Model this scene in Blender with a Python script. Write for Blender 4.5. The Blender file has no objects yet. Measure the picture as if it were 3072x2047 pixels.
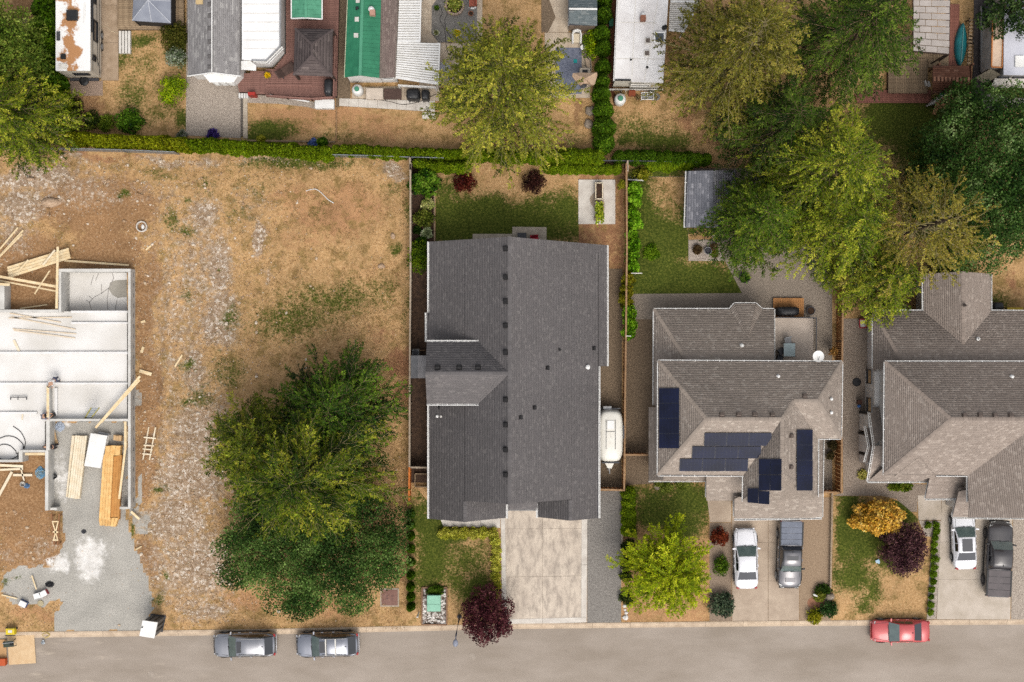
import bpy, bmesh, math, random
import numpy as np
from mathutils import Vector, Matrix
random.seed(7)
RNG = np.random.default_rng(11)
SC = bpy.context.scene
COL = SC.collection
R = math.radians
# ------------------------------------------------------------------ camera, sky, sun, exposure
CAM_H = 100.0            # the drone hovers 100 m over the street, looking straight down
FPX = 3900.0             # focal length in photograph pixels (3072 wide)
cam = bpy.data.cameras.new('camera')
cam.sensor_width = 36.0
cam.lens = 36.0*FPX/3072.0
cam.clip_end = 2000
cam.clip_start = 1.0
co = bpy.data.objects.new('camera', cam)
co.location = (0,0, CAM_H)
COL.objects.link(co)
SC.camera = co
SUN_EL, SUN_AZ = R(58), R(-74)      # light comes from the street side
wd = bpy.data.worlds.new('World')
SC.world = wd
wd.use_nodes = True
nt = wd.node_tree
bg = nt.nodes['Background']
sky = nt.nodes.new('ShaderNodeTexSky')
sky.sky_type = 'NISHITA'
sky.sun_disc = False
sky.sun_elevation = SUN_EL
sky.sun_rotation = R(158)
sky.dust_density = 4.0
sky.air_density = 1.0
hs = nt.nodes.new('ShaderNodeHueSaturation')   # thin high cloud takes most of the blue out of the sky
hs.inputs['Saturation'].default_value = 0.30
nt.links.new(sky.outputs[0], hs.inputs['Color'])
nt.links.new(hs.outputs[0], bg.inputs['Color'])
bg.inputs['Strength'].default_value = 0.15
sun = bpy.data.lights.new('sun', 'SUN')
sun.energy = 0.88
sun.angle = R(34)
sun.color = (1.0,0.95,0.87)
so = bpy.data.objects.new('sun', sun)
sd = Vector((math.cos(SUN_EL)*math.cos(SUN_AZ), math.cos(SUN_EL)*math.sin(SUN_AZ), math.sin(SUN_EL)))
so.rotation_euler = sd.to_track_quat('Z', 'Y').to_euler()
so.location = sd*150
COL.objects.link(so)
SC.view_settings.view_transform = 'Standard'
SC.view_settings.look = 'None'
SC.view_settings.exposure = 0.88
SC.view_settings.gamma = 1.0
SC.view_settings.use_curve_mapping = False
SC.cycles.use_denoising = False
SC.cycles.max_bounces = 6
SC.cycles.diffuse_bounces = 3
SC.cycles.glossy_bounces = 2
SC.cycles.transparent_max_bounces = 4
# ------------------------------------------------------------------ where things stand
def W(x, y, z=0.0):
 return Vector(((x-1536)/FPX*(CAM_H-z),(1023.5-y)/FPX*(CAM_H-z), z))
ROWY = (0,512,1024,1535)
def T(k, tx, ty, z=0.0):                 # survey point: sheet k of 4 x 4, position on that sheet, height
 return W((k%4)*768+tx*.32653, ROWY[k // 4]+ty*.32653, z)
def TT(k, pts, z=0.0):
 return [T(k, a, b, z) for a, b in pts]
# ------------------------------------------------------------------ colours and materials
GAIN = 1.75
def C(r, g, b, k=1.0):
 return tuple(min(0.86,((c/255.0)**2.2)/GAIN*k) for c in (r, g, b))
def newmat(name):
 m = bpy.data.materials.new(name)
 m.use_nodes = True
 return m, m.node_tree, m.node_tree.nodes['Principled BSDF']
MATS = {}
def mat(name, c1=None, c2=None, scale=4.0, rough=.8, bump=0.0, bscale=None, metal=0.0, detail=6.0, stretch=None, spec=None, rnd=0.0):
 if name in MATS:
  return MATS[name]
 m, t, p = newmat(name)
 N = t.nodes; L = t.links
 p.inputs['Roughness'].default_value = rough
 p.inputs['Metallic'].default_value = metal
 p.inputs['Specular IOR Level'].default_value = .3 if spec is None else spec
 c2 = c2 or tuple(c*.82 for c in c1)
 tc = N.new('ShaderNodeTexCoord')
 mp = N.new('ShaderNodeMapping')
 if stretch: mp.inputs['Scale'].default_value = stretch
 L.new(tc.outputs['Object'], mp.inputs['Vector'])
 nz = N.new('ShaderNodeTexNoise')
 nz.inputs['Scale'].default_value = scale
 nz.inputs['Detail'].default_value = detail
 nz.inputs['Roughness'].default_value = .65
 L.new(mp.outputs[0], nz.inputs['Vector'])
 rp = N.new('ShaderNodeValToRGB')
 rp.color_ramp.elements[0].position = .34
 rp.color_ramp.elements[0].color = (*c2,1)
 rp.color_ramp.elements[1].position = .64
 rp.color_ramp.elements[1].color = (*c1,1)
 L.new(nz.outputs['Fac'], rp.inputs['Fac'])
 out = rp.outputs[0]
 if rnd:
  oi = N.new('ShaderNodeObjectInfo')
  mr = N.new('ShaderNodeMapRange')
  mr.inputs['To Min'].default_value = 1-rnd
  mr.inputs['To Max'].default_value = 1+rnd
  L.new(oi.outputs['Random'], mr.inputs['Value'])
  mx = N.new('ShaderNodeVectorMath'); mx.operation = 'SCALE'
  L.new(out, mx.inputs[0]); L.new(mr.outputs[0], mx.inputs['Scale'])
  out = mx.outputs[0]
 L.new(out, p.inputs['Base Color'])
 if bump:
  nb = N.new('ShaderNodeTexNoise')
  nb.inputs['Scale'].default_value = bscale or scale*4
  nb.inputs['Detail'].default_value = 4
  L.new(mp.outputs[0], nb.inputs['Vector'])
  bm = N.new('ShaderNodeBump')
  bm.inputs['Strength'].default_value = bump
  bm.inputs['Distance'].default_value = .05
  L.new(nb.outputs['Fac'], bm.inputs['Height'])
  L.new(bm.outputs[0], p.inputs['Normal'])
 MATS[name] = m
 return m
def attr_mat(name, rough=.85, transl=0.0, noise=0.0, nscale=20.0):
 m, t, p = newmat(name)
 N = t.nodes; L = t.links
 a = N.new('ShaderNodeAttribute'); a.attribute_name = 'Col'
 out = a.outputs['Color']
 if noise:
  tc = N.new('ShaderNodeTexCoord')
  nz = N.new('ShaderNodeTexNoise'); nz.inputs['Scale'].default_value = nscale; nz.inputs['Detail'].default_value = 5
  L.new(tc.outputs['Object'], nz.inputs['Vector'])
  mr = N.new('ShaderNodeMapRange')
  mr.inputs['From Min'].default_value = .3; mr.inputs['From Max'].default_value = .7
  mr.inputs['To Min'].default_value = 1-noise; mr.inputs['To Max'].default_value = 1+noise
  L.new(nz.outputs['Fac'], mr.inputs['Value'])
  mx = N.new('ShaderNodeVectorMath'); mx.operation = 'SCALE'
  L.new(out, mx.inputs[0]); L.new(mr.outputs[0], mx.inputs['Scale'])
  out = mx.outputs[0]
 if transl:      # no two plants have quite the same tone
  oi = N.new('ShaderNodeObjectInfo'); mr = N.new('ShaderNodeMapRange'); mr.inputs['To Min'].default_value = .8; mr.inputs['To Max'].default_value = 1.15
  L.new(oi.outputs['Random'], mr.inputs['Value']); mx = N.new('ShaderNodeVectorMath'); mx.operation = 'SCALE'
  L.new(out, mx.inputs[0]); L.new(mr.outputs[0], mx.inputs['Scale']); out = mx.outputs[0]
 L.new(out, p.inputs['Base Color'])
 p.inputs['Roughness'].default_value = rough
 p.inputs['Specular IOR Level'].default_value = .06
 if transl:
  tr = N.new('ShaderNodeBsdfTranslucent')
  L.new(out, tr.inputs['Color'])
  ms = N.new('ShaderNodeMixShader'); ms.inputs[0].default_value = transl
  L.new(p.outputs[0], ms.inputs[1]); L.new(tr.outputs[0], ms.inputs[2])
  L.new(ms.outputs[0], t.nodes['Material Output'].inputs['Surface'])
 MATS[name] = m
 return m
M_LEAF = attr_mat('leaf',.6,.10)
M_SHINGLE = attr_mat('asphalt_shingle',.9,0,.14,30)
M_STONE = attr_mat('stone',.9,0,.15,9)
M_BARK = mat('bark', C(150,128,100), C(105,85,62),6,.95)
M_DARKBARK = mat('dark_bark', C(92,74,56), C(58,46,36),6,.95)
M_WHITE = mat('white_paint', C(252,250,246), C(236,233,226),1.5,.45)
M_OFFWHITE = mat('weathered_white', C(240,235,226), C(214,207,196),2.2,.6)
M_BLACK = mat('black_plastic', C(42,42,44), C(30,30,32),3,.5)
M_DARK = mat('dark_grey_metal', C(74,74,78), C(56,56,60),3,.5)
M_GREY = mat('grey_metal', C(168,168,168), C(142,142,142),3,.45, metal=.2)
M_GALV = mat('galvanised_steel', C(178,184,188), C(140,148,154),5,.4, metal=.4)
M_GLASS = mat('window_glass', C(52,62,70), C(40,48,56),.6,.06, spec=.8)
M_CONC = mat('concrete', C(204,190,170), C(172,158,140),1.3,.9,.15,30)
M_CONCPALE = mat('pale_concrete', C(232,224,212), C(204,194,182),1.0,.9,.1,30)
M_WOODNEW = mat('new_lumber', C(250,228,186), C(232,200,150),3,.75, stretch=(1,1,1), rnd=.08)
M_WOODORANGE = mat('wrapped_lumber', C(246,202,134), C(230,174,104),3,.75, rnd=.12)
M_WOODGREY = mat('weathered_wood', C(176,152,122), C(134,112,88),5,.9, rnd=.14)
M_CEDAR = mat('cedar_fence_wood', C(186,122,66), C(140,86,46),6,.85, rnd=.08)
M_FENCETOP = mat('fence_cap_wood', C(176,140,104), C(136,104,74),5,.85, rnd=.08)
M_BROWNDECK = mat('brown_deck_board', C(150,110,98), C(126,90,80),6,.75, rnd=.08)
M_REDDECK = mat('red_deck_board', C(158,104,88), C(124,78,66),6,.8, rnd=.1)
# ------------------------------------------------------------------ mesh building
class MB:
 def __init__(s):
  s.v = []; s.f = []; s.m = []
 def add(s, vs, fs, m=0):
  o = len(s.v)
  s.v += [tuple(p) for p in vs]
  for f in fs:
   s.f.append(tuple(i+o for i in f)); s.m.append(m)
  return s
 def box(s, c, d, rz=0.0, m=0, taper=1.0):
  x, y, z = d[0]/2, d[1]/2, d[2]/2
  ca, sa = math.cos(rz), math.sin(rz)
  vs = []
  for k,(a, b, e) in enumerate(((-1,-1,-1),(1,-1,-1),(1,1,-1),(-1,1,-1),(-1,-1,1),(1,-1,1),(1,1,1),(-1,1,1))):
   t = taper if e>0 else 1
   px, py = a*x*t, b*y*t
   vs.append((c[0]+px*ca-py*sa, c[1]+px*sa+py*ca, c[2]+e*z))
  return s.add(vs,[(3,2,1,0),(4,5,6,7),(0,1,5,4),(1,2,6,5),(2,3,7,6),(3,0,4,7)], m)
 def prism(s, pts, z0, z1, m=0):
  pts = [(p[0], p[1]) for p in pts]
  a = sum(pts[i][0]*pts[(i+1)%len(pts)][1]-pts[(i+1)%len(pts)][0]*pts[i][1] for i in range(len(pts)))
  if a<0: pts = pts[::-1]
  n = len(pts)
  vs = [(x, y, z0) for x, y in pts]+[(x, y, z1) for x, y in pts]
  fs = [tuple(range(n))[::-1], tuple(range(n,2*n))]+[(i,(i+1)%n, n+(i+1)%n, n+i) for i in range(n)]
  return s.add(vs, fs, m)
 def poly(s, pts, m=0):
  return s.add(pts,[tuple(range(len(pts)))], m)
 def beam(s, a, b, w, h, m=0):
  a = Vector(a); b = Vector(b); d = (b-a)
  if d.length<1e-6: return s
  d.normalize()
  side = d.cross(Vector((0,0,1)))
  if side.length<1e-4: side = Vector((1,0,0))
  side.normalize(); up = side.cross(d)
  vs = []
  for p in (a, b):
   for i, j in ((-1,-1),(1,-1),(1,1),(-1,1)):
    vs.append(p+side*(i*w/2)+up*(j*h/2))
  return s.add(vs,[(0,1,2,3),(7,6,5,4),(0,4,5,1),(1,5,6,2),(2,6,7,3),(3,7,4,0)], m)
 def tube(s, pts, r, n=6, m=0, cap=True):
  pts = [Vector(p) for p in pts]
  rs = r if isinstance(r,(list, tuple)) else [r]*len(pts)
  vs = []; fs = []
  for i, p in enumerate(pts):
   d = pts[min(i+1, len(pts)-1)]-pts[max(i-1,0)]
   d.normalize()
   a = d.cross(Vector((0,0,1)))
   if a.length<1e-3: a = Vector((1,0,0))
   a.normalize(); b = a.cross(d)
   for k in range(n):
    t = 2*math.pi*k/n
    vs.append(p+(a*math.cos(t)+b*math.sin(t))*rs[i])
  for i in range(len(pts)-1):
   for k in range(n):
    fs.append((i*n+k, i*n+(k+1)%n,(i+1)*n+(k+1)%n,(i+1)*n+k))
  if cap:
   fs.append(tuple(range(n))); fs.append(tuple(range((len(pts)-1)*n, len(pts)*n))[::-1])
  return s.add(vs, fs, m)
 def lathe(s, c, prof, n=14, m=0, sy=1.0, rz=0.0):      # prof: (radius, z) from bottom to top
  vs = []; fs = []
  for r, z in prof:
   for k in range(n):
    t = 2*math.pi*k/n
    x, y = r*math.cos(t), r*math.sin(t)*sy
    vs.append((c[0]+x*math.cos(rz)-y*math.sin(rz), c[1]+x*math.sin(rz)+y*math.cos(rz), c[2]+z))
  for i in range(len(prof)-1):
   for k in range(n):
    fs.append((i*n+k, i*n+(k+1)%n,(i+1)*n+(k+1)%n,(i+1)*n+k))
  fs.append(tuple(range(n))[::-1]); fs.append(tuple(range((len(prof)-1)*n, len(prof)*n)))
  return s.add(vs, fs, m)
 def ell(s, c, rx, ry, rz, n=12, m=0, k=6):
  prof = [(max(.02, math.cos(a)), math.sin(a)) for a in [(-.5+i/k)*math.pi for i in range(k+1)]]
  vs = []; fs = []
  for r, z in prof:
   for j in range(n):
    t = 2*math.pi*j/n
    vs.append((c[0]+r*math.cos(t)*rx, c[1]+r*math.sin(t)*ry, c[2]+z*rz))
  for i in range(k):
   for j in range(n):
    fs.append((i*n+j, i*n+(j+1)%n,(i+1)*n+(j+1)%n,(i+1)*n+j))
  return s.add(vs, fs, m)
def tag(o, label=None, cat=None, group=None, kind=None):
 if label: o['label'] = label
 if cat: o['category'] = cat
 if group: o['group'] = group
 if kind: o['kind'] = kind
 return o
def obj(name, mb, mats, parent=None, label=None, cat=None, group=None, kind=None, smooth=False, loc=None, rz=0):
 me = bpy.data.meshes.new(name)
 if isinstance(mb, MB):
  me.from_pydata(mb.v,[], mb.f)
  if not isinstance(mats,(list, tuple)): mats = [mats]
  for m in mats: me.materials.append(m)
  if any(mb.m): me.polygons.foreach_set('material_index', mb.m)
  if smooth: me.polygons.foreach_set('use_smooth',[True]*len(me.polygons))
  me.update()
 else:
  me = mb
 o = bpy.data.objects.new(name, me)
 COL.objects.link(o)
 if parent is not None: o.parent = parent
 if loc is not None: o.location = loc
 if rz: o.rotation_euler.z = rz
 return tag(o, label, cat, group, kind)
def thing(name, label, cat, loc=(0,0,0), rz=0.0, group=None):
 o = bpy.data.objects.new(name, None)
 o.empty_display_size = .3
 COL.objects.link(o)
 o.location = loc; o.rotation_euler.z = rz
 return tag(o, label, cat, group)
def one(name, mb, mats, label, cat, group=None, smooth=False):
 """a thing that is a single mesh, its origin moved to its own base"""
 a = np.array(mb.v)
 c = np.array([(a[:,0].min()+a[:,0].max())/2,(a[:,1].min()+a[:,1].max())/2, a[:,2].min()])
 mb.v = [tuple(p) for p in (a-c)]
 return obj(name, mb, mats, None, label, cat, group, smooth=smooth, loc=tuple(c))
def struct(name, mb, m):
 return obj(name, mb, m, kind='structure')
def copy_tree(o, parent=None):
 c = o.copy(); COL.objects.link(c); c.parent = parent
 for ch in [x for x in bpy.data.objects if x.parent == o]: copy_tree(ch, c)
 return c
def np_mesh(name, V, Q, col=None, m=None):
 """V (n,3), Q (k,4) or (k,3) faces, col (n,3)"""
 me = bpy.data.meshes.new(name)
 n, k, w = len(V), len(Q), Q.shape[1]
 me.vertices.add(n); me.vertices.foreach_set('co', np.ascontiguousarray(V, dtype=np.float32).ravel())
 me.loops.add(k*w); me.loops.foreach_set('vertex_index', np.ascontiguousarray(Q, dtype=np.int32).ravel())
 me.polygons.add(k)
 me.polygons.foreach_set('loop_start', np.arange(0, k*w, w, dtype=np.int32))
 me.update(calc_edges=True)
 if col is not None:
  at = me.color_attributes.new('Col', 'FLOAT_COLOR', 'POINT')
  at.data.foreach_set('color', np.concatenate([col, np.ones((n,1))],1).astype(np.float32).ravel())
 if m is not None: me.materials.append(m)
 return me
# ------------------------------------------------------------------ value noise
_G = RNG.random((256,256))
def vnoise(x, y):
 xi = np.floor(x).astype(int); yi = np.floor(y).astype(int)
 fx = x-xi; fy = y-yi
 fx = fx*fx*(3-2*fx); fy = fy*fy*(3-2*fy)
 a = _G[xi & 255, yi & 255]; b = _G[(xi+1) & 255, yi & 255]
 c = _G[xi & 255,(yi+1) & 255]; d = _G[(xi+1) & 255,(yi+1) & 255]
 return (a*(1-fx)+b*fx)*(1-fy)+(c*(1-fx)+d*fx)*fy
def fbm(x, y, o=4):
 r = 0; a = .5; t = 0
 for i in range(o):
  r = r+a*vnoise(x*2**i+17.3*i, y*2**i+5.1*i); t += a; a *= .55
 return r/t
def sstep(a, b, x):
 t = np.clip((x-a)/(b-a),0,1)
 return t*t*(3-2*t)
def in_poly(px, py, poly):
 r = np.zeros(np.shape(px), bool)
 n = len(poly)
 for i in range(n):
  x0, y0 = poly[i][0], poly[i][1]; x1, y1 = poly[(i+1)%n][0], poly[(i+1)%n][1]
  if y0 == y1: continue
  c = ((y0>py) != (y1>py)) & (px<(x1-x0)*(py-y0)/(y1-y0)+x0)
  r ^= c
 return r
# ------------------------------------------------------------------ ground
def ground_mat():
 m, t, p = newmat('ground_earth_and_grass')
 N = t.nodes; L = t.links
 tc = N.new('ShaderNodeTexCoord')
 def noise(scale, detail=6, rough=.6, seed=0.0):
  mp = N.new('ShaderNodeMapping'); mp.inputs['Location'].default_value = (seed, seed*.7,0)
  L.new(tc.outputs['Object'], mp.inputs[0])
  n = N.new('ShaderNodeTexNoise'); n.inputs['Scale'].default_value = scale
  n.inputs['Detail'].default_value = detail; n.inputs['Roughness'].default_value = rough
  L.new(mp.outputs[0], n.inputs['Vector']); return n.outputs['Fac']
 def ramp(fac, stops):
  r = N.new('ShaderNodeValToRGB')
  e = r.color_ramp.elements
  while len(e)<len(stops): e.new(.5)
  for i,(q, c) in enumerate(stops):
   e[i].position = q; e[i].color = (*c,1)
  L.new(fac, r.inputs[0]); return r.outputs[0]
 def math_(op, a, b):
  n = N.new('ShaderNodeMath'); n.operation = op
  for i, q in enumerate((a, b)):
   if isinstance(q,(int, float)): n.inputs[i].default_value = q
   else: L.new(q, n.inputs[i])
  return n.outputs[0]
 def thresh(w, n, amp, lo, hi):
  s = math_('ADD', w, math_('MULTIPLY', math_('SUBTRACT', n,.5), amp))
  mr = N.new('ShaderNodeMapRange'); mr.interpolation_type = 'SMOOTHSTEP'
  mr.inputs['From Min'].default_value = lo; mr.inputs['From Max'].default_value = hi
  L.new(s, mr.inputs['Value']); return mr.outputs[0]
 def mix(f, a, b):
  n = N.new('ShaderNodeMix'); n.data_type = 'RGBA'
  L.new(f, n.inputs[0]); L.new(a, n.inputs[6]); L.new(b, n.inputs[7]); return n.outputs[2]
 def sep(name):
  a = N.new('ShaderNodeAttribute'); a.attribute_name = name
  s = N.new('ShaderNodeSeparateColor'); L.new(a.outputs['Color'], s.inputs[0])
  return s.outputs[0], s.outputs[1], s.outputs[2], a.outputs['Alpha']
 green, dirt, rubble, gravel = sep('zone')
 dust, dark, red, orange = sep('zone2')
 nf = noise(6.5,7,.66); nm = noise(2.2,6,.65,3.1); ng = noise(7.5,5,.68,5.5); nl = noise(.5,5,.6,9.0); nff = noise(15,4,.6,1.3)
 dry = ramp(nf,[(.28, C(140,106,66)),(.42, C(190,150,104)),(.58, C(206,166,118)),(.72, C(224,190,146))])
 dry2 = ramp(nff,[(.32, C(166,122,84)),(.64, C(204,158,116))])
 col = mix(thresh(orange, nm,1.2,.3,.7), dry, dry2)
 olv = ramp(nf,[(.3, C(112,92,52)),(.55, C(150,124,78)),(.75, C(180,150,100))])
 nb = noise(.9,7,.7,12.0)
 mo = N.new('ShaderNodeMapRange'); mo.interpolation_type = 'SMOOTHSTEP'; mo.inputs['From Min'].default_value = .47; mo.inputs['From Max'].default_value = .64; mo.inputs['To Max'].default_value = .85; L.new(nb, mo.inputs['Value'])
 col = mix(mo.outputs[0], col, olv)
 redc = ramp(nf,[(.3, C(136,96,70)),(.65, C(178,132,98))])
 col = mix(thresh(red, nm,1.1,.35,.7), col, redc)
 dirtc = ramp(nf,[(.28, C(130,98,68)),(.5, C(162,124,88)),(.7, C(190,154,116))])
 col = mix(thresh(dirt, nm,.9,.35,.65), col, dirtc)
 # pale stony ground
 vo = N.new('ShaderNodeTexVoronoi'); vo.inputs['Scale'].default_value = 5.5
 L.new(tc.outputs['Object'], vo.inputs['Vector'])
 vs = N.new('ShaderNodeSeparateColor'); L.new(vo.outputs['Color'], vs.inputs[0])
 stone = ramp(vs.outputs[0],[(.0, C(146,122,98)),(.45, C(180,156,132)),(.7, C(206,186,164)),(.95, C(240,228,212))])
 st2 = mix(thresh(nff, nf,.6,.35,.6), ramp(nff,[(.3, C(140,114,88)),(.7, C(190,164,136))]), stone)
 col = mix(thresh(rubble, nm,1.1,.32,.68), col, st2)
 grc = ramp(nff,[(.3, C(148,144,136)),(.5, C(180,175,165)),(.72, C(208,203,193))])
 col = mix(thresh(gravel, nm,.5,.38,.6), col, grc)
 gr = ramp(nf,[(.28, C(48,58,22)),(.5, C(80,90,36)),(.7, C(122,122,56))])
 col = mix(thresh(green, math_('ADD', math_('MULTIPLY', ng,.6), math_('MULTIPLY', nm,.4)),2.6,.25,.75), col, gr)
 dk = ramp(nff,[(.3, C(62,50,40)),(.7, C(98,78,62))])
 col = mix(thresh(dark, nm,.8,.35,.65), col, dk)
 du = ramp(nm,[(.3, C(226,220,210)),(.7, C(250,246,240))])
 col = mix(thresh(dust, nm,1.3,.35,.95), col, du)
 sc = N.new('ShaderNodeMapRange'); sc.inputs['From Min'].default_value = .35; sc.inputs['From Max'].default_value = .65
 sc.inputs['To Min'].default_value = .88; sc.inputs['To Max'].default_value = 1.1
 L.new(nl, sc.inputs['Value'])
 mx = N.new('ShaderNodeVectorMath'); mx.operation = 'SCALE'
 L.new(col, mx.inputs[0]); L.new(sc.outputs[0], mx.inputs['Scale'])
 L.new(mx.outputs[0], p.inputs['Base Color'])
 p.inputs['Roughness'].default_value = .95
 p.inputs['Specular IOR Level'].default_value = .1
 b = N.new('ShaderNodeBump'); b.inputs['Strength'].default_value = .4; b.inputs['Distance'].default_value = .08
 L.new(math_('ADD', nf, math_('MULTIPLY', nff,.5)), b.inputs['Height'])
 L.new(b.outputs[0], p.inputs['Normal'])
 return m
M_GROUND = ground_mat()
KX = [-900,0,768,1536,2304,3072,4000]
KT = [1907,1897,1888,1871.5,1863,1858,1852]     # lawn side of the kerb
KB = [1926,1916,1905.5,1888.5,1880,1875,1869]   # road side of the kerb
KERB_W = [W(x, y).x for x, y in zip(KX, KT)]
def kerb_top(X): return np.interp(X,[W(x,0).x for x in KX],[W(0, y).y for y in KT])
def kerb_bot(X): return np.interp(X,[W(x,0).x for x in KX],[W(0, y).y for y in KB])
def to_px(X, Y): return X*FPX/CAM_H+1536,1023.5-Y*FPX/CAM_H
def blobs(px, py, L):
 r = np.zeros_like(px)
 wx = (fbm(px/70., py/70.)-.5)*60; wy = (fbm(px/70.+40, py/70.+9)-.5)*60
 for x, y, rx, ry, w in L:
  d = ((px+wx-x)/rx)**2+((py+wy-y)/ry)**2
  r = np.maximum(r, w*np.exp(-d*.9))
 return r
def polyw(px, py, polys, soft=6):
 r = np.zeros_like(px)
 wx = (fbm(px/30., py/30.)-.5)*soft*4; wy = (fbm(px/30.+40, py/30.+9)-.5)*soft*4
 for pl, w in polys: r = np.maximum(r, w*in_poly(px+wx, py+wy, pl))
 return r
def PX(k, pts): return [((k%4)*768+a*.32653, ROWY[k // 4]+b*.32653) for a, b in pts]
GREEN = [(430,200,60,60,.5),(480,260,90,60,.45),(420,320,70,50,.5),(900,492,220,26,.75),(620,560,50,40,.5),(565,690,26,26,.7),(555,880,26,30,.55),(1000,900,200,70,.62),(880,960,190,70,.62),
  (1150,870,70,60,.5),(1190,740,22,20,.8),(365,570,24,10,.9),(560,1105,40,30,.7),(600,1190,60,40,.62),(690,1120,70,60,.55),
  (560,1210,26,18,.8),(720,650,60,50,.45),(520,660,30,40,.6),(480,520,80,24,.5),(660,820,8,8,1),(690,960,26,40,.7),(770,560,80,50,.4),
  (404,1600,10,30,1),(1050,1830,40,16,.6),(480,1470,30,14,.7),(495,1730,14,14,.8),(470,1800,20,30,.6),
  (20,1740,24,14,.7),(60,1730,30,10,.6),(960,640,50,40,.4),(1225,640,16,80,.6),(1222,900,12,110,.5),
  (560,600,20,20,.6),(1190,560,40,30,.5),
  # gardens of the north row
  (420,120,60,30,.8),(400,300,50,120,.62),(540,130,60,90,.95),(470,340,120,40,.55),(560,370,40,40,.9),(350,180,60,40,.7),
  (800,400,90,40,.9),(1000,420,150,30,.45),(860,390,60,20,.7),(780,420,40,30,1),
  (1920,380,120,60,.62),(1960,420,150,40,.85),(1880,420,60,30,.8),(1730,420,60,40,.5),(2100,400,100,50,.3),
  (2700,360,160,100,1.1),(2770,400,130,130,1.1),(2640,330,60,50,1.1),(2990,800,40,60,.5),(2860,810,80,50,1.0),(2960,900,80,40,.8),
  (3040,760,60,40,.3),(2560,900,60,60,.4),(100,440,60,40,.4)]
DIRT = [(300,620,210,110,1.0),(330,760,130,90,1.0),(430,950,36,200,1.0),(440,1200,44,200,1.0),(430,1400,50,120,.9),(90,800,130,110,1.1),
  (60,1480,130,170,1.1),(80,1640,150,90,.9),(470,820,30,120,.8),(200,640,120,40,.9),(60,860,160,80,1.2),(350,1660,20,20,.6),(360,1680,24,20,.8),
  (450,1660,50,60,.8),(460,1700,40,70,.7),(200,30,60,40,.6),(90,370,120,60,.8),(60,20,60,60,.8),(250,320,90,50,.8),
  (1790,730,40,40,.5),(1740,330,20,90,.7),(2040,350,40,30,.6),(2110,400,90,40,.7),(2090,340,50,40,.6)]
RUBB = [(540,1000,150,480,.5),(500,700,120,200,.4),(590,800,150,360,.52),(600,1350,190,320,.62),(570,1700,200,190,.66),(200,560,260,100,.52),(460,580,170,80,.42),(760,620,100,160,.4),(100,1680,160,120,.4),(120,540,150,60,.85),(60,620,110,60,.8),(40,700,100,80,.6),(180,520,60,40,.7),(620,640,60,60,.85),(650,800,60,120,.85),(660,960,60,110,.85),
  (580,1110,60,110,.75),(590,1300,90,110,.85),(560,1430,110,90,1),(530,1560,110,90,.85),(600,1700,120,130,.85),(620,1830,110,40,.7),
  (480,480,90,22,.7),(820,480,200,16,.6),(1190,500,40,26,.9),(1210,520,20,20,.9),(250,480,200,20,.5),(480,1760,30,60,.6),(540,1860,40,20,.4),
  (20,1660,40,40,.5),(130,1650,60,60,.5),(600,480,90,24,.6),(780,720,20,60,.8),(810,820,30,30,.5),(330,590,60,20,.5)]
ORANGE = [(1000,640,180,90,.8),(900,720,180,60,.5),(1060,600,120,60,.8),(880,590,120,50,.7),(1140,1020,70,60,.5),(870,360,120,40,1.0),(1000,340,160,60,.75),(1120,380,140,50,.7),
  (450,330,90,30,.5),(1100,820,130,60,.4),(1000,1830,160,40,.6),(760,1800,140,40,.8),(90,1830,80,30,.7),(140,1850,40,20,.7)]
RED = [(1200,1100,60,60,.8),(1210,1180,40,60,.8),(1150,1000,80,40,.5),(1180,860,40,60,.5),(980,650,130,50,.5),(1200,1710,20,30,.9),(1060,1800,60,30,.6),(1190,480,50,20,.5),
 (2400,360,60,60,.3),(2050,360,60,40,.7),(1030,470,120,14,.5),(300,465,300,16,.6),(700,470,200,12,.4),(3040,850,40,60,.6),(2540,860,40,60,.5),(2560,560,60,60,.6)]
GRAVEL = [(PX(12,[(560,-220),(1130,-400),(1150,0),(1200,250),(1290,450),(1380,700),(1400,900),(1310,1100),(490,1110),(500,960),(580,850),(440,760),(200,560),(300,500),(480,520),(600,250)]),1.0),
  (PX(8,[(470,740),(1160,720),(1180,1560),(470,1560)]),1.0),(PX(12,[(0,600),(200,480),(540,560),(560,800),(420,860),(120,880),(0,780)]),.62),
  (PX(8,[(1245,1250),(1310,1200),(1300,1500),(1245,1500)]),.6),(PX(8,[(1245,400),(1330,480),(1280,640),(1245,600)]),.55),(PX(12,[(1180,-60),(1380,0),(1380,200),(1230,200)]),.55)]
DUST = [(268,1672,56,66,1.15),(175,1690,30,34,1.1),(250,1720,40,30,.9),(180,1420,30,100,.75),(190,1480,34,40,.8),(185,1280,24,20,.8),(300,1650,40,40,.8),(232,1790,6,60,.45),(560,1880,30,12,.3),(150,600,40,20,.35)]
DARK = [(112,410,60,60,1.0),(200,340,60,40,.7),(520,470,30,14,.4),(330,545,70,10,.5),(220,360,20,50,.8),(215,580,60,18,.4),(160,640,16,60,.5),(1790,340,8,80,.6)]
def zones(X, Y):
 px, py = to_px(X, Y)
 z1 = np.stack([blobs(px, py, GREEN), blobs(px, py, DIRT), blobs(px, py, RUBB), polyw(px, py, GRAVEL)],1)
 z2 = np.stack([blobs(px, py, DUST), blobs(px, py, DARK), blobs(px, py, RED), blobs(px, py, ORANGE)],1)
 return z1, z2
def set_zone(me, z1, z2):
 for nme, z in (('zone', z1),('zone2', z2)):
  a = me.color_attributes.new(nme, 'FLOAT_COLOR', 'POINT')
  a.data.foreach_set('color', z.astype(np.float32).ravel())
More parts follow.
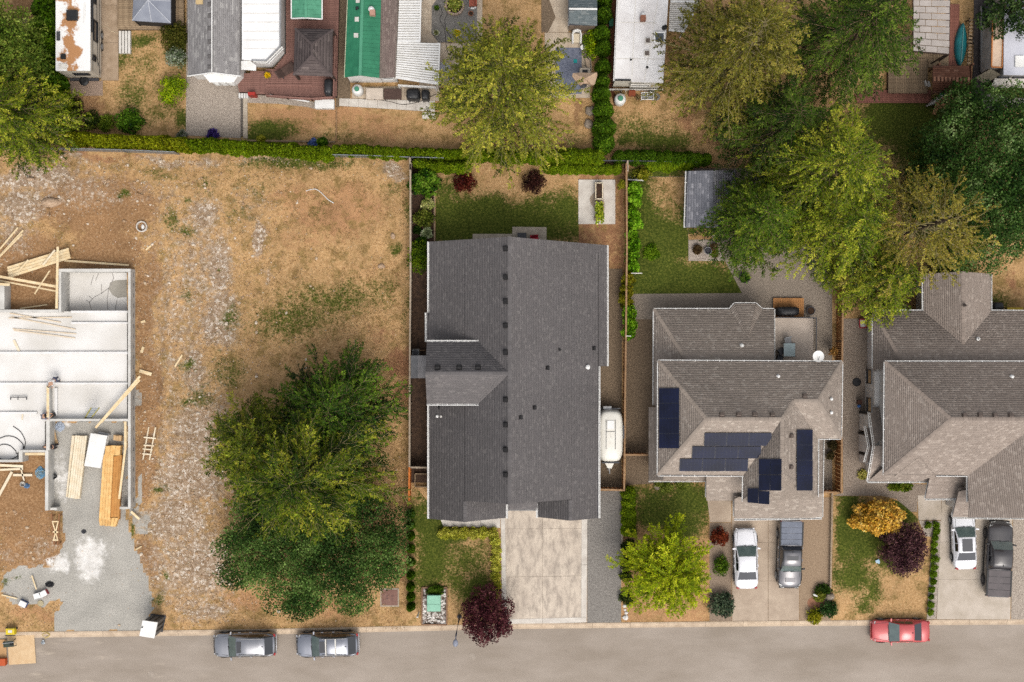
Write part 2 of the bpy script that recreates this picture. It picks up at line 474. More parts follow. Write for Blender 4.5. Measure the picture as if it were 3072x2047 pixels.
# where the excavation is (the building under construction sits in it)
PIT = [PX(4,[(555,925),(1180,925),(1180,1568)])+PX(8,[(1180,725),(440,725),(440,1010),(190,1010),(190,1100),(-900,1100)])+PX(4,[(-900,1290),(550,1290)])][0]
PITW = [W(a, b) for a, b in PIT]
def lot_height(X, Y):
 px, py = to_px(X, Y)
 lot = sstep(1215,1150, px)*sstep(470,520, py)*sstep(1880,1840, py)
 h = (fbm(X*.5, Y*.5)-.4)*.22+(fbm(X*2.3, Y*2.3)-.5)*.09
 # soil thrown up beside the foundation, with the edge of the trench
 wob = (fbm(py/40., py*0+3)-.5)*40
 ridge = np.exp(-((px-512-wob)/26.)**2)*sstep(760,840, py)*sstep(1480,1380, py)
 bank = sstep(470,455, px-wob*.6)*sstep(760,830, py)*sstep(1520,1440, py)*(px>380)
 h = h+.25*ridge-.12*np.exp(-((px-478-wob)/12.)**2)*sstep(760,840, py)*sstep(1480,1380, py)+bank*.06
 arc = np.abs(np.hypot((px-330)/130.,(py-700)/62.)-1)
 h = h+.10*np.exp(-(arc/.06)**2)*(py<720)
 gr = polyw(px, py, GRAVEL,2)
 h = h*(1-.85*np.minimum(gr*1.5,1))*lot
 n2 = sstep(470,450, py)
 return np.maximum(h,-.16)+n2*(fbm(X*3, Y*3)-.75)*.03
def build_ground():
 xs = np.arange(-56,56.01,.22); n = 260
 ts = np.linspace(0,1, n)
 X = np.repeat(xs[None, :], n,0)
 y0 = kerb_top(xs)[None, :]
 Y = y0+(40-y0)*ts[:, None]
 V = np.stack([X.ravel(), Y.ravel(), lot_height(X.ravel(), Y.ravel())],1)
 w = len(xs)
 i = (np.arange(n-1)[:, None]*w+np.arange(w-1)[None, :]).ravel()
 Q = np.stack([i, i+1, i+1+w, i+w],1)
 cx = V[Q].mean(1)
 Q = Q[~in_poly(cx[:,0], cx[:,1], PITW)]
 me = np_mesh('ground', V, Q, None, M_GROUND)
 z1, z2 = zones(V[:,0], V[:,1])
 set_zone(me, z1, z2)
 me.polygons.foreach_set('use_smooth',[True]*len(me.polygons))
 o = obj('ground', me, None, kind='structure')
 far = MB().poly([(-600,-600,-.95),(600,-600,-.95),(600,600,-.95),(-600,600,-.95)])
 struct('terrain', far, mat('far_earth', C(150,128,90), C(104,104,60),.2,1))
 return o
GROUND = build_ground()
def sheet(name, poly, m, z=.012, thick=None):
 b = MB()
 if thick: b.prism(poly, z-thick, z)
 else:
  a = sum(poly[i][0]*poly[(i+1)%len(poly)][1]-poly[(i+1)%len(poly)][0]*poly[i][1] for i in range(len(poly)))
  pl = poly if a>0 else poly[::-1]
  b.poly([(p[0], p[1], z) for p in pl])
 return struct(name, b, m)
def lawn(name, poly, z=.02, res=.35, green=None, dry=0.0, red=0.0, base=0.0):
 """turf with green and straw-coloured areas of its own"""
 bm = bmesh.new()
 bm.faces.new([bm.verts.new((p[0], p[1], z)) for p in poly])
 xs = [p[0] for p in poly]; ys = [p[1] for p in poly]
 for ax, lo, hi in ((0, min(xs), max(xs)),(1, min(ys), max(ys))):
  c = lo+res
  while c<hi:
   pt = (c,0,0) if ax == 0 else (0, c,0); nn = (1,0,0) if ax == 0 else (0,1,0)
   bmesh.ops.bisect_plane(bm, geom=bm.verts[:]+bm.edges[:]+bm.faces[:], plane_co=pt, plane_no=nn)
   c += res
 me = bpy.data.meshes.new(name); bm.to_mesh(me); bm.free()
 if me.polygons[0].normal.z<0: me.flip_normals()
 V = np.empty(len(me.vertices)*3, np.float32); me.vertices.foreach_get('co', V); V = V.reshape(-1,3)
 px, py = to_px(V[:,0], V[:,1])
 g = base+blobs(px, py, green or [])+(fbm(V[:,0]*.6, V[:,1]*.6)-.5)*.35
 z1 = np.stack([g, g*0+dry*0, g*0, g*0],1)
 z2 = np.stack([g*0, g*0, g*0+red, g*0+dry],1)
 set_zone(me, z1, z2); me.materials.append(M_GROUND)
 return obj(name, me, None, kind='structure')
# ------------------------------------------------------------------ road and kerb
def road_mat():
 m, t, p = newmat('worn_asphalt')
 N = t.nodes; L = t.links
 tc = N.new('ShaderNodeTexCoord')
 def nz(s, d, sx=1, sy=1):
  mp = N.new('ShaderNodeMapping'); mp.inputs['Scale'].default_value = (sx, sy,1); L.new(tc.outputs['Object'], mp.inputs[0])
  n = N.new('ShaderNodeTexNoise'); n.inputs['Scale'].default_value = s; n.inputs['Detail'].default_value = d; n.inputs['Roughness'].default_value = .6
  L.new(mp.outputs[0], n.inputs['Vector']); return n.outputs['Fac']
 a = N.new('ShaderNodeValToRGB'); L.new(nz(.25,5,.6,1.6), a.inputs[0])
 a.color_ramp.elements[0].position = .35; a.color_ramp.elements[0].color = (*C(155,142,128),1)
 a.color_ramp.elements[1].position = .68; a.color_ramp.elements[1].color = (*C(177,164,151),1)
 b = N.new('ShaderNodeMapRange'); L.new(nz(28,4), b.inputs['Value'])
 b.inputs['From Min'].default_value = .3; b.inputs['From Max'].default_value = .7; b.inputs['To Min'].default_value = .84; b.inputs['To Max'].default_value = 1.14
 x = N.new('ShaderNodeVectorMath'); x.operation = 'SCALE'; L.new(a.outputs[0], x.inputs[0]); L.new(b.outputs[0], x.inputs['Scale'])
 # dried mud tracked out of the building site
 s = N.new('ShaderNodeValToRGB'); L.new(nz(.7,8,.5,2.2), s.inputs[0])
 s.color_ramp.elements[0].position = .58; s.color_ramp.elements[1].position = .74
 sx = N.new('ShaderNodeSeparateXYZ'); L.new(tc.outputs['Object'], sx.inputs[0])
 mr = N.new('ShaderNodeMapRange'); mr.inputs['From Min'].default_value =-14; mr.inputs['From Max'].default_value =-30; L.new(sx.outputs[0], mr.inputs['Value'])
 f = N.new('ShaderNodeMath'); f.operation = 'MULTIPLY'; L.new(s.outputs[0], f.inputs[0]); L.new(mr.outputs[0], f.inputs[1])
 f2 = N.new('ShaderNodeMath'); f2.operation = 'MULTIPLY'; f2.inputs[1].default_value = .55; L.new(f.outputs[0], f2.inputs[0])
 mx = N.new('ShaderNodeMix'); mx.data_type = 'RGBA'; L.new(f2.outputs[0], mx.inputs[0]); L.new(x.outputs[0], mx.inputs[6]); mx.inputs[7].default_value = (*C(212,196,176),1)
 L.new(mx.outputs[2], p.inputs['Base Color'])
 p.inputs['Roughness'].default_value = .9; p.inputs['Specular IOR Level'].default_value = .2
 bm = N.new('ShaderNodeBump'); bm.inputs['Strength'].default_value = .25; bm.inputs['Distance'].default_value = .02
 L.new(nz(60,3), bm.inputs['Height']); L.new(bm.outputs[0], p.inputs['Normal'])
 return m
b = MB()
pts = [(W(x,0).x, W(0, y).y,-.11) for x, y in zip(KX, KB)]
far = [(p[0],-38,-.11) for p in pts]
for i in range(len(pts)-1): b.poly([far[i], far[i+1], pts[i+1], pts[i]])
ROAD = struct('road', b, road_mat())
M_KERB = mat('kerb_concrete', C(212,190,164), C(184,162,138),1.6,.9,.1,30, rnd=.05)
kerb = MB()
kx = np.array([W(x,0).x for x in KX])
for i in range(len(kx)-1):
 a0, a1 = kx[i], kx[i+1]
 kerb.prism([(a0, kerb_bot(a0)+.01),(a1, kerb_bot(a1)+.01),(a1, kerb_top(a1)),(a0, kerb_top(a0))],-.6,-.13)
KERB = struct('kerb', kerb, M_KERB)
x =-46.0
while x<46:
 a0, a1 = x+.008, x+2.9-.008
 s = MB(); vs = []
 for X in (a0, a1):
  kb, kt = float(kerb_bot(X)), float(kerb_top(X))
  for f, z in ((0,-.135),(0,-.095),(.35,-.075),(.55,.0),(.75,.035),(1.0,.035),(1.0,-.135)):
   vs.append((X, kb+(kt-kb)*f, z))
 n = 7
 s.add(vs,[tuple(range(n)), tuple(range(n,2*n))[::-1]]+[(k, n+k, n+(k+1)%n,(k+1)%n) for k in range(n)])
 obj('kerb_stone', s, M_KERB, KERB)
 x += 2.9
for k, tx, ty, r in ((12,1385,1500,.27),(13,1987,1335,.27)):
 p = T(k, tx, ty)
 one('manhole_cover', MB().lathe((p.x, p.y,-.115),[(r,0),(r,.014),(r*.93,.017),(r*.9,.012),(.02,.014)],20), mat('cast_iron', C(176,162,148), C(150,138,124),12,.7),
  'round iron cover in the road '+('south-west of the parked cars' if k == 12 else 'near the purple tree'), 'manhole cover')
# ------------------------------------------------------------------ hard surfaces and beds
M_PEB = mat('pebbles', C(204,190,174), C(136,122,110),14,.9,.5,20, detail=3)
M_GRAVELW = mat('grey_gravel', C(168,154,138), C(122,110,98),16,.9,.5,20, detail=3)
M_GRAVELB = mat('brown_gravel', C(142,122,100), C(104,88,70),10,.9,.4,20, detail=4)
M_GRAVELD = mat('dark_gravel', C(150,145,138), C(108,104,98),16,.9,.5,20, detail=3)
M_MULCH = mat('dark_mulch', C(84,62,46), C(48,36,28),7,.95,.6,18)
M_PINKG = mat('pinkish_gravel', C(190,164,144), C(132,110,94),16,.9,.5,20, detail=3)
M_DRIVE = mat('driveway_concrete', C(200,180,158), C(174,154,134),.8,.9,.1,30)
M_PAVER = mat('patio_paver', C(216,198,174), C(194,174,150),2.0,.9,.1,30)
def slabs(name, quads, m, z=.05, gap=.012, label=None):
 """a paved area whose slabs are pieces of their own"""
 base = MB()
 for q in quads: base.prism(q, z-.09, z-.012)
 o = struct(name, base, mat('joint_sand', C(120,104,88), None,6,.95))
 for q in quads:
  c = sum((Vector((p[0], p[1],0)) for p in q), Vector())/len(q)
  qq = [c+(Vector((p[0], p[1],0))-c)*(1-gap/max(.2,(Vector((p[0], p[1],0))-c).length)) for p in q]
  obj('slab', MB().prism(qq, z-.03, z), m, o)
 return o
def quadgrid(k, c, nu, nv, z=0, k2=None):
 """split a four-cornered area (given on sheet k) into nu x nv slabs; nu may be a list of fractions"""
 P = [T(k,*a) if len(a) == 2 else T(a[2], a[0], a[1]) for a in c]
 U = nu if isinstance(nu, list) else [i/nu for i in range(nu+1)]
 Vv = nv if isinstance(nv, list) else [i/nv for i in range(nv+1)]
 f = lambda u, v: (P[0]*(1-u)+P[1]*u)*(1-v)+(P[3]*(1-u)+P[2]*u)*v
 return [[f(U[i], Vv[j]), f(U[i+1], Vv[j]), f(U[i+1], Vv[j+1]), f(U[i], Vv[j+1])] for i in range(len(U)-1) for j in range(len(Vv)-1)]
# north row, west to east
slabs('concrete_pad', quadgrid(0,[(925,-80),(1090,-80),(1090,742),(930,742)],1,[0,.157,.578,1]), mat('tan_concrete', C(192,168,142), C(164,140,114),1.5,.9,.1,30))
sheet('gravel_pad', TT(0,[(640,735),(945,745),(945,880),(660,885)]), M_PINKG)
sheet('gravel_parking', TT(0,[(1715,-40),(2215,-40),(2215,1272),(1708,1245)]), M_PEB,.014)
slabs('concrete_path', quadgrid(0,[(2232,900),(2274,900),(2276,1275),(2232,1272)],1,4), M_CONC,.03)
sheet('gravel_strip', TT(1,[(735,-40),(850,-40),(870,900),(765,985),(735,985)]), M_GRAVELB,.014)
sheet('gravel_border', TT(1,[(-260,880),(100,860),(480,925),(545,940),(545,1005),(470,985),(200,955),(-100,945),(-260,940)]), M_PEB,.016)
slabs('garden_path', quadgrid(1,[(765,905),(1645,928),(1645,1030),(765,975)],10,1)+quadgrid(1,[(1527,1032),(1650,1036),(1650,1095),(1527,1095)],1,1), M_CONCPALE,.03)
slabs('patio', quadgrid(1,[(880,800),(1690,790),(1690,930),(880,904)],5,1), M_PAVER,.026)
slabs('garden_patio', quadgrid(1,[(1500,-40),(2080,-40),(2080,395),(1500,395)],3,2)+quadgrid(1,[(1500,398),(2080,398),(2080,800),(1500,800)],4,2), M_PAVER,.02)
sheet('gravel_garden', TT(1,[(1615,60),(1680,-30),(2032,-30),(2032,392),(1675,390),(1612,310)]), M_GRAVELD,.03)
sheet('brown_path', TT(2,[(270,-40),(330,-40),(400,160),(330,300),(270,300)]), M_GRAVELB,.03)
slabs('terrace', quadgrid(2,[(300,-40),(520,-40),(520,300),(300,300)],1,2)+quadgrid(2,[(300,302),(730,302),(730,600),(300,600)],2,2)+quadgrid(2,[(300,602),(735,602),(715,902),(300,902)],2,2), M_PAVER,.02)
one('rug', MB().prism(TT(2,[(400,440),(640,440),(640,865),(400,865)]),.021,.034), mat('blue_grey_rug', C(132,136,150), C(100,106,124),5,.95), 'blue-grey rug on the terrace beside the big olive fir', 'rug')
sheet('bark_strip', TT(2,[(900,-40),(965,-40),(930,830),(1000,960),(940,980),(895,800),(885,450)]), mat('red_bark_mulch', C(128,82,58), C(88,56,40),9,.95,.4),.016)
# garden of the charcoal house
sheet('planting_bed', TT(5,[(1432,-60),(1645,-60),(1645,690),(1432,690)]), M_MULCH,.016)
sheet('side_bed', TT(5,[(1432,692),(1640,692),(1640,1568)])+TT(9,[(1640,0),(1640,1300),(1425,1300),(1425,0)]), M_GRAVELB if False else mat('bare_brown_soil', C(98,76,60), C(64,50,42),3,.95,.3,12),.014)
lawn('back_lawn', TT(5,[(1652,-40),(2500,-40)])+TT(6,[(612,-40),(612,720),(-100,720)])+TT(5,[(1652,720)]),.022,
 base=0.05, green=[(1450,640,260,60,1.1),(1700,640,60,60,1.1),(1500,690,300,60,1.2),(1340,600,40,60,.8),(1420,560,90,16,.4),(1320,670,30,80,1.1),(1620,600,60,30,.8)], dry=.35)
lawn('dry_side_yard', TT(6,[(615,-40),(1022,-40),(1022,900),(800,900),(615,720)]),.02, dry=.6, red=.55, green=[(1850,640,20,60,.35)])
sheet('gravel_side_yard', TT(6,[(790,902),(1015,902),(1015,1568)])+TT(10,[(1010,0),(1005,1372),(700,1372),(700,0)])+TT(6,[(790,1568)]), M_GRAVELB,.015)
b = MB().prism(TT(6,[(610,85),(948,85),(948,493),(610,493)]),-.02,.075)
struct('planter_pad', b, M_CONCPALE)
slabs('back_patio', quadgrid(5,[(1990,582),(2352,582),(2352,720),(1990,720)],[0,.28,1],1)+quadgrid(6,[(2,517),(318,520),(318,720),(2,720)],1,1), M_CONC,.05)
# front of the charcoal house
def drive_mat():
 m = mat('stamped_concrete', C(226,210,190), C(206,190,172),.6,.85,.25,5)
 t = m.node_tree; N = t.nodes; L = t.links; p = N['Principled BSDF']
 src = p.inputs['Base Color'].links[0].from_socket
 tc = N.new('ShaderNodeTexCoord'); mp = N.new('ShaderNodeMapping'); mp.inputs['Scale'].default_value = (2.4,.9,1); L.new(tc.outputs['Object'], mp.inputs[0])
 n = N.new('ShaderNodeTexNoise'); n.inputs['Scale'].default_value = .8; n.inputs['Detail'].default_value = 9; n.inputs['Roughness'].default_value = .72; L.new(mp.outputs[0], n.inputs['Vector'])
 r = N.new('ShaderNodeMapRange'); r.inputs['From Min'].default_value = .44; r.inputs['From Max'].default_value = .68; r.inputs['To Max'].default_value = .8; L.new(n.outputs['Fac'], r.inputs['Value'])
 x = N.new('ShaderNodeMix'); x.data_type = 'RGBA'; L.new(r.outputs[0], x.inputs[0]); L.new(src, x.inputs[6]); x.inputs[7].default_value = (*C(136,124,114),1)
 L.new(x.outputs[2], p.inputs['Base Color'])
 return m
M_STAMP = drive_mat()
DR = [T(13,2248,-40), T(14,692,-40), T(14,686,1018), T(13,2262,1040)]
def dq(u0, u1, v0, v1):
 f = lambda u, v: (DR[0]*(1-u)+DR[1]*u)*(1-v)+(DR[3]*(1-u)+DR[2]*u)*v
 return [f(u0, v0), f(u1, v0), f(u1, v1), f(u0, v1)]
slabs('driveway',[dq(a, b_, c, d) for a, b_ in ((0.05,.48),(.48,.935)) for c, d in ((0,.185),(.185,.595),(.595,.955))], M_STAMP,.03)
slabs('driveway_border',[dq(0,.05,0,.5), dq(0,.05,.5,.955), dq(.935,1,0,.5), dq(.935,1,.5,.955), dq(0,.48,.955,1), dq(.48,1,.955,1)], M_CONCPALE,.032)
slabs('front_walk', quadgrid(13,[(1690,60),(2246,60),(2246,150),(1720,135)],3,1), M_CONCPALE,.03)
lawn('front_lawn', TT(13,[(1440,-260),(1700,60),(1720,140),(2246,155),(2250,1030),(1370,1062),(1390,600)]),.02,
 base=0.22, green=[(1300,1600,60,120,.95),(1290,1700,60,90,.8),(1380,1680,90,60,.6),(1430,1760,50,60,.8),(1350,1590,60,40,.9),(1260,1560,30,60,.8),(1380,1740,60,40,.6)], dry=.25)
sheet('gravel_drive', TT(10,[(700,1376),(1005,1376),(1005,1568)])+TT(14,[(1005,0),(1003,1020),(690,1022),(692,0)])+TT(10,[(700,1568)]), mat('dark_grey_gravel', C(156,150,142), C(118,112,106),9,.9,.4,20, detail=5),.016)
# garden of the house with solar panels
sheet('gravel_yard', TT(6,[(1062,-20),(2352,-20)])+TT(7,[(590,-20),(590,1568)])+TT(11,[(590,1390),(-600,1390)])+TT(10,[(1045,1320)]), M_GRAVELW,.012)
sheet('side_gravel', TT(10,[(1050,-200),(1330,-200),(1330,1320),(1045,1320)]), M_GRAVELB,.016)
lawn('walled_lawn', TT(6,[(1064,60),(1600,60),(1620,640),(1620,832),(1957,832),(2112,1126),(1100,1134)]),.022,
 base=.3, green=[(1950,780,60,130,1.1),(1990,850,150,60,1.1),(2100,860,140,50,1.05),(2030,730,60,60,.9),(2000,690,90,40,.7),(1910,600,40,200,1.0),(2150,830,60,30,.9),(1955,755,26,28,1.4),(2060,640,30,60,.5)], dry=.2)
lawn('shed_lawn', TT(6,[(1500,-110),(1640,-110),(1838,525),(1832,632),(1622,636),(1602,60)]),.02, base=0.1, green=[(2060,690,60,10,.9),(2000,500,100,30,.5)], dry=.5, red=.4)
lawn('garden_corner', TT(6,[(1064,-110),(1498,-110),(1598,57),(1064,57)]),.02, base=0.3, green=[(1990,520,60,20,.9),(1920,530,30,14,.9)], red=.6)
sheet('pebble_bed', TT(6,[(1622,640),(1880,640),(1957,830),(1622,830)]), M_PEB,.03)
lawn('west_front_lawn', TT(10,[(1035,1322),(1805,1285)])+TT(14,[(1810,0),(1812,1005),(1010,1015),(1022,150)]),.02,
 base=0.14, green=[(2060,1500,80,60,.9),(1960,1520,60,60,.8),(2000,1550,120,40,1.0),(1900,1480,30,40,.6),(2040,1560,60,60,1)], dry=.55)
slabs('shared_driveway', quadgrid(14,[(1790,-140),(2015,-140),(2015,98),(1818,98)],1,1)+quadgrid(14,[(2022,-120),(2352,-120),(2352,1004),(2022,1006)],1,[0,.36,.675,1])+quadgrid(15,[(2,-120),(285,-120),(285,1000),(2,1002)],1,[0,.36,.675,1]), M_DRIVE,.03)
sheet('gravel_beside_drive', TT(14,[(1815,102),(2018,102),(2018,1006),(1815,1006)]), mat('brown_grit', C(164,144,124), C(134,114,96),8,.9,.2),.014)
sheet('gravel_edge', TT(15,[(288,-130),(592,-130),(575,1000),(288,1002)]), mat('tan_grit', C(172,148,122), C(146,122,98),10,.9,.2),.014)
# garden of the eastern house
sheet('pebble_side_yard', TT(7,[(688,1360),(1000,1360),(1000,1568)])+TT(11,[(1100,0),(1100,1290),(1600,1330),(1372,1440),(1370,1568),(1300,1568),(1180,1450),(1040,1420),(600,1420),(690,1390),(682,0)])+TT(7,[(686,1568)]), mat('river_pebbles', C(178,162,146), C(126,110,96),14,.9,.5,20, detail=3),.014)
lawn('east_front_lawn', TT(11,[(598,1422),(1040,1425),(1200,1470),(1310,1560)])+TT(15,[(1390,80),(1440,230),(1500,230),(1452,990),(585,996)]),.02,
 base=0.1, green=[(2560,1560,50,90,1.15),(2600,1640,90,70,.95),(2560,1720,60,60,.8),(2620,1760,40,60,.75),(2720,1540,60,40,1.2),(2530,1600,30,90,1.1),(2680,1700,60,30,.7),(2590,1800,40,40,.7)], dry=.05)
sheet('pebble_strip', TT(15,[(1385,82),(1592,84),(1545,988),(1458,990),(1505,230),(1445,230)]), M_PEB,.024)
slabs('east_driveway', quadgrid(15,[(1372,-150),(1592,-150),(1592,78),(1382,78)],1,1)+quadgrid(15,[(1597,-120),(2250,-120),(2225,990),(1548,990)],1,[0,.36,.67,1]), mat('east_drive_concrete', C(210,196,180), C(186,172,154),.8,.9,.1,30),.03)
sheet('pebble_verge', TT(15,[(2256,-120),(2500,-120),(2500,988),(2232,990)]), M_PEB,.02)
# ------------------------------------------------------------------ roofs
class Shingles:
 def __init__(s, c1, c2, c3, course=.145, tab=.32):
  s.V = []; s.Q = []; s.K = []; s.c = [np.array(c) for c in (c1, c2, c3)]; s.course = course; s.tab = tab
  s.deck = MB(); s.rnd = random.Random(5)
 def plane(s, pts, lift=.0):
  P = [Vector(p) for p in pts]
  n = Vector((0,0,0))
  for i in range(len(P)):
   a, b = P[i], P[(i+1)%len(P)]
   n += Vector(((a.y-b.y)*(a.z+b.z),(a.z-b.z)*(a.x+b.x),(a.x-b.x)*(a.y+b.y)))
  n.normalize()
  if n.z<0: n =-n; P = P[::-1]
  down = Vector((0,0,-1))+n*n.z
  if down.length<.02: down = Vector((0,-1,0))+n*n.y
  down.normalize()
  e = n.cross(down)
  o = P[0]+n*lift
  s.deck.poly([p+n*lift for p in P])
  s.deck.poly([p-n*.06 for p in P[::-1]])
  for i in range(len(P)):
   a, b = P[i], P[(i+1)%len(P)]
   s.deck.poly([a-n*.06, b-n*.06, b+n*lift, a+n*lift])
  uv = [((p-P[0]).dot(e),(p-P[0]).dot(down)) for p in P]
  v0 = min(q[1] for q in uv); v1 = max(q[1] for q in uv)
  rows = max(1, int(round((v1-v0)/s.course))); cs = (v1-v0)/rows
  rr = s.rnd
  for r in range(rows):
   va, vb = v0+r*cs, v0+(r+1)*cs
   def cross(v):
    xs = []
    for i in range(len(uv)):
     (x0, y0),(x1, y1) = uv[i], uv[(i+1)%len(uv)]
     if (y0>v) != (y1>v): xs.append(x0+(x1-x0)*(v-y0)/(y1-y0))
    return sorted(xs)
   A = cross(va+cs*.02); B = cross(vb-cs*.02); Mi = cross((va+vb)/2)
   if len(A) != len(B): A = B = Mi
   for k in range(0, len(A)-1,2):
    a0, a1, b0, b1 = A[k], A[k+1], B[k], B[k+1]
    w = max(a1-a0, b1-b0)
    if w<.03: continue
    nt_ = max(1, int(round(w/s.tab)))
    off = rr.random()*.6-.3
    cuts = [0.0]+[min(1, max(0,(j+off+rr.uniform(-.16,.16))/nt_)) for j in range(1, nt_)]+[1.0]
    for j in range(nt_):
     f0, f1 = cuts[j], cuts[j+1]
     if f1-f0<.004: continue
     h = lift+.012+rr.random()*.014
     q = [(a0+(a1-a0)*f0, va, lift+.002),(a0+(a1-a0)*f1, va, lift+.002),(b0+(b1-b0)*f1, vb, h),(b0+(b1-b0)*f0, vb, h),
      (b0+(b1-b0)*f1, vb, lift),(b0+(b1-b0)*f0, vb, lift)]
     i0 = len(s.V)
     for u, v, t in q: s.V.append(tuple(P[0]+e*u+down*v+n*t))
     s.Q.append((i0, i0+3, i0+2, i0+1)); s.Q.append((i0+3, i0+5, i0+4, i0+2))
     t = rr.random()
     c = s.c[0]*(1-t)+s.c[1]*t
     if rr.random()<.13: c = s.c[2]
     c = c*rr.uniform(.95,1.05)
     s.K += [c]*6
  return e, down, n
 def cap(s, a, b, w=.26, seg=.3):
  """overlapping ridge or hip caps from a to b"""
  a = Vector(a); b = Vector(b); d = b-a; L = d.length
  if L<.05: return
  d.normalize(); side = d.cross(Vector((0,0,1))).normalized(); up = side.cross(d)
  k = max(1, int(L/seg)); rr = s.rnd
  for i in range(k):
   p = a+d*(L*i/k); q = a+d*(L*(i+1)/k)
   i0 = len(s.V)
   for pt, h in ((p,.045),(q,.03)):
    s.V += [tuple(pt-side*w/2+up*(h-.04)), tuple(pt+up*h), tuple(pt+side*w/2+up*(h-.04))]
   s.Q += [(i0, i0+1, i0+4, i0+3),(i0+1, i0+2, i0+5, i0+4)]
   c = s.c[0]*rr.uniform(.82,1.0)
   s.K += [c]*6
 def build(s, parent, dm):
  ro = obj('roof', s.deck, dm, parent)
  V = np.array(s.V); Q = np.array(s.Q); K = np.array(s.K)
  tone = .92+.16*fbm(V[:,0]*.25+30, V[:,1]*.45+11,3)
  me = np_mesh('shingles', V, Q, K*tone[:, None], M_SHINGLE)
  obj('shingles', me, None, ro, kind='stuff')
  return ro
def gutter(parent, a, b, m=None, w=.13):
 g = MB()
 a = Vector(a); b = Vector(b); d = (b-a).normalized(); side = d.cross(Vector((0,0,1)))
 # an open trough: bottom, two lips, hanger straps
 g.beam(a+Vector((0,0,-.12)), b+Vector((0,0,-.12)), w,.02)
 g.beam(a+side*w*.5+Vector((0,0,-.055)), b+side*w*.5+Vector((0,0,-.055)),.035,.13)
 g.beam(a-side*w*.5+Vector((0,0,-.055)), b-side*w*.5+Vector((0,0,-.055)),.035,.13)
 k = int((b-a).length/.9)
 for i in range(1, k+1):
  p = a+(b-a)*(i/(k+1))
  g.beam(p-side*w*.75+Vector((0,0,.012)), p+side*w*.75+Vector((0,0,.012)),.04,.015)
 return obj('gutter', g, m or M_WHITE, parent)
def on_plane(P, x, y):
 """point of plane through three points, seen at photograph pixel (x, y)"""
 a, b, c = [Vector(p) for p in P[:3]]
 n = (b-a).cross(c-a)
 o = Vector((0,0, CAM_H)); d = W(x, y,0)-o
 t = n.dot(a-o)/n.dot(d)
 return o+d*t
def plane_n(P):
 a, b, c = [Vector(p) for p in P[:3]]
 n = (b-a).cross(c-a).normalized()
 return n if n.z>0 else -n
def box_vent(roof, p, n, m, s=.28, h=.17):
 """square roof vent: flange, hood with sloping top"""
 v = MB()
 up = Vector((0,0,1))
 ax = Vector((1,0,0))-n*n.x; ax.normalize(); ay = n.cross(ax)
 def q(x, y, z): return p+ax*x+ay*y+n*z
 for (a, z0, z1, t) in ((s*.75,0,.035,1),(s*.5,.035, h*.7,.95),(s*.6, h*.7, h,.8)):
  vs = [q(i*a, j*a, z0) for i, j in ((-1,-1),(1,-1),(1,1),(-1,1))]+[q(i*a*t, j*a*t, z1) for i, j in ((-1,-1),(1,-1),(1,1),(-1,1))]
  v.add(vs,[(3,2,1,0),(4,5,6,7),(0,1,5,4),(1,2,6,5),(2,3,7,6),(3,0,4,7)])
 return obj('roof_vent', v, m, roof)
def pipe_vent(roof, p, m, r=.06, h=.35):
 v = MB().lathe((p.x, p.y, p.z-.05),[(r*2.4,0),(r*2.2,.06),(r,.09),(r, h),(r*.75, h),(r*.75, h-.05)],10)
 return obj('vent_pipe', v, m, roof)
def flue(roof, p, m, r=.12, h=.4):
 v = MB().lathe((p.x, p.y, p.z-.06),[(r*1.8,0),(r*1.7,.08),(r,.1),(r, h*.7),(r*1.5, h*.72),(r*1.5, h*.8),(r*.5, h)],12)
 return obj('flue', v, m, roof)
def walls(parent, poly, z0, z1, m, name='wall'):
 return obj(name, MB().prism(poly, z0, z1), m, parent)
def inset(poly, d):
 c = sum((Vector((p[0], p[1],0)) for p in poly), Vector())/len(poly)
 out = []
 n = len(poly)
 P = [Vector((p[0], p[1],0)) for p in poly]
 ar = sum(P[i].x*P[(i+1)%n].y-P[(i+1)%n].x*P[i].y for i in range(n))
 if ar<0: P = P[::-1]
 for i in range(n):
  a = (P[i]-P[i-1]).normalized(); b = (P[(i+1)%n]-P[i]).normalized()
  na = Vector((-a.y, a.x,0)); nb = Vector((-b.y, b.x,0))
  k = (na+nb); k = k/max(.3, k.dot(na))
  out.append(P[i]+k*d)
 return out
def window(parent, p, w, h, face, m_f=None, two=False):
 """window set in a wall: p centre, face = outward direction in the xy plane"""
 f = Vector((face[0], face[1],0)).normalized(); s = Vector((-f.y, f.x,0)); p = Vector(p)
 fr = MB()
 for k in (-1,1):
  fr.beam(p+s*(k*w/2)+Vector((0,0,-h/2))+f*.03, p+s*(k*w/2)+Vector((0,0, h/2))+f*.03,.09,.09)
  fr.beam(p-s*(w/2+.05)+Vector((0,0, k*h/2))+f*.03, p+s*(w/2+.05)+Vector((0,0, k*h/2))+f*.03,.1,.09)
 if two: fr.beam(p+Vector((0,0,-h/2))+f*.03, p+Vector((0,0, h/2))+f*.03,.06,.07)
 wn = obj('window', fr, m_f or M_WHITE, parent)
 g = MB().poly([p+s*(i*w/2)+Vector((0,0, j*h/2))+f*.012 for i, j in ((-1,-1),(1,-1),(1,1),(-1,1))])
 obj('pane', g, M_GLASS, wn)
 return wn
M_SIDING = mat('cream_siding', C(226,214,200), C(208,196,182),1.2,.7)
M_SIDINGW = mat('white_siding', C(248,244,238), C(228,222,214),1.2,.6)
M_SIDINGG = mat('grey_siding', C(150,148,146), C(128,126,124),1.2,.7)
M_DECKC = mat('charcoal_underlay', C(84,84,88), C(64,64,68),3,.95)
M_DECKT = mat('taupe_underlay', C(140,128,118), C(116,106,98),3,.95)
M_VENTC = mat('charcoal_vent', C(46,44,44), C(34,32,32),4,.6)
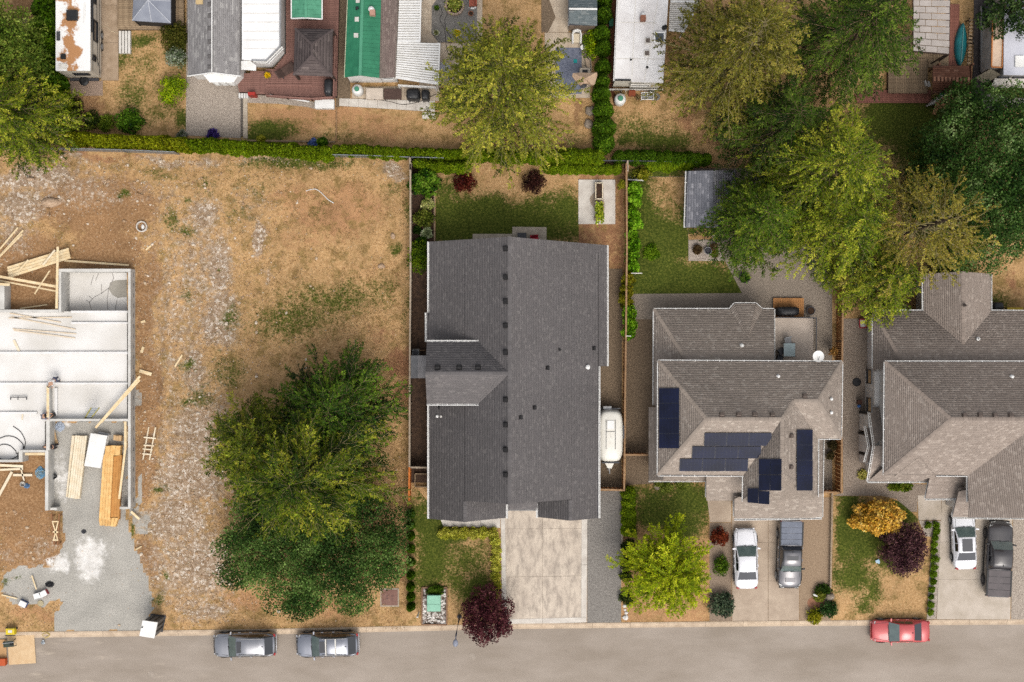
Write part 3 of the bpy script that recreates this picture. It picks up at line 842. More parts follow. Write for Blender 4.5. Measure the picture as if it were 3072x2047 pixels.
M_VENTT = mat('taupe_vent', C(112,98,90), C(92,82,74),4,.6)
# ---------------------------------------------------------------- charcoal house
def charcoal_house():
 h = thing('house', 'long charcoal shingle gable house with a west cross gable behind the pale driveway', 'house', W(1536,1130))
 h.location = (0,0,0)
 S = Shingles(C(112,108,107), C(117,112,111), C(126,121,119), tab=.24)
 ez = 3.1; pit = .6
 xl = W(1287,0, ez).x; xr = .0
 xrg = W(1529,0,6.75).x
 rz_ = ez+(xrg-xl)*pit
 X_ur = W(1821,0,2.45).x; X_lr = W(1796,0,2.8).x
 zr = lambda X: rz_-(X-xrg)*pit
 zl = lambda X: rz_-(xrg-X)*pit
 yt = 7.40; yb =-13.25; ym =-11.7
 xw = W(1395,0,4.7).x; xe = W(1712,0,4.4).x
 y1, y2 = W(0,938,3.1).y, W(0,1026,3.1).y
 xl2 = xl-.18
 # west slope, east slope
 left = [(xl, yb, zl(xl)),(xl, y2, zl(xl)),(xl2, y2, zl(xl2)),(xl2, y1, zl(xl2)),(xl, y1, zl(xl)),(xl, yt, zl(xl)),(xrg, yt+.08, rz_),(xrg, ym, rz_),(xw, ym, zl(xw)),(xw, yb-.02, zl(xw))]
 S.plane(left)
 yj = W(0,1099,2.5).y
 right = [(xrg, yt+.08, rz_),(X_ur, yt-.2, zr(X_ur)),(X_ur, yj, zr(X_ur)),(X_lr, yj, zr(X_lr)),(X_lr, yb, zr(X_lr)),(xe, yb-.02, zr(xe)),(xe, ym, zr(xe)),(xrg, ym, rz_)]
 S.plane(right)
 # inner slopes of the two front gables
 xi, xo = W(1519,0,3.1).x, W(1613,0,3.1).x
 zi = zl(xw)-(xi-xw)*pit; zo = zr(xe)-(xe-xo)*pit
 S.plane([(xw, yb-.02, zl(xw)),(xi, yb+.05, zi),(xi, ym+1.6, zi),(xw, ym+1.6, zl(xw))],-.02)
 S.plane([(xe, yb-.02, zr(xe)),(xe, ym+1.6, zr(xe)),(xo, ym+1.6, zo),(xo, yb+.05, zo)],-.02)
 # entry roof between them
 ez2 = min(zi, zo)
 S.plane([(xi, ym+.5, ez2+.9),(xo, ym+.5, ez2+.9),(xo, ym-.95, ez2-.05),(xi, ym-.95, ez2-.05)],-.03)
 S.cap((xrg, ym-.02, rz_+.0),(xrg, yt+.1, rz_+.0))
 S.cap((xw, ym-.05, zl(xw)),(xw, yb, zl(xw))); S.cap((xe, ym-.05, zr(xe)),(xe, yb, zr(xe)))
 # cross gable on the west slope
 ce = 5.35
 ya, yb2 = W(0,1026, ce).y, W(0,1212, ce).y
 yc = (ya+yb2)/2; cr = rz_+.0
 xg = W(1279,0,5.9).x
 xv = xrg-(rz_-ce)/pit
 S.plane([(xg, ya, ce),(xv, ya, ce),(xrg, yc, cr),(xg-.02, yc, cr)],.0)
 S.plane([(xg, yb2, ce),(xg-.02, yc, cr),(xrg, yc, cr),(xv, yb2, ce)],.0)
 S.cap((xg, yc, cr),(xrg, yc, cr))
 ro = S.build(h, M_DECKC)
 # walls
 wl = MB()
 wl.prism([(xl+.45, yb+.5),(X_lr-.45, yb+.5),(X_lr-.45, yj),(X_ur-.45, yj),(X_ur-.45, yt-.7),(xl+.45, yt-.5)],0,2.35)
 wl.prism([(xl+.45, yb2+.3),(xv+1, yb2+.3),(xv+1, ya-.3),(xl+.45, ya-.3)],2.2, ce-.1)
 obj('wall', wl, M_SIDINGG, h)
 for y, pts in ((yt-.5,[(xl+.45,2.3),(X_ur-.45,2.3),(X_ur-.45, zr(X_ur-.45)-.1),(xrg, rz_-.1),(xl+.45, zl(xl+.45)-.1)]),
    (yb+.5,[(xl+.45,2.3),(xi-.3,2.3),(xw, zl(xw)-.15)]),(yb+.5,[(xo+.3,2.3),(X_lr-.45,2.3),(xe, zr(xe)-.15)])):
  obj('gable_wall', MB().poly([(x, y, z) for x, z in pts]), M_SIDINGG, h)
 obj('gable_wall', MB().poly([(xg+.3, yb2+.3, ce-.1),(xg+.3, ya-.3, ce-.1),(xg+.3, yc, cr-.2)]), M_SIDINGG, h)
 for a, b in (((xl-.06, yt, ez),(xl-.06, y1, ez)),((xl2-.06, y1, ez-.1),(xl2-.06, y2, ez-.1)),((xl-.06, yb2+.0, ez),(xl-.06, yb, ez)),
    ((X_ur+.06, yt-.2, zr(X_ur)),(X_ur+.06, yj, zr(X_ur))),((X_lr+.06, yj, zr(X_lr)),(X_lr+.06, yb, zr(X_lr))),
    ((xg, ya+.06, ce),(xv, ya+.06, ce)),((xg, yb2-.06, ce),(xv, yb2-.06, ce)),((xi+.05, yb, zi),(xi+.05, ym-.5, zi)),((xo-.05, yb, zo),(xo-.05, ym-.5, zo))):
  gutter(h, a, b, w=.1)
 gd = MB().box(((xo+X_lr)/2, yb+.49,1.1),(4.2,.06,2.2)); obj('garage_door', gd, M_WHITE, h)
 obj('door', MB().box(((xi+xo)/2, ym+.2,1.05),(1.0,.08,2.1)), mat('dark_door', C(70,56,48), None,4,.5), h)
 window(h,((xl+xi)/2, yb+.47,1.4),1.8,1.2,(0,-1), two=True)
 window(h,(xl+.44,3.0,1.5),1.2,1.0,(-1,0)); window(h,(X_ur-.44,3.0,1.5),1.2,1.0,(1,0))
 window(h,(-1, yt-.48,1.3),2.0,1.4,(0,1), two=True)
 # vents
 LP = [left[0], left[5], left[7]]; RP = [right[0], right[1], right[7]]
 for y in (746,832,904,977,1057,1199,1274,1349,1424):
  box_vent(ro, on_plane(LP,1518, y), plane_n(LP), M_VENTC,.27,.26)
 CP = [(xg, ya, ce),(xv, ya, ce),(xrg, yc, cr)]
 for tx in (1668,1867,2040):
  box_vent(ro, on_plane(CP,768+tx*.32653,1024+243*.32653), plane_n(CP), M_VENTC,.27,.26)
 for tx, ty, k in ((435,80,0),(750,65,1),(325,245,1),(205,610,1),(78,700,1)):
  q = on_plane(RP,1536+tx*.32653,1024+ty*.32653)
  if k: box_vent(ro, q, plane_n(RP), M_VENTC,.2,.16)
  else: pipe_vent(ro, q, M_VENTC)
 q = on_plane(RP,1536+695*.32653,1024+238*.32653); flue(ro, q, M_WHITE,.11,.35)
 q = on_plane(LP,768+1665*.32653,1024+690*.32653); flue(ro, q, M_WHITE,.07,.3)
 q = on_plane(LP,768+1700*.32653,1024+690*.32653); flue(ro, q, M_OFFWHITE,.06,.3)
 pipe_vent(ro, on_plane(LP,768+1685*.32653,1024+612*.32653), M_VENTC)
charcoal_house()
# ---------------------------------------------------------------- taupe house with solar panels
TA, TB, TC = C(160,147,135), C(169,155,143), C(184,171,158)
def solar_house():
 h = thing('house', 'taupe shingle hip roof house carrying dark solar panels', 'house')
 S = Shingles(TA, TB, TC, tab=.25)
 ez = 5.3; rz_ = 7.45; rz2 = 6.75
 P = lambda x, y, z=ez: W(x, y, z)
 A = P(1975,1083); B = P(2526,1086); Cc = P(2523,1316); D = P(2454,1316); E = P(1974,1426); Fp = P(2230,1427)
 rz_ = 7.38
 r1 = W(2119,1257.5, rz_); r2 = W(2346,1257.5, rz_); z3 = 6.71
 r3 = W(2381,1203, z3); r4 = W(2454,1203, z3)
 vN = r2
 gw = W(2229,1505, ez); ge_ = W(2453,1492, ez); rend = Vector((r2.x, gw.y+2.2, rz_-.02))
 S.plane([A, r1, E])                                      # west hip
 S.plane([A, B, r4, r3, r2, r1])                          # north slope
 S.plane([B, Cc, r4])                                     # east hip
 S.plane([r3, r4, Cc, D])
 S.plane([E, r1, r2, Fp])                                 # south slope
 S.plane([r2, r3, D, ge_, rend])                          # garage wing, east side
 S.plane([r2, rend, gw, Fp])                              # garage wing, west side
 S.plane([rend, ge_, gw])                                 # garage wing, front hip
 for a, b in ((A, r1),(E, r1),(B, r4),(r1, r2),(r3, r4),(Cc, r4),(r2, r3),(r2, rend),(rend, gw),(rend, ge_)): S.cap(a, b)
 # lower roofs
 lz = 2.75; lt = 4.1
 N1 = W(1962,928, lz); N2 = W(2322,930, lz)
 NPL = [N1, W(2322,928, lz), W(2322,1100,4.6)]; N2 = W(2322,928, lz)
 up_l = on_plane(NPL,2070,1100); up_r = on_plane(NPL,2322,1100)
 S.plane([N1, N2, up_r, up_l])
 S.plane([W(2189,928, lz), W(2204,911, lz), on_plane(NPL,2243,1014)],.03); S.plane([W(2204,911, lz), W(2267,911, lz), on_plane(NPL,2243,1014)],.03); S.plane([W(2267,911, lz), W(2287,928, lz), on_plane(NPL,2243,1014)],.03)
 S.plane([N1, up_l, Vector((up_l.x, W(0,1216, lz).y, up_l.z)), W(1961,1216, lz)])
 S.cap(N1, up_l)
 # west lean-to and porch roof
 S.plane([W(1946,1222,2.75), W(1946,1441,2.75), W(1990,1441,3.9), W(1990,1222,3.9)])
 S.plane([W(1946,1443,2.75), W(2120,1443,2.75), W(2120,1418,3.5), W(1972,1418,3.5)],.012)
 S.plane([W(2119,1420,3.8), W(2232,1420,3.8), W(2230,1502,2.85), W(2119,1502,2.85)])
 # garage roof
 S.plane([W(2203,1490,3.6), W(2468,1480,3.9), W(2466,1552,2.8), W(2203,1556,2.8)])
 S.plane([W(2441,1318,3.6), W(2470,1318,2.85), W(2467,1500,2.85), W(2441,1500,3.6)],.01)
 ro = S.build(h, M_DECKT)
 obj('wall', MB().prism(inset([A, B, Cc, D, W(2452,1465, ez), W(2232,1465, ez), Fp, E],.45),2.6, ez-.12), M_SIDING, h)
 obj('wall', MB().prism(inset([N1, N2, W(2322,1230, lz), W(2466,1230, lz), W(2466,1550, lz), W(2206,1552, lz), W(2206,1440, lz), W(1950,1441, lz), W(1950,1230, lz), W(1962,1230, lz)],.4),0,2.62), M_SIDING, h)
 for a, b in ((A, B),(A, E),(E, Fp),(B, Cc),(Cc, D),(D, ge_),(Fp, gw),(N1, W(2189,928, lz)),(W(2189,928, lz), W(2204,911, lz)),(W(2204,911, lz), W(2267,911, lz)),
    (W(2267,911, lz), W(2286,928, lz)),(W(2286,928, lz), N2),(N2, W(2322,1082, lz+.6)),(N1, W(1961,1216, lz)),(W(1946,1443, lz), W(2119,1443, lz)),(W(2119,1443,2.8), W(2119,1492,2.8)),
    (W(2470,1318,2.85), W(2466,1552,2.8)),(W(2203,1500,2.8), W(2203,1550,2.8)),(W(2466,1555,2.75), W(2203,1559,2.75))):
  gutter(h, a, b)
 obj('garage_door', MB().box((W(2335,0).x, W(0,1545).y+.38,1.1),(4.8,.08,2.15)), M_WHITE, h)
 window(h, W(2050,940,1.4)+Vector((0,-.25,0)),1.5,1.1,(0,1), two=True)
 NP = [A, B, r1]; EP = [B, Cc, r4]; SP = [E, r1, vN]
 WP = [r2, D, ge_]
 for tx, ty in ((1927,675),(2082,675),(2230,675)): box_vent(ro, on_plane(NP,1536+tx*.32653,1024+ty*.32653), plane_n(NP), M_VENTT,.25,.2)
 for tx, ty in ((337,505),(40,678)): box_vent(ro, on_plane(NP,2304+tx*.32653,1024+ty*.32653), plane_n(NP), M_VENTT,.25,.2)
 for tx, ty in ((210,868),(207,1155)): box_vent(ro, on_plane(WP,2304+tx*.32653,1024+ty*.32653), plane_n(WP), M_VENTT,.22,.2)
 for tx, ty in ((92,322),): flue(ro, on_plane(NP,2304+tx*.32653,1024+ty*.32653), M_WHITE,.075,.35)
 for tx, ty in ((578,530),(578,655)): flue(ro, on_plane(EP,2304+tx*.32653,1024+ty*.32653), M_WHITE,.075,.35)
 LP = [N1, N2, up_r]
 flue(ro, on_plane(LP,1536+2110*.32653,1024+40*.32653), M_WHITE,.09,.4)
 # solar arrays
 def array(label, P, quads):
  n = plane_n(P)
  t = thing('solar_array', label, 'solar panels', group='solar arrays on the taupe roof')
  for q in quads:
   c = [on_plane(P, x, y)+n*.12 for x, y in q]
   ctr = sum(c, Vector())/4
   c = [ctr+(p-ctr)*.985 for p in c]
   fr = MB(); fr.add([p-n*.04 for p in c]+c,[(3,2,1,0),(4,5,6,7),(0,1,5,4),(1,2,6,5),(2,3,7,6),(3,0,4,7)])
   pn = obj('solar_panel', fr, mat('panel_frame', C(46,50,66), None,3,.45), t)
   gl = [ctr+(p-ctr)*.965+n*.004 for p in c]
   nu = 6; cells = MB()
   for i in range(nu):
    for j in range(4):
     f = lambda u, v: (gl[0]*(1-u)+gl[1]*u)*(1-v)+(gl[3]*(1-u)+gl[2]*u)*v
     e = .012
     cells.poly([f((i+e*2)/nu,(j+e)/4), f((i+1-e*2)/nu,(j+e)/4), f((i+1-e*2)/nu,(j+1-e)/4), f((i+e*2)/nu,(j+1-e)/4)])
   obj('cells', cells, mat('solar_cell', C(24,30,58), C(16,20,42),.7,.22, spec=.25, detail=2), pn)
   lg = MB()
   for i in (0,1):
    a = (c[0] if i == 0 else c[1]); bq = (c[3] if i == 0 else c[2])
    lg.beam(a*.8+bq*.2-n*.04 , a*.8+bq*.2-n*.13,.05,.05); lg.beam(a*.2+bq*.8-n*.04, a*.2+bq*.8-n*.13,.05,.05)
   obj('brackets', lg, M_GREY, pn, kind='stuff')
  return t
 k10 = lambda a, b: (1536+a*.32653,1024+b*.32653); k11 = lambda a, b: (2304+a*.32653,1024+b*.32653)
 WHP = [A, r1, E]
 ys = [430,570,708,848,984]
 array('column of four solar panels on the west hip, upright at the far left', WHP,[[k10(1355, ys[i]), k10(1544, ys[i]), k10(1542, ys[i+1]), k10(1354, ys[i+1])] for i in range(4)])
 row = lambda x0, x1, y0, y1, n: [[k10(x0+(x1-x0)*i/n, y0), k10(x0+(x1-x0)*(i+1)/n, y0), k10(x0-6+(x1-x0)*(i+1)/n, y1), k10(x0-6+(x1-x0)*i/n, y1)] for i in range(n)]
 array('top row of three stepped solar panel rows on the south slope', SP, row(1768,2384,836,955,3))
 array('middle row of three stepped solar panel rows on the south slope', SP, row(1656,2290,960,1070,3))
 array('bottom row of three stepped solar panel rows on the south slope', SP, row(1541,2170,1074,1188,3))
 GP = [r2, rend, gw]
 array('blue block of solar panels on the inner slope of the garage wing', GP,[[k11(-78,1080), k11(28,1080), k11(26,1225), k11(-78,1225)],[k11(30,1080), k11(132,1080), k11(130,1225), k11(28,1225)],
  [k11(-78,1228), k11(26,1228), k11(24,1372), k11(-78,1372)],[k11(28,1228), k11(130,1228), k11(128,1372), k11(26,1372)]])
 array('small pair of solar panels lowest on the roof above the garage', GP,[[k11(-180,1350), k11(-82,1350), k11(-82,1490), k11(-182,1482)],[k11(-80,1375), k11(20,1375), k11(18,1500), k11(-80,1492)]])
 ys = [812,953,1094,1232,1372]
 array('column of four solar panels on the east slope of the garage wing', WP,[[k11(256, ys[i]), k11(402, ys[i]), k11(400, ys[i+1]), k11(254, ys[i+1])] for i in range(4)])
solar_house()
# ---------------------------------------------------------------- taupe house at the east edge
def east_house():
 h = thing('house', 'taupe shingle two storey house cut by the right edge, white walls showing', 'house')
 S = Shingles(C(156,142,131), C(165,151,140), C(178,164,152), tab=.25)
 ez = 5.5; rz_ = 7.55
 A = W(2655,1086, ez); r1 = W(2853,1257.5, rz_); r2 = W(3240,1257.5, rz_); E = W(2652,1425, ez); B = W(3240,1086, ez)
 S.plane([A, r1, E]); S.plane([A, B, r2, r1])
 e1 = W(2683,1427, ez); g1 = W(2684,1426, ez); gp = W(2758,1369,6.3); g2 = W(2809,1427, ez); e2 = W(2903,1427, ez)
 SPL = [E, r1, r2]; vv = on_plane(SPL,3230,1186+20)
 vv = on_plane(SPL,3126,1262)
 S.plane([E, r1, W(3126,1257.5, rz_), vv, e2])
 WPL = [e2, vv, e2+Vector((.35,-3,0))]
 S.plane([on_plane(SPL,2684,1427), on_plane(SPL,2758,1369), W(2746,1446,5.0)],.03); S.plane([on_plane(SPL,2758,1369), on_plane(SPL,2809,1427), W(2746,1446,5.0)],.03)
 # south wing going out of the picture
 S.plane([e2, vv, on_plane(WPL,3240,1262), on_plane(WPL,3240,1553), on_plane(WPL,2905,1553)],.0)
 S.cap(E, r1)
 S.cap(A, r1); S.cap(r1, E); S.cap(r1, r2); pass
 # lower roofs: north block with its projecting gable
 lz = 2.95; top = 4.6
 N1 = W(2619,933, lz)
 NPL = [N1, W(3240,933, lz), W(3240,1110, top+.2)]; ul = on_plane(NPL,2720,1110)
 S.plane([N1, W(2771,933, lz), on_plane(NPL,2890,1030), W(2973,933, lz), W(3240,933, lz), on_plane(NPL,3240,1110), ul])
 S.plane([N1, ul, Vector((W(2619,0, lz).x, ul.y, lz))])
 nv = on_plane(NPL,2890,1034); gt = W(2888,815, nv.z)
 S.plane([W(2769,822, lz), W(2771,934, lz), nv, gt],.02); S.plane([gt, on_plane(NPL,2890,1034), W(2973,934, lz), W(2973,822, lz)],.02)
 S.cap(gt, on_plane(NPL,2890,1034)); S.cap(N1, ul)
 # west bump-out gables
 S.plane([W(2604,1222,2.9), W(2637,1222,2.9), W(2650,1312,3.7), W(2621,1338,3.7)],0); S.plane([W(2604,1444,2.9), W(2621,1338,3.7), W(2652,1338,3.7), W(2660,1444,2.9)],.0)
 S.plane([W(2594,1280,2.6), W(2618,1290,2.6), W(2622,1338,3.0), W(2606,1338,3.0)],-.05); S.plane([W(2594,1386,2.6), W(2606,1338,3.0), W(2622,1338,3.0), W(2614,1386,2.6)],-.05)
 # low roof along the south side, porch, garage
 S.plane([W(2604,1444,2.9), W(2655,1400,3.9), W(2800,1400,3.9), W(2790,1444,2.9)],.01)
 S.plane([W(2790,1430,3.9), W(2902,1428,3.9), W(2875,1494,2.85), W(2776,1496,2.85)])
 S.plane([W(2875,1466,4.1), W(3240,1466,4.6), W(3240,1553,2.8), W(2857,1551,2.8)])
 ro = S.build(h, M_DECKT)
 obj('wall', MB().prism([tuple(p)[:2] for p in inset([A, B, W(3240,1500, ez), W(2915,1500, ez), W(2915,1425, ez), E],.42)],2.5, ez-.12), M_SIDINGW, h)
 obj('wall', MB().prism([tuple(p)[:2] for p in inset([N1, W(3240,935, lz), W(3240,1545, lz), W(2862,1545, lz), W(2862,1440, lz), W(2612,1440, lz), W(2612,1100, lz), W(2619,1100, lz)],.38)],0,2.6), M_SIDINGW, h)
 obj('wall', MB().prism([tuple(p)[:2] for p in inset([W(2769,822, lz), W(2973,822, lz), W(2973,960, lz), W(2769,960, lz)],.4)],0,2.7), M_SIDINGW, h)
 # west chimney blocks and trim under the lean-to
 for x0, x1, y0, y1 in ((2578,2604,1240,1290),(2576,2604,1302,1352),(2578,2600,1362,1386)):
  a, c = W(x0, y0), W(x1, y1)
  obj('wall_panel', MB().box(((a.x+c.x)/2-.0,(a.y+c.y)/2,1.2),(c.x-a.x, a.y-c.y,2.4)), M_SIDINGW, h)
  obj('trim_board', MB().box(((a.x+c.x)/2, a.y+.06,1.22),(c.x-a.x+.1,.12,2.46)), M_BLACK, h)
 for y in (1130,1215): window(h, W(2607, y,4.0)+Vector((.05,0,0)),1.0,1.3,(-1,0), M_BLACK)
 for a, b in ((A, B),(A, E),(W(2903,1427, ez), W(2809,1427, ez)),(N1, W(2771,933, lz)),(W(2973,933, lz), W(3240,935, lz)),(W(2769,822, lz), W(2769,933, lz)),(W(2973,822, lz), W(2973,933, lz)),
    (N1, W(2619,1106, lz)),(W(2604,1222,2.9), W(2621,1338,3.7)),(W(2621,1338,3.7), W(2603,1444,2.9)),(W(2594,1280,2.6), W(2606,1338,3.0)),(W(2606,1338,3.0), W(2593,1386,2.6)),
    (W(2603,1446,2.9), W(2790,1446,2.9)),(W(2788,1440,2.9), W(2776,1496,2.85)),(W(2903,1430,5.4), W(2903,1506,4.9)),(W(2876,1468,2.9), W(2858,1551,2.8)),(W(2858,1554,2.78), W(3240,1556,2.78)),(W(2776,1498,2.83), W(2872,1497,2.83))):
  gutter(h, a, b)
 obj('garage_door', MB().box((W(2990,0).x, W(0,1530).y+.2,1.1),(4.8,.08,2.15)), M_WHITE, h)
 NP = [A, B, r1]
 for tx, ty in ((1805,685),(1948,682),(2085,685),(2230,685)): box_vent(ro, on_plane(NP,2304+tx*.32653,1024+ty*.32653), plane_n(NP), M_VENTT,.27,.22)
 flue(ro, on_plane(NP,2304+2237*.32653,1024+325*.32653), M_WHITE,.08,.35)
 pipe_vent(ro, W(2304+1810*.32653,512+1240*.32653,4.2), M_VENTT)
 pipe_vent(ro, W(2935,1017,4.0), M_WHITE)
east_house()
# ------------------------------------------------------------------ foliage
def norm(a): return a/np.maximum(1e-9, np.linalg.norm(a, axis=1, keepdims=True))
def leaves(name, P, D, U, Ln, Wd, col, parent, fold=.25, m=None):
 """one small four-cornered leaf or needle spray at each P, along D, facing U"""
 D = norm(D); S = norm(np.cross(D, U)); U2 = np.cross(S, D)
 Ln = Ln[:, None]; Wd = Wd[:, None]
 V = np.stack([P, P+D*Ln*.45+S*Wd+U2*Wd*fold, P+D*Ln, P+D*Ln*.45-S*Wd+U2*Wd*fold],1).reshape(-1,3)
 Q = np.arange(len(V)).reshape(-1,4)
 me = np_mesh(name, V, Q, np.repeat(col,4,0), m or M_LEAF)
 return obj(name, me, None, parent) if parent is not None else me
def lerp(a, b, t): return a+(b-a)*t
def cols(n, stops, t, jit, rng):
 """colours along a list of stops at t in 0..1, each leaf a little different"""
 st = np.array(stops); t = np.clip(t,0,.9999)*(len(st)-1)
 i = t.astype(int); f = (t-i)[:, None]
 c = st[i]*(1-f)+st[np.minimum(i+1, len(st)-1)]*f
 return np.clip(c*(1+rng.normal(0, jit,(n,1)))*(1+rng.normal(0, jit*.4,(n,3))),.003,.9)
def conifer(label, apex, h, Rr, seed, stops, name='conifer_tree', n_limb=150, prof=.62, rise=.15, droop=.3, dens=1.0, spray=.27, low=.12, bark=None, twig_col=None, group=None, bare=0.0, wood=1.0, plume=.74, subs=8, curl=.0):
 """trunk, limbs in spirals, side limbs, and a narrow plume of needle sprays along every one of them"""
 rng = np.random.default_rng(seed)
 top = W(apex[0], apex[1], h)
 t = thing(name, label, 'tree',(top.x, top.y,0), group=group)
 bark = twig_col or bark or M_BARK
 obj('trunk', MB().tube([(0,0,-.1),(.05,0, h*.4),(0,.05, h*.8),(0,0, h)],[h*.018+.06, h*.013+.04, h*.006+.03,.015],8), M_DARKBARK, t)
 br = MB(); seg = []          # segments of plume: p0, p1, t-value, radius
 UP = np.array([0,0,1.])
 for i in range(n_limb):
  f = min(.985, low+(1-low)*(i+rng.random())/n_limb)
  az = i*2.39996+rng.normal(0,.3)
  L = Rr*((1-f)**prof)*rng.uniform(.66,1.12)+.3
  if f<.3: L *= .62+1.27*f
  d = np.array([math.cos(az), math.sin(az),0.]); sd_ = np.array([-d[1], d[0],0.])
  bend = rng.normal(curl,.18); ri = rise+rng.normal(0,.1)+.4*f; dr = droop*rng.uniform(.7,1.4)
  org = np.array([0,0, f*h]); tone = rng.normal(0,.17)
  def pt(s): return org+d*(L*s)+sd_*(L*bend*s*s)+UP*(L*(ri*s-dr*s*s))
  N = max(4, int(L*1.4)); pts = [pt(k/N) for k in range(N+1)]
  r0 = (.01+.0075*L)*wood
  br.tube([Vector(p) for p in pts],[r0*(1-.85*k/N) for k in range(N+1)],4, cap=False)
  for k in range(N):
   s = (k+.5)/N
   if s>.1+bare: seg.append((pts[k], pts[k+1],.42+tone,1.0-.45*s))
  ns = max(2, int(subs*min(1.2, L/3.5)))
  for q in range(ns):
   s = .2+bare*.5+.72*(q+rng.random())/ns; b0 = pt(s); tn = pt(min(1, s+.05))-pt(s-.05); tn = tn/np.linalg.norm(tn)
   sg = 1 if q%2 else -1; an = rng.uniform(.55,1.0)*sg
   pr = np.cross(UP, tn); pr /= np.linalg.norm(pr)
   dd = tn*math.cos(an)+pr*math.sin(an); l2 = min(2.4,(.3+.5*L*(1.05-s))*rng.uniform(.6,1.1)); M = max(2, int(l2*1.8))
   cv =-sg*.25+rng.normal(0,.1); ts = rng.normal(0,.2)
   p2 = [b0+dd*(l2*k/M)+np.cross(UP, dd)*(l2*cv*(k/M)**2)+UP*(-.22*l2*(k/M)**2) for k in range(M+1)]
   br.tube([Vector(p) for p in p2],[r0*.42*(1-.8*k/M) for k in range(M+1)],3, cap=False)
   for k in range(M): seg.append((p2[k], p2[k+1],.40+.2*(k+.5)/M+tone+ts,.95-.35*k/M))
 obj('branches', br, bark, t)
 A = np.array([q[0] for q in seg]); B = np.array([q[1] for q in seg]); tv = np.array([q[2] for q in seg]); pr = np.array([q[3] for q in seg])
 ln = np.linalg.norm(B-A, axis=1); k = np.maximum(2,(ln*29*dens).astype(int))
 idx = np.repeat(np.arange(len(seg)), k); n = len(idx); u = rng.random(n)
 P = A[idx]+(B-A)[idx]*u[:, None]
 D0 = norm((B-A)[idx]); S0 = norm(np.cross(np.tile(UP,(n,1)), D0))
 an = rng.uniform(.45,1.15, n)*np.where(rng.random(n)<.5,1,-1)
 D = norm(D0*np.cos(an)[:, None]+S0*np.sin(an)[:, None]+UP*rng.normal(.0,.28,(n,1)))
 Ln = spray*1.25*plume*pr[idx]*rng.uniform(.6,1.25, n); Wd = spray*.135*rng.uniform(.7,1.3, n)
 P[:,2] += rng.normal(0,.04, n)
 leaves('crown', P, D, norm(np.tile(UP,(n,1))+rng.normal(0,.4,(n,3))), Ln, Wd, cols(n, stops, np.clip(tv[idx]+.16*(u-.5)+rng.normal(0,.13, n),0,1),.15, rng), t)
 return t
def crown_points(rng, n, lobes):
 """points on and inside a cluster of leafy lobes; each lobe (x, y, z, rx, ry, rz)"""
 A = np.array([l[3]*l[4] for l in lobes]); A = A/A.sum()
 w = rng.choice(len(lobes), n, p=A)
 L = np.array(lobes)[w]
 v = norm(rng.normal(0,1,(n,3))); v[:,2] = np.abs(v[:,2])*np.where(rng.random(n)<.8,1,-1)
 r = 1-.45*rng.random(n)**2.2
 return L[:, :3]+v*L[:,3:]*r[:, None], v, r
def leafy(label, name, cat, px, h, rx, ry, seed, stops, n=9000, leaf=.16, lobes=26, lob=.34, trunk=True, group=None, base=0.0, flat=.5, shape=1.0, bark=None, wd=.42, at=None):
 """broadleaf tree or shrub: trunk and limbs, and a crown of separate leaves in lobes"""
 rng = np.random.default_rng(seed)
 c = at if at is not None else W(px[0], px[1], h*.6)
 t = thing(name, label, cat,(c[0], c[1], base), group=group)
 LB = []
 for i in range(lobes):
  a = i*2.39996+rng.normal(0,.2); q = math.sqrt((i+.5)/lobes)
  k = lob*rng.uniform(.75,1.25)
  x, y = q*(1-lob*.8)*rx*math.cos(a), q*(1-lob*.8)*ry*math.sin(a)
  zt = h*(.45+.55*math.sqrt(max(0.02,1-(q**2)*shape)) )*rng.uniform(.92,1.03)
  rz_ = min(h*.42, k*max(rx, ry)*.9+.08)
  LB.append((x, y, max(rz_*.9, zt-rz_), k*rx, k*ry, rz_))
  if h>2.2: LB.append((x*1.03, y*1.03, max(rz_,(zt-rz_)*.5), k*rx*.9, k*ry*.9, rz_))
 P, v, r = crown_points(rng, n, LB)
 P[:,2] = np.maximum(P[:,2],.04)
 D = norm(v*.6+rng.normal(0,.6,(n,3))+np.array([0,0,.15]))
 U = norm(np.array([0,0,1.])*flat+v*.6+rng.normal(0,.35,(n,3)))
 lobe_t = fbm(P[:,0]*1.6/max(.6, rx*.3)+seed, P[:,1]*1.6/max(.6, rx*.3),3)
 tt = np.clip(.5+(lobe_t-.5)*1.3+rng.normal(0,.16, n),0,1)
 tm = MB()
 if trunk:
  tm.tube([(0,0,-.05),(.02,.02, h*.3),(0,0, h*.62)],[.03+h*.02,.02+h*.015,.015],7)
  for l in LB[::max(1, len(LB) // 9)]:
   tm.tube([(0,0, h*.18),(l[0]*.5, l[1]*.5, h*.2+(l[2]-h*.2)*.6),(l[0], l[1], l[2])],[.015+h*.008,.012+h*.005,.006],5, cap=False)
  obj('trunk', tm, bark or M_DARKBARK, t)
 leaves('crown', P, D, U, leaf*rng.uniform(.7,1.3, n), leaf*wd*rng.uniform(.7,1.2, n), cols(n, stops, tt,.13, rng), t)
 return t
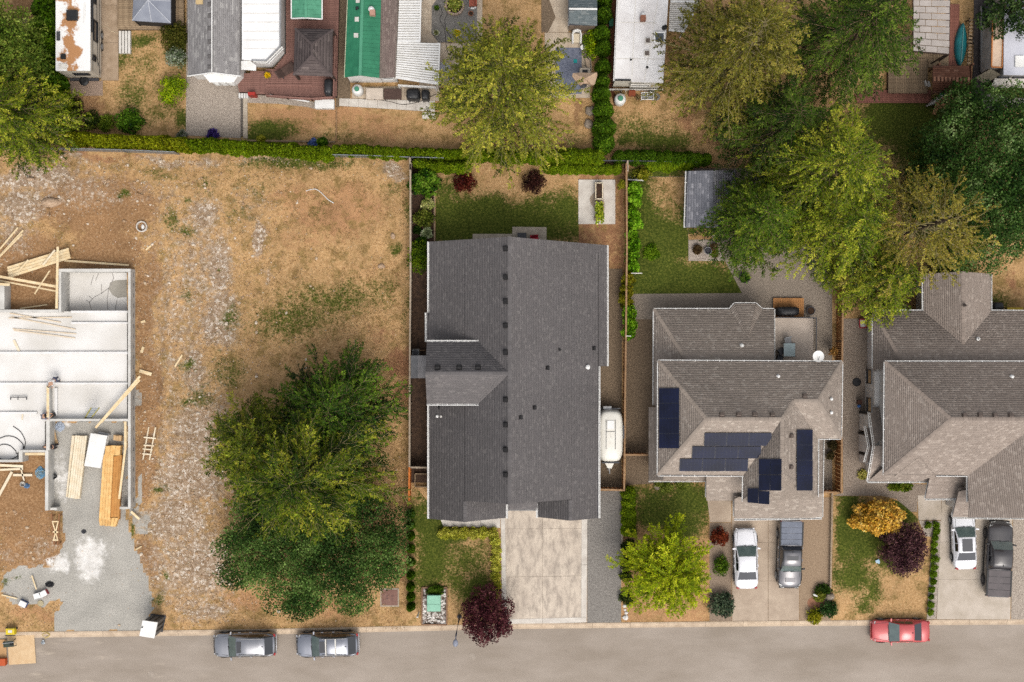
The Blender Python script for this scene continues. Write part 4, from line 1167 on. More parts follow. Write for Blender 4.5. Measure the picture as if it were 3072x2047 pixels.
# hedge cedars: four shapes, copied
CED = [C(72,92,16), C(108,132,22), C(146,166,34,1.1)]
CEDY = [C(92,100,16), C(134,142,24), C(174,174,40,1.1)]
CEDD = [C(50,74,16), C(78,110,24), C(112,144,36)]
def cedar_mesh(seed, stops, n=1500, h=1.0, lean=0.0):
 """unit cedar: radius about 1, height 1; sprays stand upright in flat fans"""
 rng = np.random.default_rng(seed)
 z = 1-rng.random(n)**.62
 rad = np.where(z<.25,.86+.5*z,(1-(np.maximum(z-.25,0)/.75)**1.45))*.98
 rad = np.clip(rad,.05,1)
 a = rng.random(n)*2*math.pi
 lump = .84+.32*vnoise(np.cos(a)*2.2+seed, z*4+np.sin(a)*2.2)
 rr = rad*lump*(1-.3*rng.random(n)**3)
 P = np.stack([np.cos(a)*rr, np.sin(a)*rr, z],1)
 out = np.stack([np.cos(a), np.sin(a), a*0],1)
 D = norm(out*.5+rng.normal(0,.35,(n,3))+np.array([0,0,.45]))
 U = norm(out*.5+np.array([0,0,.7])+rng.normal(0,.4,(n,3)))
 tt = np.clip(.5+(lump-1)*1.2+rng.normal(0,.2, n),0,1)
 return P, D, U, cols(n, stops, tt,.14, rng)
def cedar_set(prefix, stops, nvar, n, rxy, h):
 out = []
 for k in range(nvar):
  rng = np.random.default_rng(900+k)
  P, D, U, cl = cedar_mesh(300+k*7, stops, n)
  P = P*np.array([rxy, rxy, h])
  ln = .17*rng.uniform(.7,1.3, n); wd = .055*rng.uniform(.7,1.3, n)
  me = leaves('foliage', P, D, U, ln, wd, cl, None)
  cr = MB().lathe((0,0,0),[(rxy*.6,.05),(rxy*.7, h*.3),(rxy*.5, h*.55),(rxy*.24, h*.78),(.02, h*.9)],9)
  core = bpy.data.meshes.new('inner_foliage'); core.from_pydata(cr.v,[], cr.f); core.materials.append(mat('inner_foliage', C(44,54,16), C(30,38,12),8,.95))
  st = MB().tube([(0,0,-.05),(0,0, h*.5)],[.05,.03],6)
  stem = bpy.data.meshes.new('trunk'); stem.from_pydata(st.v,[], st.f); stem.materials.append(M_DARKBARK)
  out.append((me, core, stem))
 return out
CS_G = cedar_set('g', CED,4,2000,.5,2.6)
CS_Y = cedar_set('y', CEDY,3,2000,.52,3.0)
CS_D = cedar_set('d', CEDD,4,2000,.55,2.4)
def cedar(px, z_top, r, sets, label, group, name='hedge_cedar', k=0, at=None):
 me, core, stem = sets[k%len(sets)]
 h0 = 2.6 if sets is CS_G else 3.0 if sets is CS_Y else 2.4
 r0 = .5 if sets is CS_G else .52 if sets is CS_Y else .55
 p = W(px[0], px[1], z_top*.6) if at is None else at
 t = thing(name, label, 'hedge cedar',(p[0], p[1],0), k*1.7, group)
 t.scale = (r/r0, r/r0, z_top/h0)
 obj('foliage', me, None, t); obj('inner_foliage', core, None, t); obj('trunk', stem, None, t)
 return t
def nth(k):
 w = ('first', 'second', 'third', 'fourth', 'fifth', 'sixth', 'seventh', 'eighth', 'ninth', 'tenth', 'eleventh', 'twelfth', 'thirteenth', 'fourteenth', 'fifteenth', 'sixteenth', 'seventeenth', 'eighteenth', 'nineteenth', 'twentieth', 'twenty-first', 'twenty-second', 'twenty-third', 'twenty-fourth', 'twenty-fifth', 'twenty-sixth')
 return w[k]
def run(pts, n, z, r, sets, label, group, jit=3, seed=1):
 rng = random.Random(seed)
 L = [0]
 for i in range(len(pts)-1): L.append(L[-1]+math.dist(pts[i], pts[i+1]))
 for k in range(n):
  s = L[-1]*(k+.5)/n
  i = max(j for j in range(len(L)) if L[j] <= s or j == 0); i = min(i, len(pts)-2)
  f = (s-L[i])/(L[i+1]-L[i])
  x = pts[i][0]+(pts[i+1][0]-pts[i][0])*f; y = pts[i][1]+(pts[i+1][1]-pts[i][1])*f
  cedar((x+rng.uniform(-jit, jit), y+rng.uniform(-jit, jit)), z*rng.uniform(.84,1.12), r*rng.uniform(.8,1.1), sets, f'{nth(k)} from the west: {label}', group, k=rng.randrange(12))
# north boundary hedge, west to east
run([(160,410),(330,418),(500,425),(560,428)],20,3.9,.44, CS_Y, 'tall yellow-green cedar in the hedge above the rubble lot', 'yellow-green hedge cedars above the rubble lot')
run([(540,432),(640,432),(760,440),(880,448),(985,458)],22,3.4,.46, CS_G, 'green cedar in the dense hedge below the gravel parking', 'green hedge cedars behind the rubble lot')
run([(1000,445),(1100,450),(1200,455),(1300,458)],15,2.8,.4, CS_G, 'rounded green cedar in the row along the chain link fence', 'rounded cedars along the chain link fence')
run([(1310,460),(1470,466),(1630,470)],15,2.5,.46, CS_G, 'rounded cedar under the skirt of the big olive fir', 'cedars under the big olive fir', seed=8)
run([(1245,488),(1320,498),(1400,500)],9,2.0,.42, CS_G, 'small green cedar inside the back fence of the charcoal house', 'small cedars behind the charcoal house', seed=4)
run([(1630,470),(1700,470),(1795,470)],8,2.5,.6, CS_G, 'clipped cedar in the hedge beside the big olive fir', 'clipped cedars right of the olive fir')
run([(1630,502),(1700,506),(1790,505),(1860,505)],10,1.6,.38, CS_G, 'small cedar at the back fence above the planter pad', 'small cedars above the planter pad', seed=6)
run([(1850,466),(1950,470),(2060,474),(2130,476)],12,2.4,.52, CS_D, 'dark green cedar in the hedge below the white mobile home', 'dark cedars below the white mobile home')
run([(1950,488),(2080,492)],6,1.5,.5, CS_G, 'low bright cedar at the grey fence below the white mobile home', 'low bright cedars below the white mobile home', seed=3)
# hedge running north beside the white mobile home: single trees one can tell apart
for k,(x, y, r, d) in enumerate([(1812,-10,.75, 'topmost'),(1813,38,.72, 'second from the top'),(1808,96,.66, 'third from the top, beside the grey shed'),(1812,140,.64, 'fourth from the top'),(1812,195,.62, 'fifth from the top, beside the patio seats'),
        (1808,240,.64, 'sixth from the top'),(1806,280,.72, 'third from the bottom'),(1812,325,.78, 'second from the bottom'),(1814,378,.9, 'lowest on its side of the lawn'),(1815,425,.85, 'touching the cross hedge')]):
 cedar((x, y),2.6, r*.86, CS_D, f'round cedar left of the white mobile home, {d}', 'column of cedars beside the white mobile home', k=k)
# west edge hedge beside the camper
for k,(x, y, r) in enumerate([(130,20,.95),(128,70,.85),(126,118,.85),(126,160,.82),(130,205,.85),(150,250,.9),(165,300,.9),(168,350,.85),(165,390,.8)]):
 cedar((x, y),3.2, r, CS_D if k<6 else CS_G, f'{nth(k)} from the top: tall dark cedar in the hedge left of the camper', 'hedge cedars left of the camper', k=k)
# small cedars on the front boundary
for k, y in enumerate([1545,1580,1612,1650,1690,1730,1765,1795,1825]):
 cedar((1231, y),1.7,.3, CS_D, f'{nth(k)} from the top: narrow young cedar in the row beside the big maple', 'young cedars along the front boundary', k=k)
for k,(y, d) in enumerate(((1484, 'topmost'),(1510, 'second'),(1540, 'third'),(1566, 'fourth'),(1592, 'lowest'))):
 cedar((1888, y),1.6,.5, CS_G, f'plump cedar beside the gravel drive, {d} of the five', 'five plump cedars beside the gravel drive', k=k)
# ------------------------------------------------------------------ big trees
OLV = [C(44,52,14), C(92,100,28), C(140,142,46), C(190,182,70)]
OLVG = [C(40,54,12), C(80,100,22), C(130,142,36), C(186,186,62)]
YLV = [C(54,54,18), C(98,98,32), C(140,134,50), C(184,170,78)]
DKG = [C(30,44,14), C(52,74,22), C(78,102,32), C(116,136,50)]
M_TWIG = mat('pale_twig', C(160,146,100), C(120,108,70),4,.95)
conifer('big olive green fir standing beside the column of cedars, over the patio',(1505,185),18,7.4,21, OLV, n_limb=115, twig_col=M_TWIG)
conifer('broad yellow-olive fir beside the white mobile home, bare twigs on top',(2300,60),20,6.9,22, YLV, n_limb=110, twig_col=M_TWIG, bare=.05, wood=1.3)
conifer('dark green fir between the yellow-olive fir and the timber deck',(2680,0),18,6.6,23, DKG, n_limb=110)
conifer('dark fir below the yellow-olive fir, behind the back hedge',(2410,330),15,5.6,24, DKG, n_limb=90)
conifer('great green fir over the walled garden and its little shed',(2580,455),18,6.9,25, OLVG, n_limb=115, twig_col=M_TWIG)
conifer('western crown of the fir clump, nearest the little shed',(2310,640),12,4.9,29,[C(40,58,16), C(70,98,24), C(104,128,36), C(150,162,54)], n_limb=120)
conifer('green fir crown lower in the clump, above the gravel yard',(2600,655),14,5.8,26, OLVG, n_limb=105, twig_col=M_TWIG)
conifer('sparse golden fir with bare curved branches above the eastern house',(2880,650),17,6.9,27,[C(64,62,20), C(106,100,34), C(148,136,54), C(188,168,80)], n_limb=76, twig_col=M_TWIG, dens=1.0, bare=.06, wood=1.3, rise=.25, plume=.6, subs=6, curl=.2)
conifer('low dense fir leaning over the north roof of the eastern house',(2690,830),9,4.4,28, OLVG, n_limb=90)
conifer('tall cedar with long golden branches above the dark maple on the rubble lot',(866,1462),15,8.2,31,[C(30,48,12), C(62,86,18), C(108,124,30), C(180,180,58)], n_limb=130, twig_col=M_TWIG, rise=.4, droop=.38, spray=.27, wood=1.1, plume=.85)
conifer('second cedar top beside the golden-branched cedar, nearest the rubble',(725,1360),11,5.0,32,[C(40,54,14), C(80,98,24), C(122,134,38), C(176,174,58)], n_limb=120, twig_col=M_TWIG, rise=.35)
conifer('dark cedar nearest the fence in the clump on the rubble lot',(985,1240),10,6.1,33,[C(24,42,12), C(44,70,18), C(72,100,28), C(114,138,42)], n_limb=130, rise=.3)
leafy('big dark green maple below the golden-branched cedar on the rubble lot', 'maple_tree', 'tree',(935,1628),7.5,7.5,5.9,41,[C(30,46,20), C(54,78,34), C(86,112,52), C(126,150,80)], n=60000, leaf=.15, lobes=90, lob=.17, flat=.9, shape=.7)
leafy('dark blue-green broadleaf tree below the motorhome', 'broadleaf_tree', 'tree',(2975,520),11,6.0,7.2,42,[C(26,44,18), C(46,70,28), C(72,98,44), C(128,150,92)], n=52000, leaf=.17, lobes=70, lob=.2, flat=.8)
leafy('dark broadleaf tree hanging over the motorhome roof', 'broadleaf_tree', 'tree',(3060,20),9,2.2,2.6,43,[C(30,46,26), C(48,68,36), C(72,94,50), C(100,118,68)], n=5000, leaf=.2, lobes=14, lob=.26)
leafy('large loose green tree in the north-west corner', 'broadleaf_tree', 'tree',(-30,150),11,3.2,4.6,44,[C(52,70,26), C(84,106,36), C(122,138,54), C(166,170,88)], n=26000, leaf=.17, lobes=40, lob=.22)
conifer('feathery yellow-green conifer west of the rubble lot hedge',(-50,300),12,4.8,45, OLVG, n_limb=120)
conifer('bright lime larch on the front lawn between the two driveways',(2012,1725),6.0,4.1,51,[C(96,116,12), C(134,152,18), C(168,180,28), C(200,204,52,1.1)], name='larch_tree', n_limb=90, prof=.34, dens=1.35, spray=.27, rise=.4, droop=.2, low=.22, subs=6, bark=mat('olive_twig', C(150,140,50), C(110,100,36),4,.9))
PUR = [C(44,22,26), C(80,40,46), C(112,62,66), C(142,92,92)]
leafy('purple plum tree overhanging the kerb beside the street lamp', 'plum_tree', 'tree',(1460,1850),4.4,2.1,2.3,52, PUR, n=9000, leaf=.14, lobes=34, lob=.24, flat=.4)
leafy('dark purple plum tree on the eastern front lawn', 'plum_tree', 'tree',(2716,1645),3.8,1.85,2.3,53,[C(44,28,32), C(78,50,54), C(108,74,76), C(138,100,98)], n=8500, leaf=.14, lobes=32, lob=.24, flat=.4)
leafy('golden yellow small tree above the purple plum on the eastern lawn', 'small_tree', 'tree',(2640,1556),3.2,2.0,1.35,54,[C(196,142,44), C(228,172,66,1.1), C(246,196,92,1.15), C(252,220,130,1.2)], n=6500, leaf=.2, lobes=26, lob=.26, flat=.7)
# ------------------------------------------------------------------ shrubs
LIME = [C(70,92,8), C(120,146,14,1.1), C(170,186,30,1.25)]
GRN = [C(30,52,12), C(62,98,22), C(108,146,40), C(150,182,66)]
YEL = [C(120,122,30), C(180,178,60,1.1), C(222,216,100,1.2)]
def shrub(label, px, r, h, stops, seed, ry=None, n=None, leaf=.13, group=None, cat='shrub', name='shrub', lobes=14, lob=.36,**k):
 ry = ry or r
 return leafy(label, name, cat, px, h, r, ry, seed, stops, n=n or int(1100*max(.35, r*ry)+500), leaf=leaf, lobes=lobes, lob=lob, group=group,**k)
shrub('bright lime domed shrub beside the gravel parking',(518,270),1.25,1.5, LIME,61, leaf=.12, lobes=26, lob=.26)
shrub('white flowering variegated shrub beside the grey shingle home',(525,170),.85,1.2,[C(60,80,40), C(136,150,116), C(216,220,200,1.1)],62, leaf=.11)
shrub('olive leafy shrub behind the gazebo',(520,105),1.15,1.7,[C(44,50,16), C(86,88,34), C(126,120,54)],63)
shrub('dark low shrub just north of the yellow-green hedge',(275,360),.75,1.0,[C(28,42,14), C(56,74,26), C(90,104,42)],64)
shrub('leafy bright green shrub in the dry garden behind the hedge',(382,362),1.15,1.4, GRN,65, ry=.95, leaf=.17)
shrub('small yellow-green shrub left of the leafy bright shrub',(318,368),.7,.8,[C(50,70,16), C(100,120,34), C(150,166,60)],66)
shrub('dark shrub in the shade under the camper garden',(215,318),.9,1.0,[C(34,40,18), C(62,66,30), C(92,92,46)],67)
shrub('purple flowering plant at the end of the gravel parking',(637,406),.5,.5,[C(50,40,80), C(76,58,130), C(110,90,170)],68, cat='flowers', name='flowering_plant')
shrub('blue hydrangea at the hedge below the timber steps',(940,430),.38,.5,[C(60,90,60), C(100,130,200), C(150,170,230)],69, cat='flowers', name='flowering_plant')
shrub('dark green shrub beside the blue hydrangea',(965,428),.45,.6, GRN,70)
shrub('pale yellow flowers at the hedge left of the blue hydrangea',(783,418),.3,.3, YEL,71, cat='flowers', name='flowering_plant')
shrub('pale flowering plant at the foot of the gravel parking',(545,405),.4,.4,[C(90,110,60), C(190,190,170), C(230,228,214)],72, cat='flowers', name='flowering_plant')
shrub('yellow-green shrub in a pot shape beside the patio furniture',(1772,130),.7,1.1, LIME,73, ry=1.3)
shrub('leafy bright shrub in the top corner of the planting bed',(1272,545),1.2,1.8, GRN,74, ry=1.15, leaf=.2)
shrub('variegated shrub in the middle of the planting bed',(1283,612),.5,.7,[C(90,110,40), C(170,180,90), C(226,222,150)],75)
shrub('olive shrub below the variegated shrub in the planting bed',(1273,655),.85,1.0,[C(46,58,18), C(92,104,36), C(140,146,62)],76, ry=.75)
shrub('spiky white-green plant at the lower end of the planting bed',(1280,700),.38,.4,[C(80,100,60), C(170,184,130), C(230,232,200)],77, leaf=.2)
shrub('big bright shrub spilling over the fence at the corner of the charcoal roof',(1254,772),.95,2.2,[C(44,64,10), C(92,118,18), C(140,160,34)],78, ry=1.35)
shrub('small green shrub above the big bright shrub by the fence',(1262,728),.45,1.0, GRN,79)
shrub('dark low plant inside the fence in the planting bed',(1252,690),.3,.3,[C(26,44,16), C(50,76,26), C(80,104,44)],80)
shrub('dark red maple shrub behind the back lawn, left one',(1394,548),.95,1.2,[C(48,20,18), C(92,40,32), C(128,62,48)],81)
shrub('blackish red shrub behind the back lawn, right one',(1600,545),.95,1.2,[C(30,18,18), C(54,32,28), C(78,48,40)],82)
for i,(x, y, r, h) in enumerate([(1903,570,.55,1.6),(1905,600,.6,1.7),(1898,640,.5,1.5),(1905,672,.6,1.6),(1897,705,.5,1.5),(1900,735,.6,1.6),(1895,765,.55,1.5),(1898,800,.5,1.4)]):
 shrub(f'{nth(i)} from the top: bright vine mound on the wires along the garden fence',(x, y), r, h,[C(48,76,12), C(98,146,24,1.1), C(156,200,56,1.15)],100+i, leaf=.2, group='vines on the garden fence', name='vine', cat='vine', lobes=8)
for i,(x, y, r, h, st) in enumerate([(1884,838,.55,1.8,0),(1880,870,.55,1.8,0),(1878,900,.6,1.8,0),(1886,935,.6,1.8,1),(1890,970,.6,1.8,1),(1886,1000,.55,1.8,1)]):
 shrub(f'{nth(i % 3)} from the top: olive vine mound over the fence beside the charcoal house' if st == 0 else f'{nth(i % 3)} from the top: bright vine mound at the end of the fence planting',(x, y), r, h,
  [C(70,72,14), C(120,118,26), C(168,156,44)] if st == 0 else [C(48,76,12), C(98,146,24), C(156,196,50)],120+i, leaf=.16, group='olive vines on the fence' if st == 0 else 'bright vines at the fence end', name='vine', cat='vine', lobes=8)
shrub('yellow-green weedy shrub at the top corner of the walled garden',(1925,522),.7,.8,[C(70,80,20), C(120,126,36), C(170,168,60)],83, ry=.5)
shrub('rounded lime plant on the lawn near the vine wires',(1953,757),.65,.35,[C(60,90,16), C(96,130,24), C(130,160,40)],84)
for i in range(6):
 shrub(f'{nth(i)} from the west: round golden-lime shrub below the front walk',(1333+i*28.5,1600+(i%2)*2),.5,.75, YEL,140+i, leaf=.1, group='golden shrubs below the front walk', n=1400)
for i in range(7):
 shrub(f'{nth(i)} from the top: golden-lime shrub along the driveway edge',(1487+(i%2)*2-1,1625+i*26),.42,.75, YEL,150+i, leaf=.1, group='golden shrubs along the driveway', n=1200)
shrub('low green juniper at the head of the green utility box',(1306,1772),.75,.5,[C(34,56,14), C(70,100,26), C(106,134,44)],85, ry=.4)
shrub('red-leaved shrub at the corner of the west front lawn',(2158,1612),.75,1.0,[C(62,26,18), C(112,48,32), C(150,76,46)],86, ry=.8)
shrub('green shrub right of the lime larch beside the driveway',(2163,1700),.65,1.0,[C(36,58,14), C(76,108,24), C(120,148,44)],87, ry=.85)
shrub('blue-green pine shrub at the kerb between lawn and driveway',(2166,1815),1.05,1.3,[C(34,46,34), C(72,88,66), C(116,130,100)],88, leaf=.16)
for i,(x, y, r) in enumerate([(1884,1640,.6),(1880,1695,.55),(1878,1730,.45),(1880,1795,.6)]):
 shrub(f'{nth(i)} from the top: low dark shrub between gravel drive and lime larch',(x, y), r,.7,[C(34,48,20), C(70,84,36), C(110,118,56)],160+i, group='low shrubs along the gravel drive')
shrub('dark round shrub at the kerb corner of the eastern lawn',(2486,1828),.75,.9,[C(24,44,20), C(48,76,36), C(82,110,58)],89)
shrub('golden-green round shrub overhanging the kerb',(2445,1850),.65,.8,[C(84,90,16), C(140,142,28), C(196,182,50)],90)
shrub('mossy rounded shrub beside the boulder',(2458,1790),.45,.6,[C(70,80,24), C(116,122,44), C(160,160,70)],91)
shrub('dark low shrub above the mossy shrub',(2470,1768),.6,.5,[C(26,42,14), C(54,78,26), C(90,110,42)],92, ry=.4)
shrub('tufty grass clump under the low roof of the eastern house',(2702,1458),.85,.5,[C(60,84,16), C(110,130,34), C(160,170,66)],93, ry=.4, leaf=.22)
shrub('yellow tufted plant at the corner of the eastern house',(2588,1424),.35,.35,[C(120,120,50), C(180,172,84), C(220,210,120)],94)
for i,(tx, ty, r) in enumerate([(1475,128,.33),(1547,125,.36),(1547,185,.36),(1535,245,.34),(1530,305,.32),(1530,365,.34),(1530,440,.5),(1527,515,.38),(1523,580,.36),(1518,645,.36),(1507,720,.32),(1502,785,.26),(1500,860,.34),(1496,928,.32)]):
 shrub(f'{nth(i)} from the top: clipped box ball in the pebble strip',(2304+tx*.32653,1535+ty*.32653), r*.8,.5,[C(64,90,14), C(100,130,26), C(144,166,52)],170+i, leaf=.08, n=900, group='clipped box balls in the pebble strip', lobes=9)
for i,(tx, ty, r, d) in enumerate([(1420,1335,.5, 'green mound'),(1350,1300,.35, 'pale tuft'),(1560,1310,.45, 'grey-green tuft')]):
 shrub(f'{d} in the bed below the low west roof of the solar house',(1536+tx*.32653,1024+ty*.32653), r,.5,[C(60,76,24), C(112,126,46), C(160,166,80)],190+i)
for i,(tx, ty) in enumerate(((1020,130),(1205,40))):
 shrub(('thin yellow-green sapling leaning over the fence above the planters', 'yellowing sapling at the top of the walled garden')[i],(1536+tx*.32653,512+ty*.32653),.4,1.5,[C(90,96,20), C(150,148,40), C(196,186,70)],195+i, n=500)
# ------------------------------------------------------------------ homes and gardens of the north row
def plate(b, pts, t=.06, m=0):
 P = [Vector(p) for p in pts]; n = len(P)
 nn = Vector((0,0,0))
 for i in range(n):
  a, c = P[i], P[(i+1)%n]; nn += Vector(((a.y-c.y)*(a.z+c.z),(a.z-c.z)*(a.x+c.x),(a.x-c.x)*(a.y+c.y)))
 if nn.z<0: P = P[::-1]
 lo = [p-Vector((0,0, t)) for p in P]
 return b.add(P+lo,[tuple(range(n)), tuple(range(n,2*n))[::-1]]+[(i, n+i, n+(i+1)%n,(i+1)%n)[::-1] for i in range(n)][::1], m)
def P3(k, pts): return [T(k,*p) for p in pts]
def boards(parent, poly, z, m, pitch=.15, axis='x', gap=.012, thick=.035, name='board'):
 """deck boards laid edge to edge over an outline, each board a piece"""
 pl = [(p[0], p[1]) if axis == 'x' else (p[1], p[0]) for p in poly]
 v0 = min(p[1] for p in pl); v1 = max(p[1] for p in pl)
 k = max(1, int(round((v1-v0)/pitch))); st = (v1-v0)/k
 for i in range(k):
  v = v0+(i+.5)*st; xs = []
  for j in range(len(pl)):
   (x0, y0),(x1, y1) = pl[j], pl[(j+1)%len(pl)]
   if (y0>v) != (y1>v): xs.append(x0+(x1-x0)*(v-y0)/(y1-y0))
  xs.sort()
  for a, c in zip(xs[::2], xs[1::2]):
   if c-a<.05: continue
   ctr = ((a+c)/2, v, z-thick/2); d = (c-a, st-gap, thick)
   if axis != 'x': ctr = (ctr[1], ctr[0], ctr[2]); d = (d[1], d[0], d[2])
   obj(name, MB().box((0,0,0), d), m, parent, loc=ctr)
def deck(name, label, poly, z, m, axis='x', pitch=.15, cat='deck', group=None):
 c = sum((Vector((p[0], p[1],0)) for p in poly), Vector())/len(poly)
 t = thing(name, label, cat,(0,0,0), group=group)
 obj('frame', MB().prism(inset(poly,.04),0, z-.04), mat('deck_underside', C(70,52,44), None,4,.95), t)
 boards(t, poly, z, m, pitch, axis)
 return t
def bx(k, x0, y0, x1, y1, z0, z1, b=None, m=0):
 """upright box whose top shows between two survey points"""
 a, c = T(k, x0, y0, z1), T(k, x1, y1, z1)
 b = b or MB()
 return b.box(((a.x+c.x)/2,(a.y+c.y)/2,(z0+z1)/2),(abs(c.x-a.x), abs(a.y-c.y), z1-z0), m=m)
# ---- camper with leaf litter on its roof
def camper():
 t = thing('camper_trailer', 'long white camper trailer with brown leaf litter on its roof', 'camper')
 a, c = T(0,515,-260,3.2), T(0,826,648,3.2)
 x0, x1, y0, y1 = a.x, c.x, c.y, a.y
 body = MB().prism([(x0, y0),(x1, y0),(x1, y1),(x0, y1)],.55,3.1)
 obj('body', body, mat('camper_side', C(226,214,196), C(206,194,176),1,.5), t)
 m, tt, p = newmat('camper_roof'); N = tt.nodes; L = tt.links
 tc = N.new('ShaderNodeTexCoord'); nz = N.new('ShaderNodeTexNoise'); nz.inputs['Scale'].default_value = .9; nz.inputs['Detail'].default_value = 9; nz.inputs['Roughness'].default_value = .62
 L.new(tc.outputs['Object'], nz.inputs[0])
 sp = N.new('ShaderNodeSeparateXYZ'); L.new(tc.outputs['Object'], sp.inputs[0])
 d = N.new('ShaderNodeMath'); d.operation = 'SUBTRACT'; L.new(sp.outputs[0], d.inputs[0]); d.inputs[1].default_value = (x0+x1)/2-.2
 ab = N.new('ShaderNodeMath'); ab.operation = 'ABSOLUTE'; L.new(d.outputs[0], ab.inputs[0])
 mu = N.new('ShaderNodeMath'); mu.operation = 'MULTIPLY_ADD'; L.new(ab.outputs[0], mu.inputs[0]); mu.inputs[1].default_value =-.22; L.new(nz.outputs['Fac'], mu.inputs[2])
 rp = N.new('ShaderNodeValToRGB'); L.new(mu.outputs[0], rp.inputs[0])
 rp.color_ramp.elements[0].position = .37; rp.color_ramp.elements[0].color = (*C(250,248,244),1)
 rp.color_ramp.elements[1].position = .43; rp.color_ramp.elements[1].color = (*C(186,132,84),1)
 L.new(rp.outputs[0], p.inputs['Base Color']); p.inputs['Roughness'].default_value = .7
 ro = obj('roof', MB().prism([(x0-.03, y0-.03),(x1+.03, y0-.03),(x1+.03, y1),(x0-.03, y1)],3.1,3.2), m, t)
 obj('air_conditioner', bx(0,608,92,706,184,3.2,3.5, MB().box((0,0,-50),(.1,.1,.1)) if False else None), M_BLACK, ro)
 obj('roof_vent', bx(0,556,496,600,542,3.2,3.35), M_BLACK, ro); obj('side_vent', bx(0,518,290,550,372,3.2,3.3), M_DARK, ro)
 obj('hatch', bx(0,540,586,616,636,3.2,3.26), M_OFFWHITE, ro); obj('ladder_rail', bx(0,770,30,784,215,3.2,3.26), M_WHITE, ro)
 obj('awning', MB().tube([(x1+.1, y1,2.95),(x1+.1, y0+2.9,2.95)],.09,8), M_BLACK, t)
 for yy, w, h, z in ((y0+3.2,1.5,.9,2.0),(y0+5.6,.7,.6,2.3),(y0+1.1,.35,.6,2.3)):
  window(t,(x1+.01, yy, z), w, h,(1,0), M_BLACK)
 window(t,((x0+x1)/2+.25, y0-.01,2.0),1.1,.5,(0,-1), M_BLACK)
 for z, yy in ((1.0,0),(2.55,0),(1.75,.6)):
  obj('stripe', MB().beam((x1+.012, y1, z),(x1+.012, y0+.1+yy, z-yy*.6),.02,.05), M_BLACK, t)
 sw = MB()
 pr = None
 for i in range(9):
  u = i/8; q = (x1+.014, y0+.3+1.1*math.sin(u*2.6),.8+2.0*u)
  if pr: sw.beam(pr, q,.02,.05)
  pr = q
 obj('stripe', sw, M_BLACK, t)
 obj('bumper', MB().box(((x0+x1)/2, y0-.15,.55),(2.2,.2,.2)), M_DARK, t)
 obj('spare_wheel', MB().lathe(((x0+x1)/2, y0-.3,.55),[(.32,0),(.36,.1),(.36,.2),(.2,.25)],14), M_BLACK, t)
 for tx, ty in ((936,326),(936,428)):
  q = T(0, tx, ty,.4)
  w = MB().tube([(x1-.25, q.y,.36),(x1+.02, q.y,.36)],.36,16); wo = obj('wheel', w, M_BLACK, t)
  obj('rim', MB().tube([(x1+.02, q.y,.36),(x1+.05, q.y,.36)],.22,12), M_GREY, wo)
camper()
def hose(label, pts, m, r=.018, name='hose', cat='hose'):
 P = [Vector(p) for p in pts]; out = []
 for i in range(len(P)-1):
  p0, p1, p2, p3 = P[max(i-1,0)], P[i], P[i+1], P[min(i+2, len(P)-1)]
  for k in range(5):
   u = k/5
   out.append(.5*((2*p1)+(-p0+p2)*u+(2*p0-5*p1+4*p2-p3)*u*u+(-p0+3*p1-3*p2+p3)*u**3))
 out.append(P[-1])
 return one(name, MB().tube(out, r,5), m, label, cat)
M_HOSE = mat('pale_hose', C(226,206,172), None,3,.6); M_HOSED = mat('dark_hose', C(74,62,54), None,3,.6)
hose('pale garden hose coiled behind the camper',[T(0,640,735,.03), T(0,630,800,.03), T(0,610,840,.03), T(0,640,870,.03), T(0,676,840,.03), T(0,650,800,.03), T(0,612,830,.04), T(0,580,860,.04), T(0,590,890,.04), T(0,612,875,.04)], M_HOSE)
hose('pale hose lying on the concrete beside the camper',[T(0,930,245,.07), T(0,980,248,.07), T(0,1030,290,.07), T(0,1085,300,.07)], M_HOSE)
deck('wooden_platform', 'small weathered platform under the loose green tree at the left', TT(0,[(170,180),(285,180),(285,520),(170,520)]),.5, M_WOODGREY, 'x',.16)
deck('wood_deck', 'weathered timber deck under the grey fabric gazebo', TT(0,[(1092,-40),(1700,-40),(1700,240),(1480,285),(1205,285),(1092,285)]),.4, M_WOODGREY, 'x',.16)
def steps(label, k, x0, y0, x1, y1, n, z, m, axis='y'):
 t = thing('steps', label, 'steps')
 for i in range(n):
  f0, f1 = i/n,(i+1)/n
  obj('step', bx(k, x0+(x1-x0)*f0, y0, x0+(x1-x0)*(f1-.06), y1,0, z*(1-.0)-.03*(i%2)) if axis == 'x' else bx(k, x0, y0+(y1-y0)*f0, x1, y0+(y1-y0)*(f1-.08),0, z*(1-f0)), m, t)
 return t
steps('white painted slatted step beside the timber deck',0,1092,285,1203,490,4,.35, M_OFFWHITE, 'x')
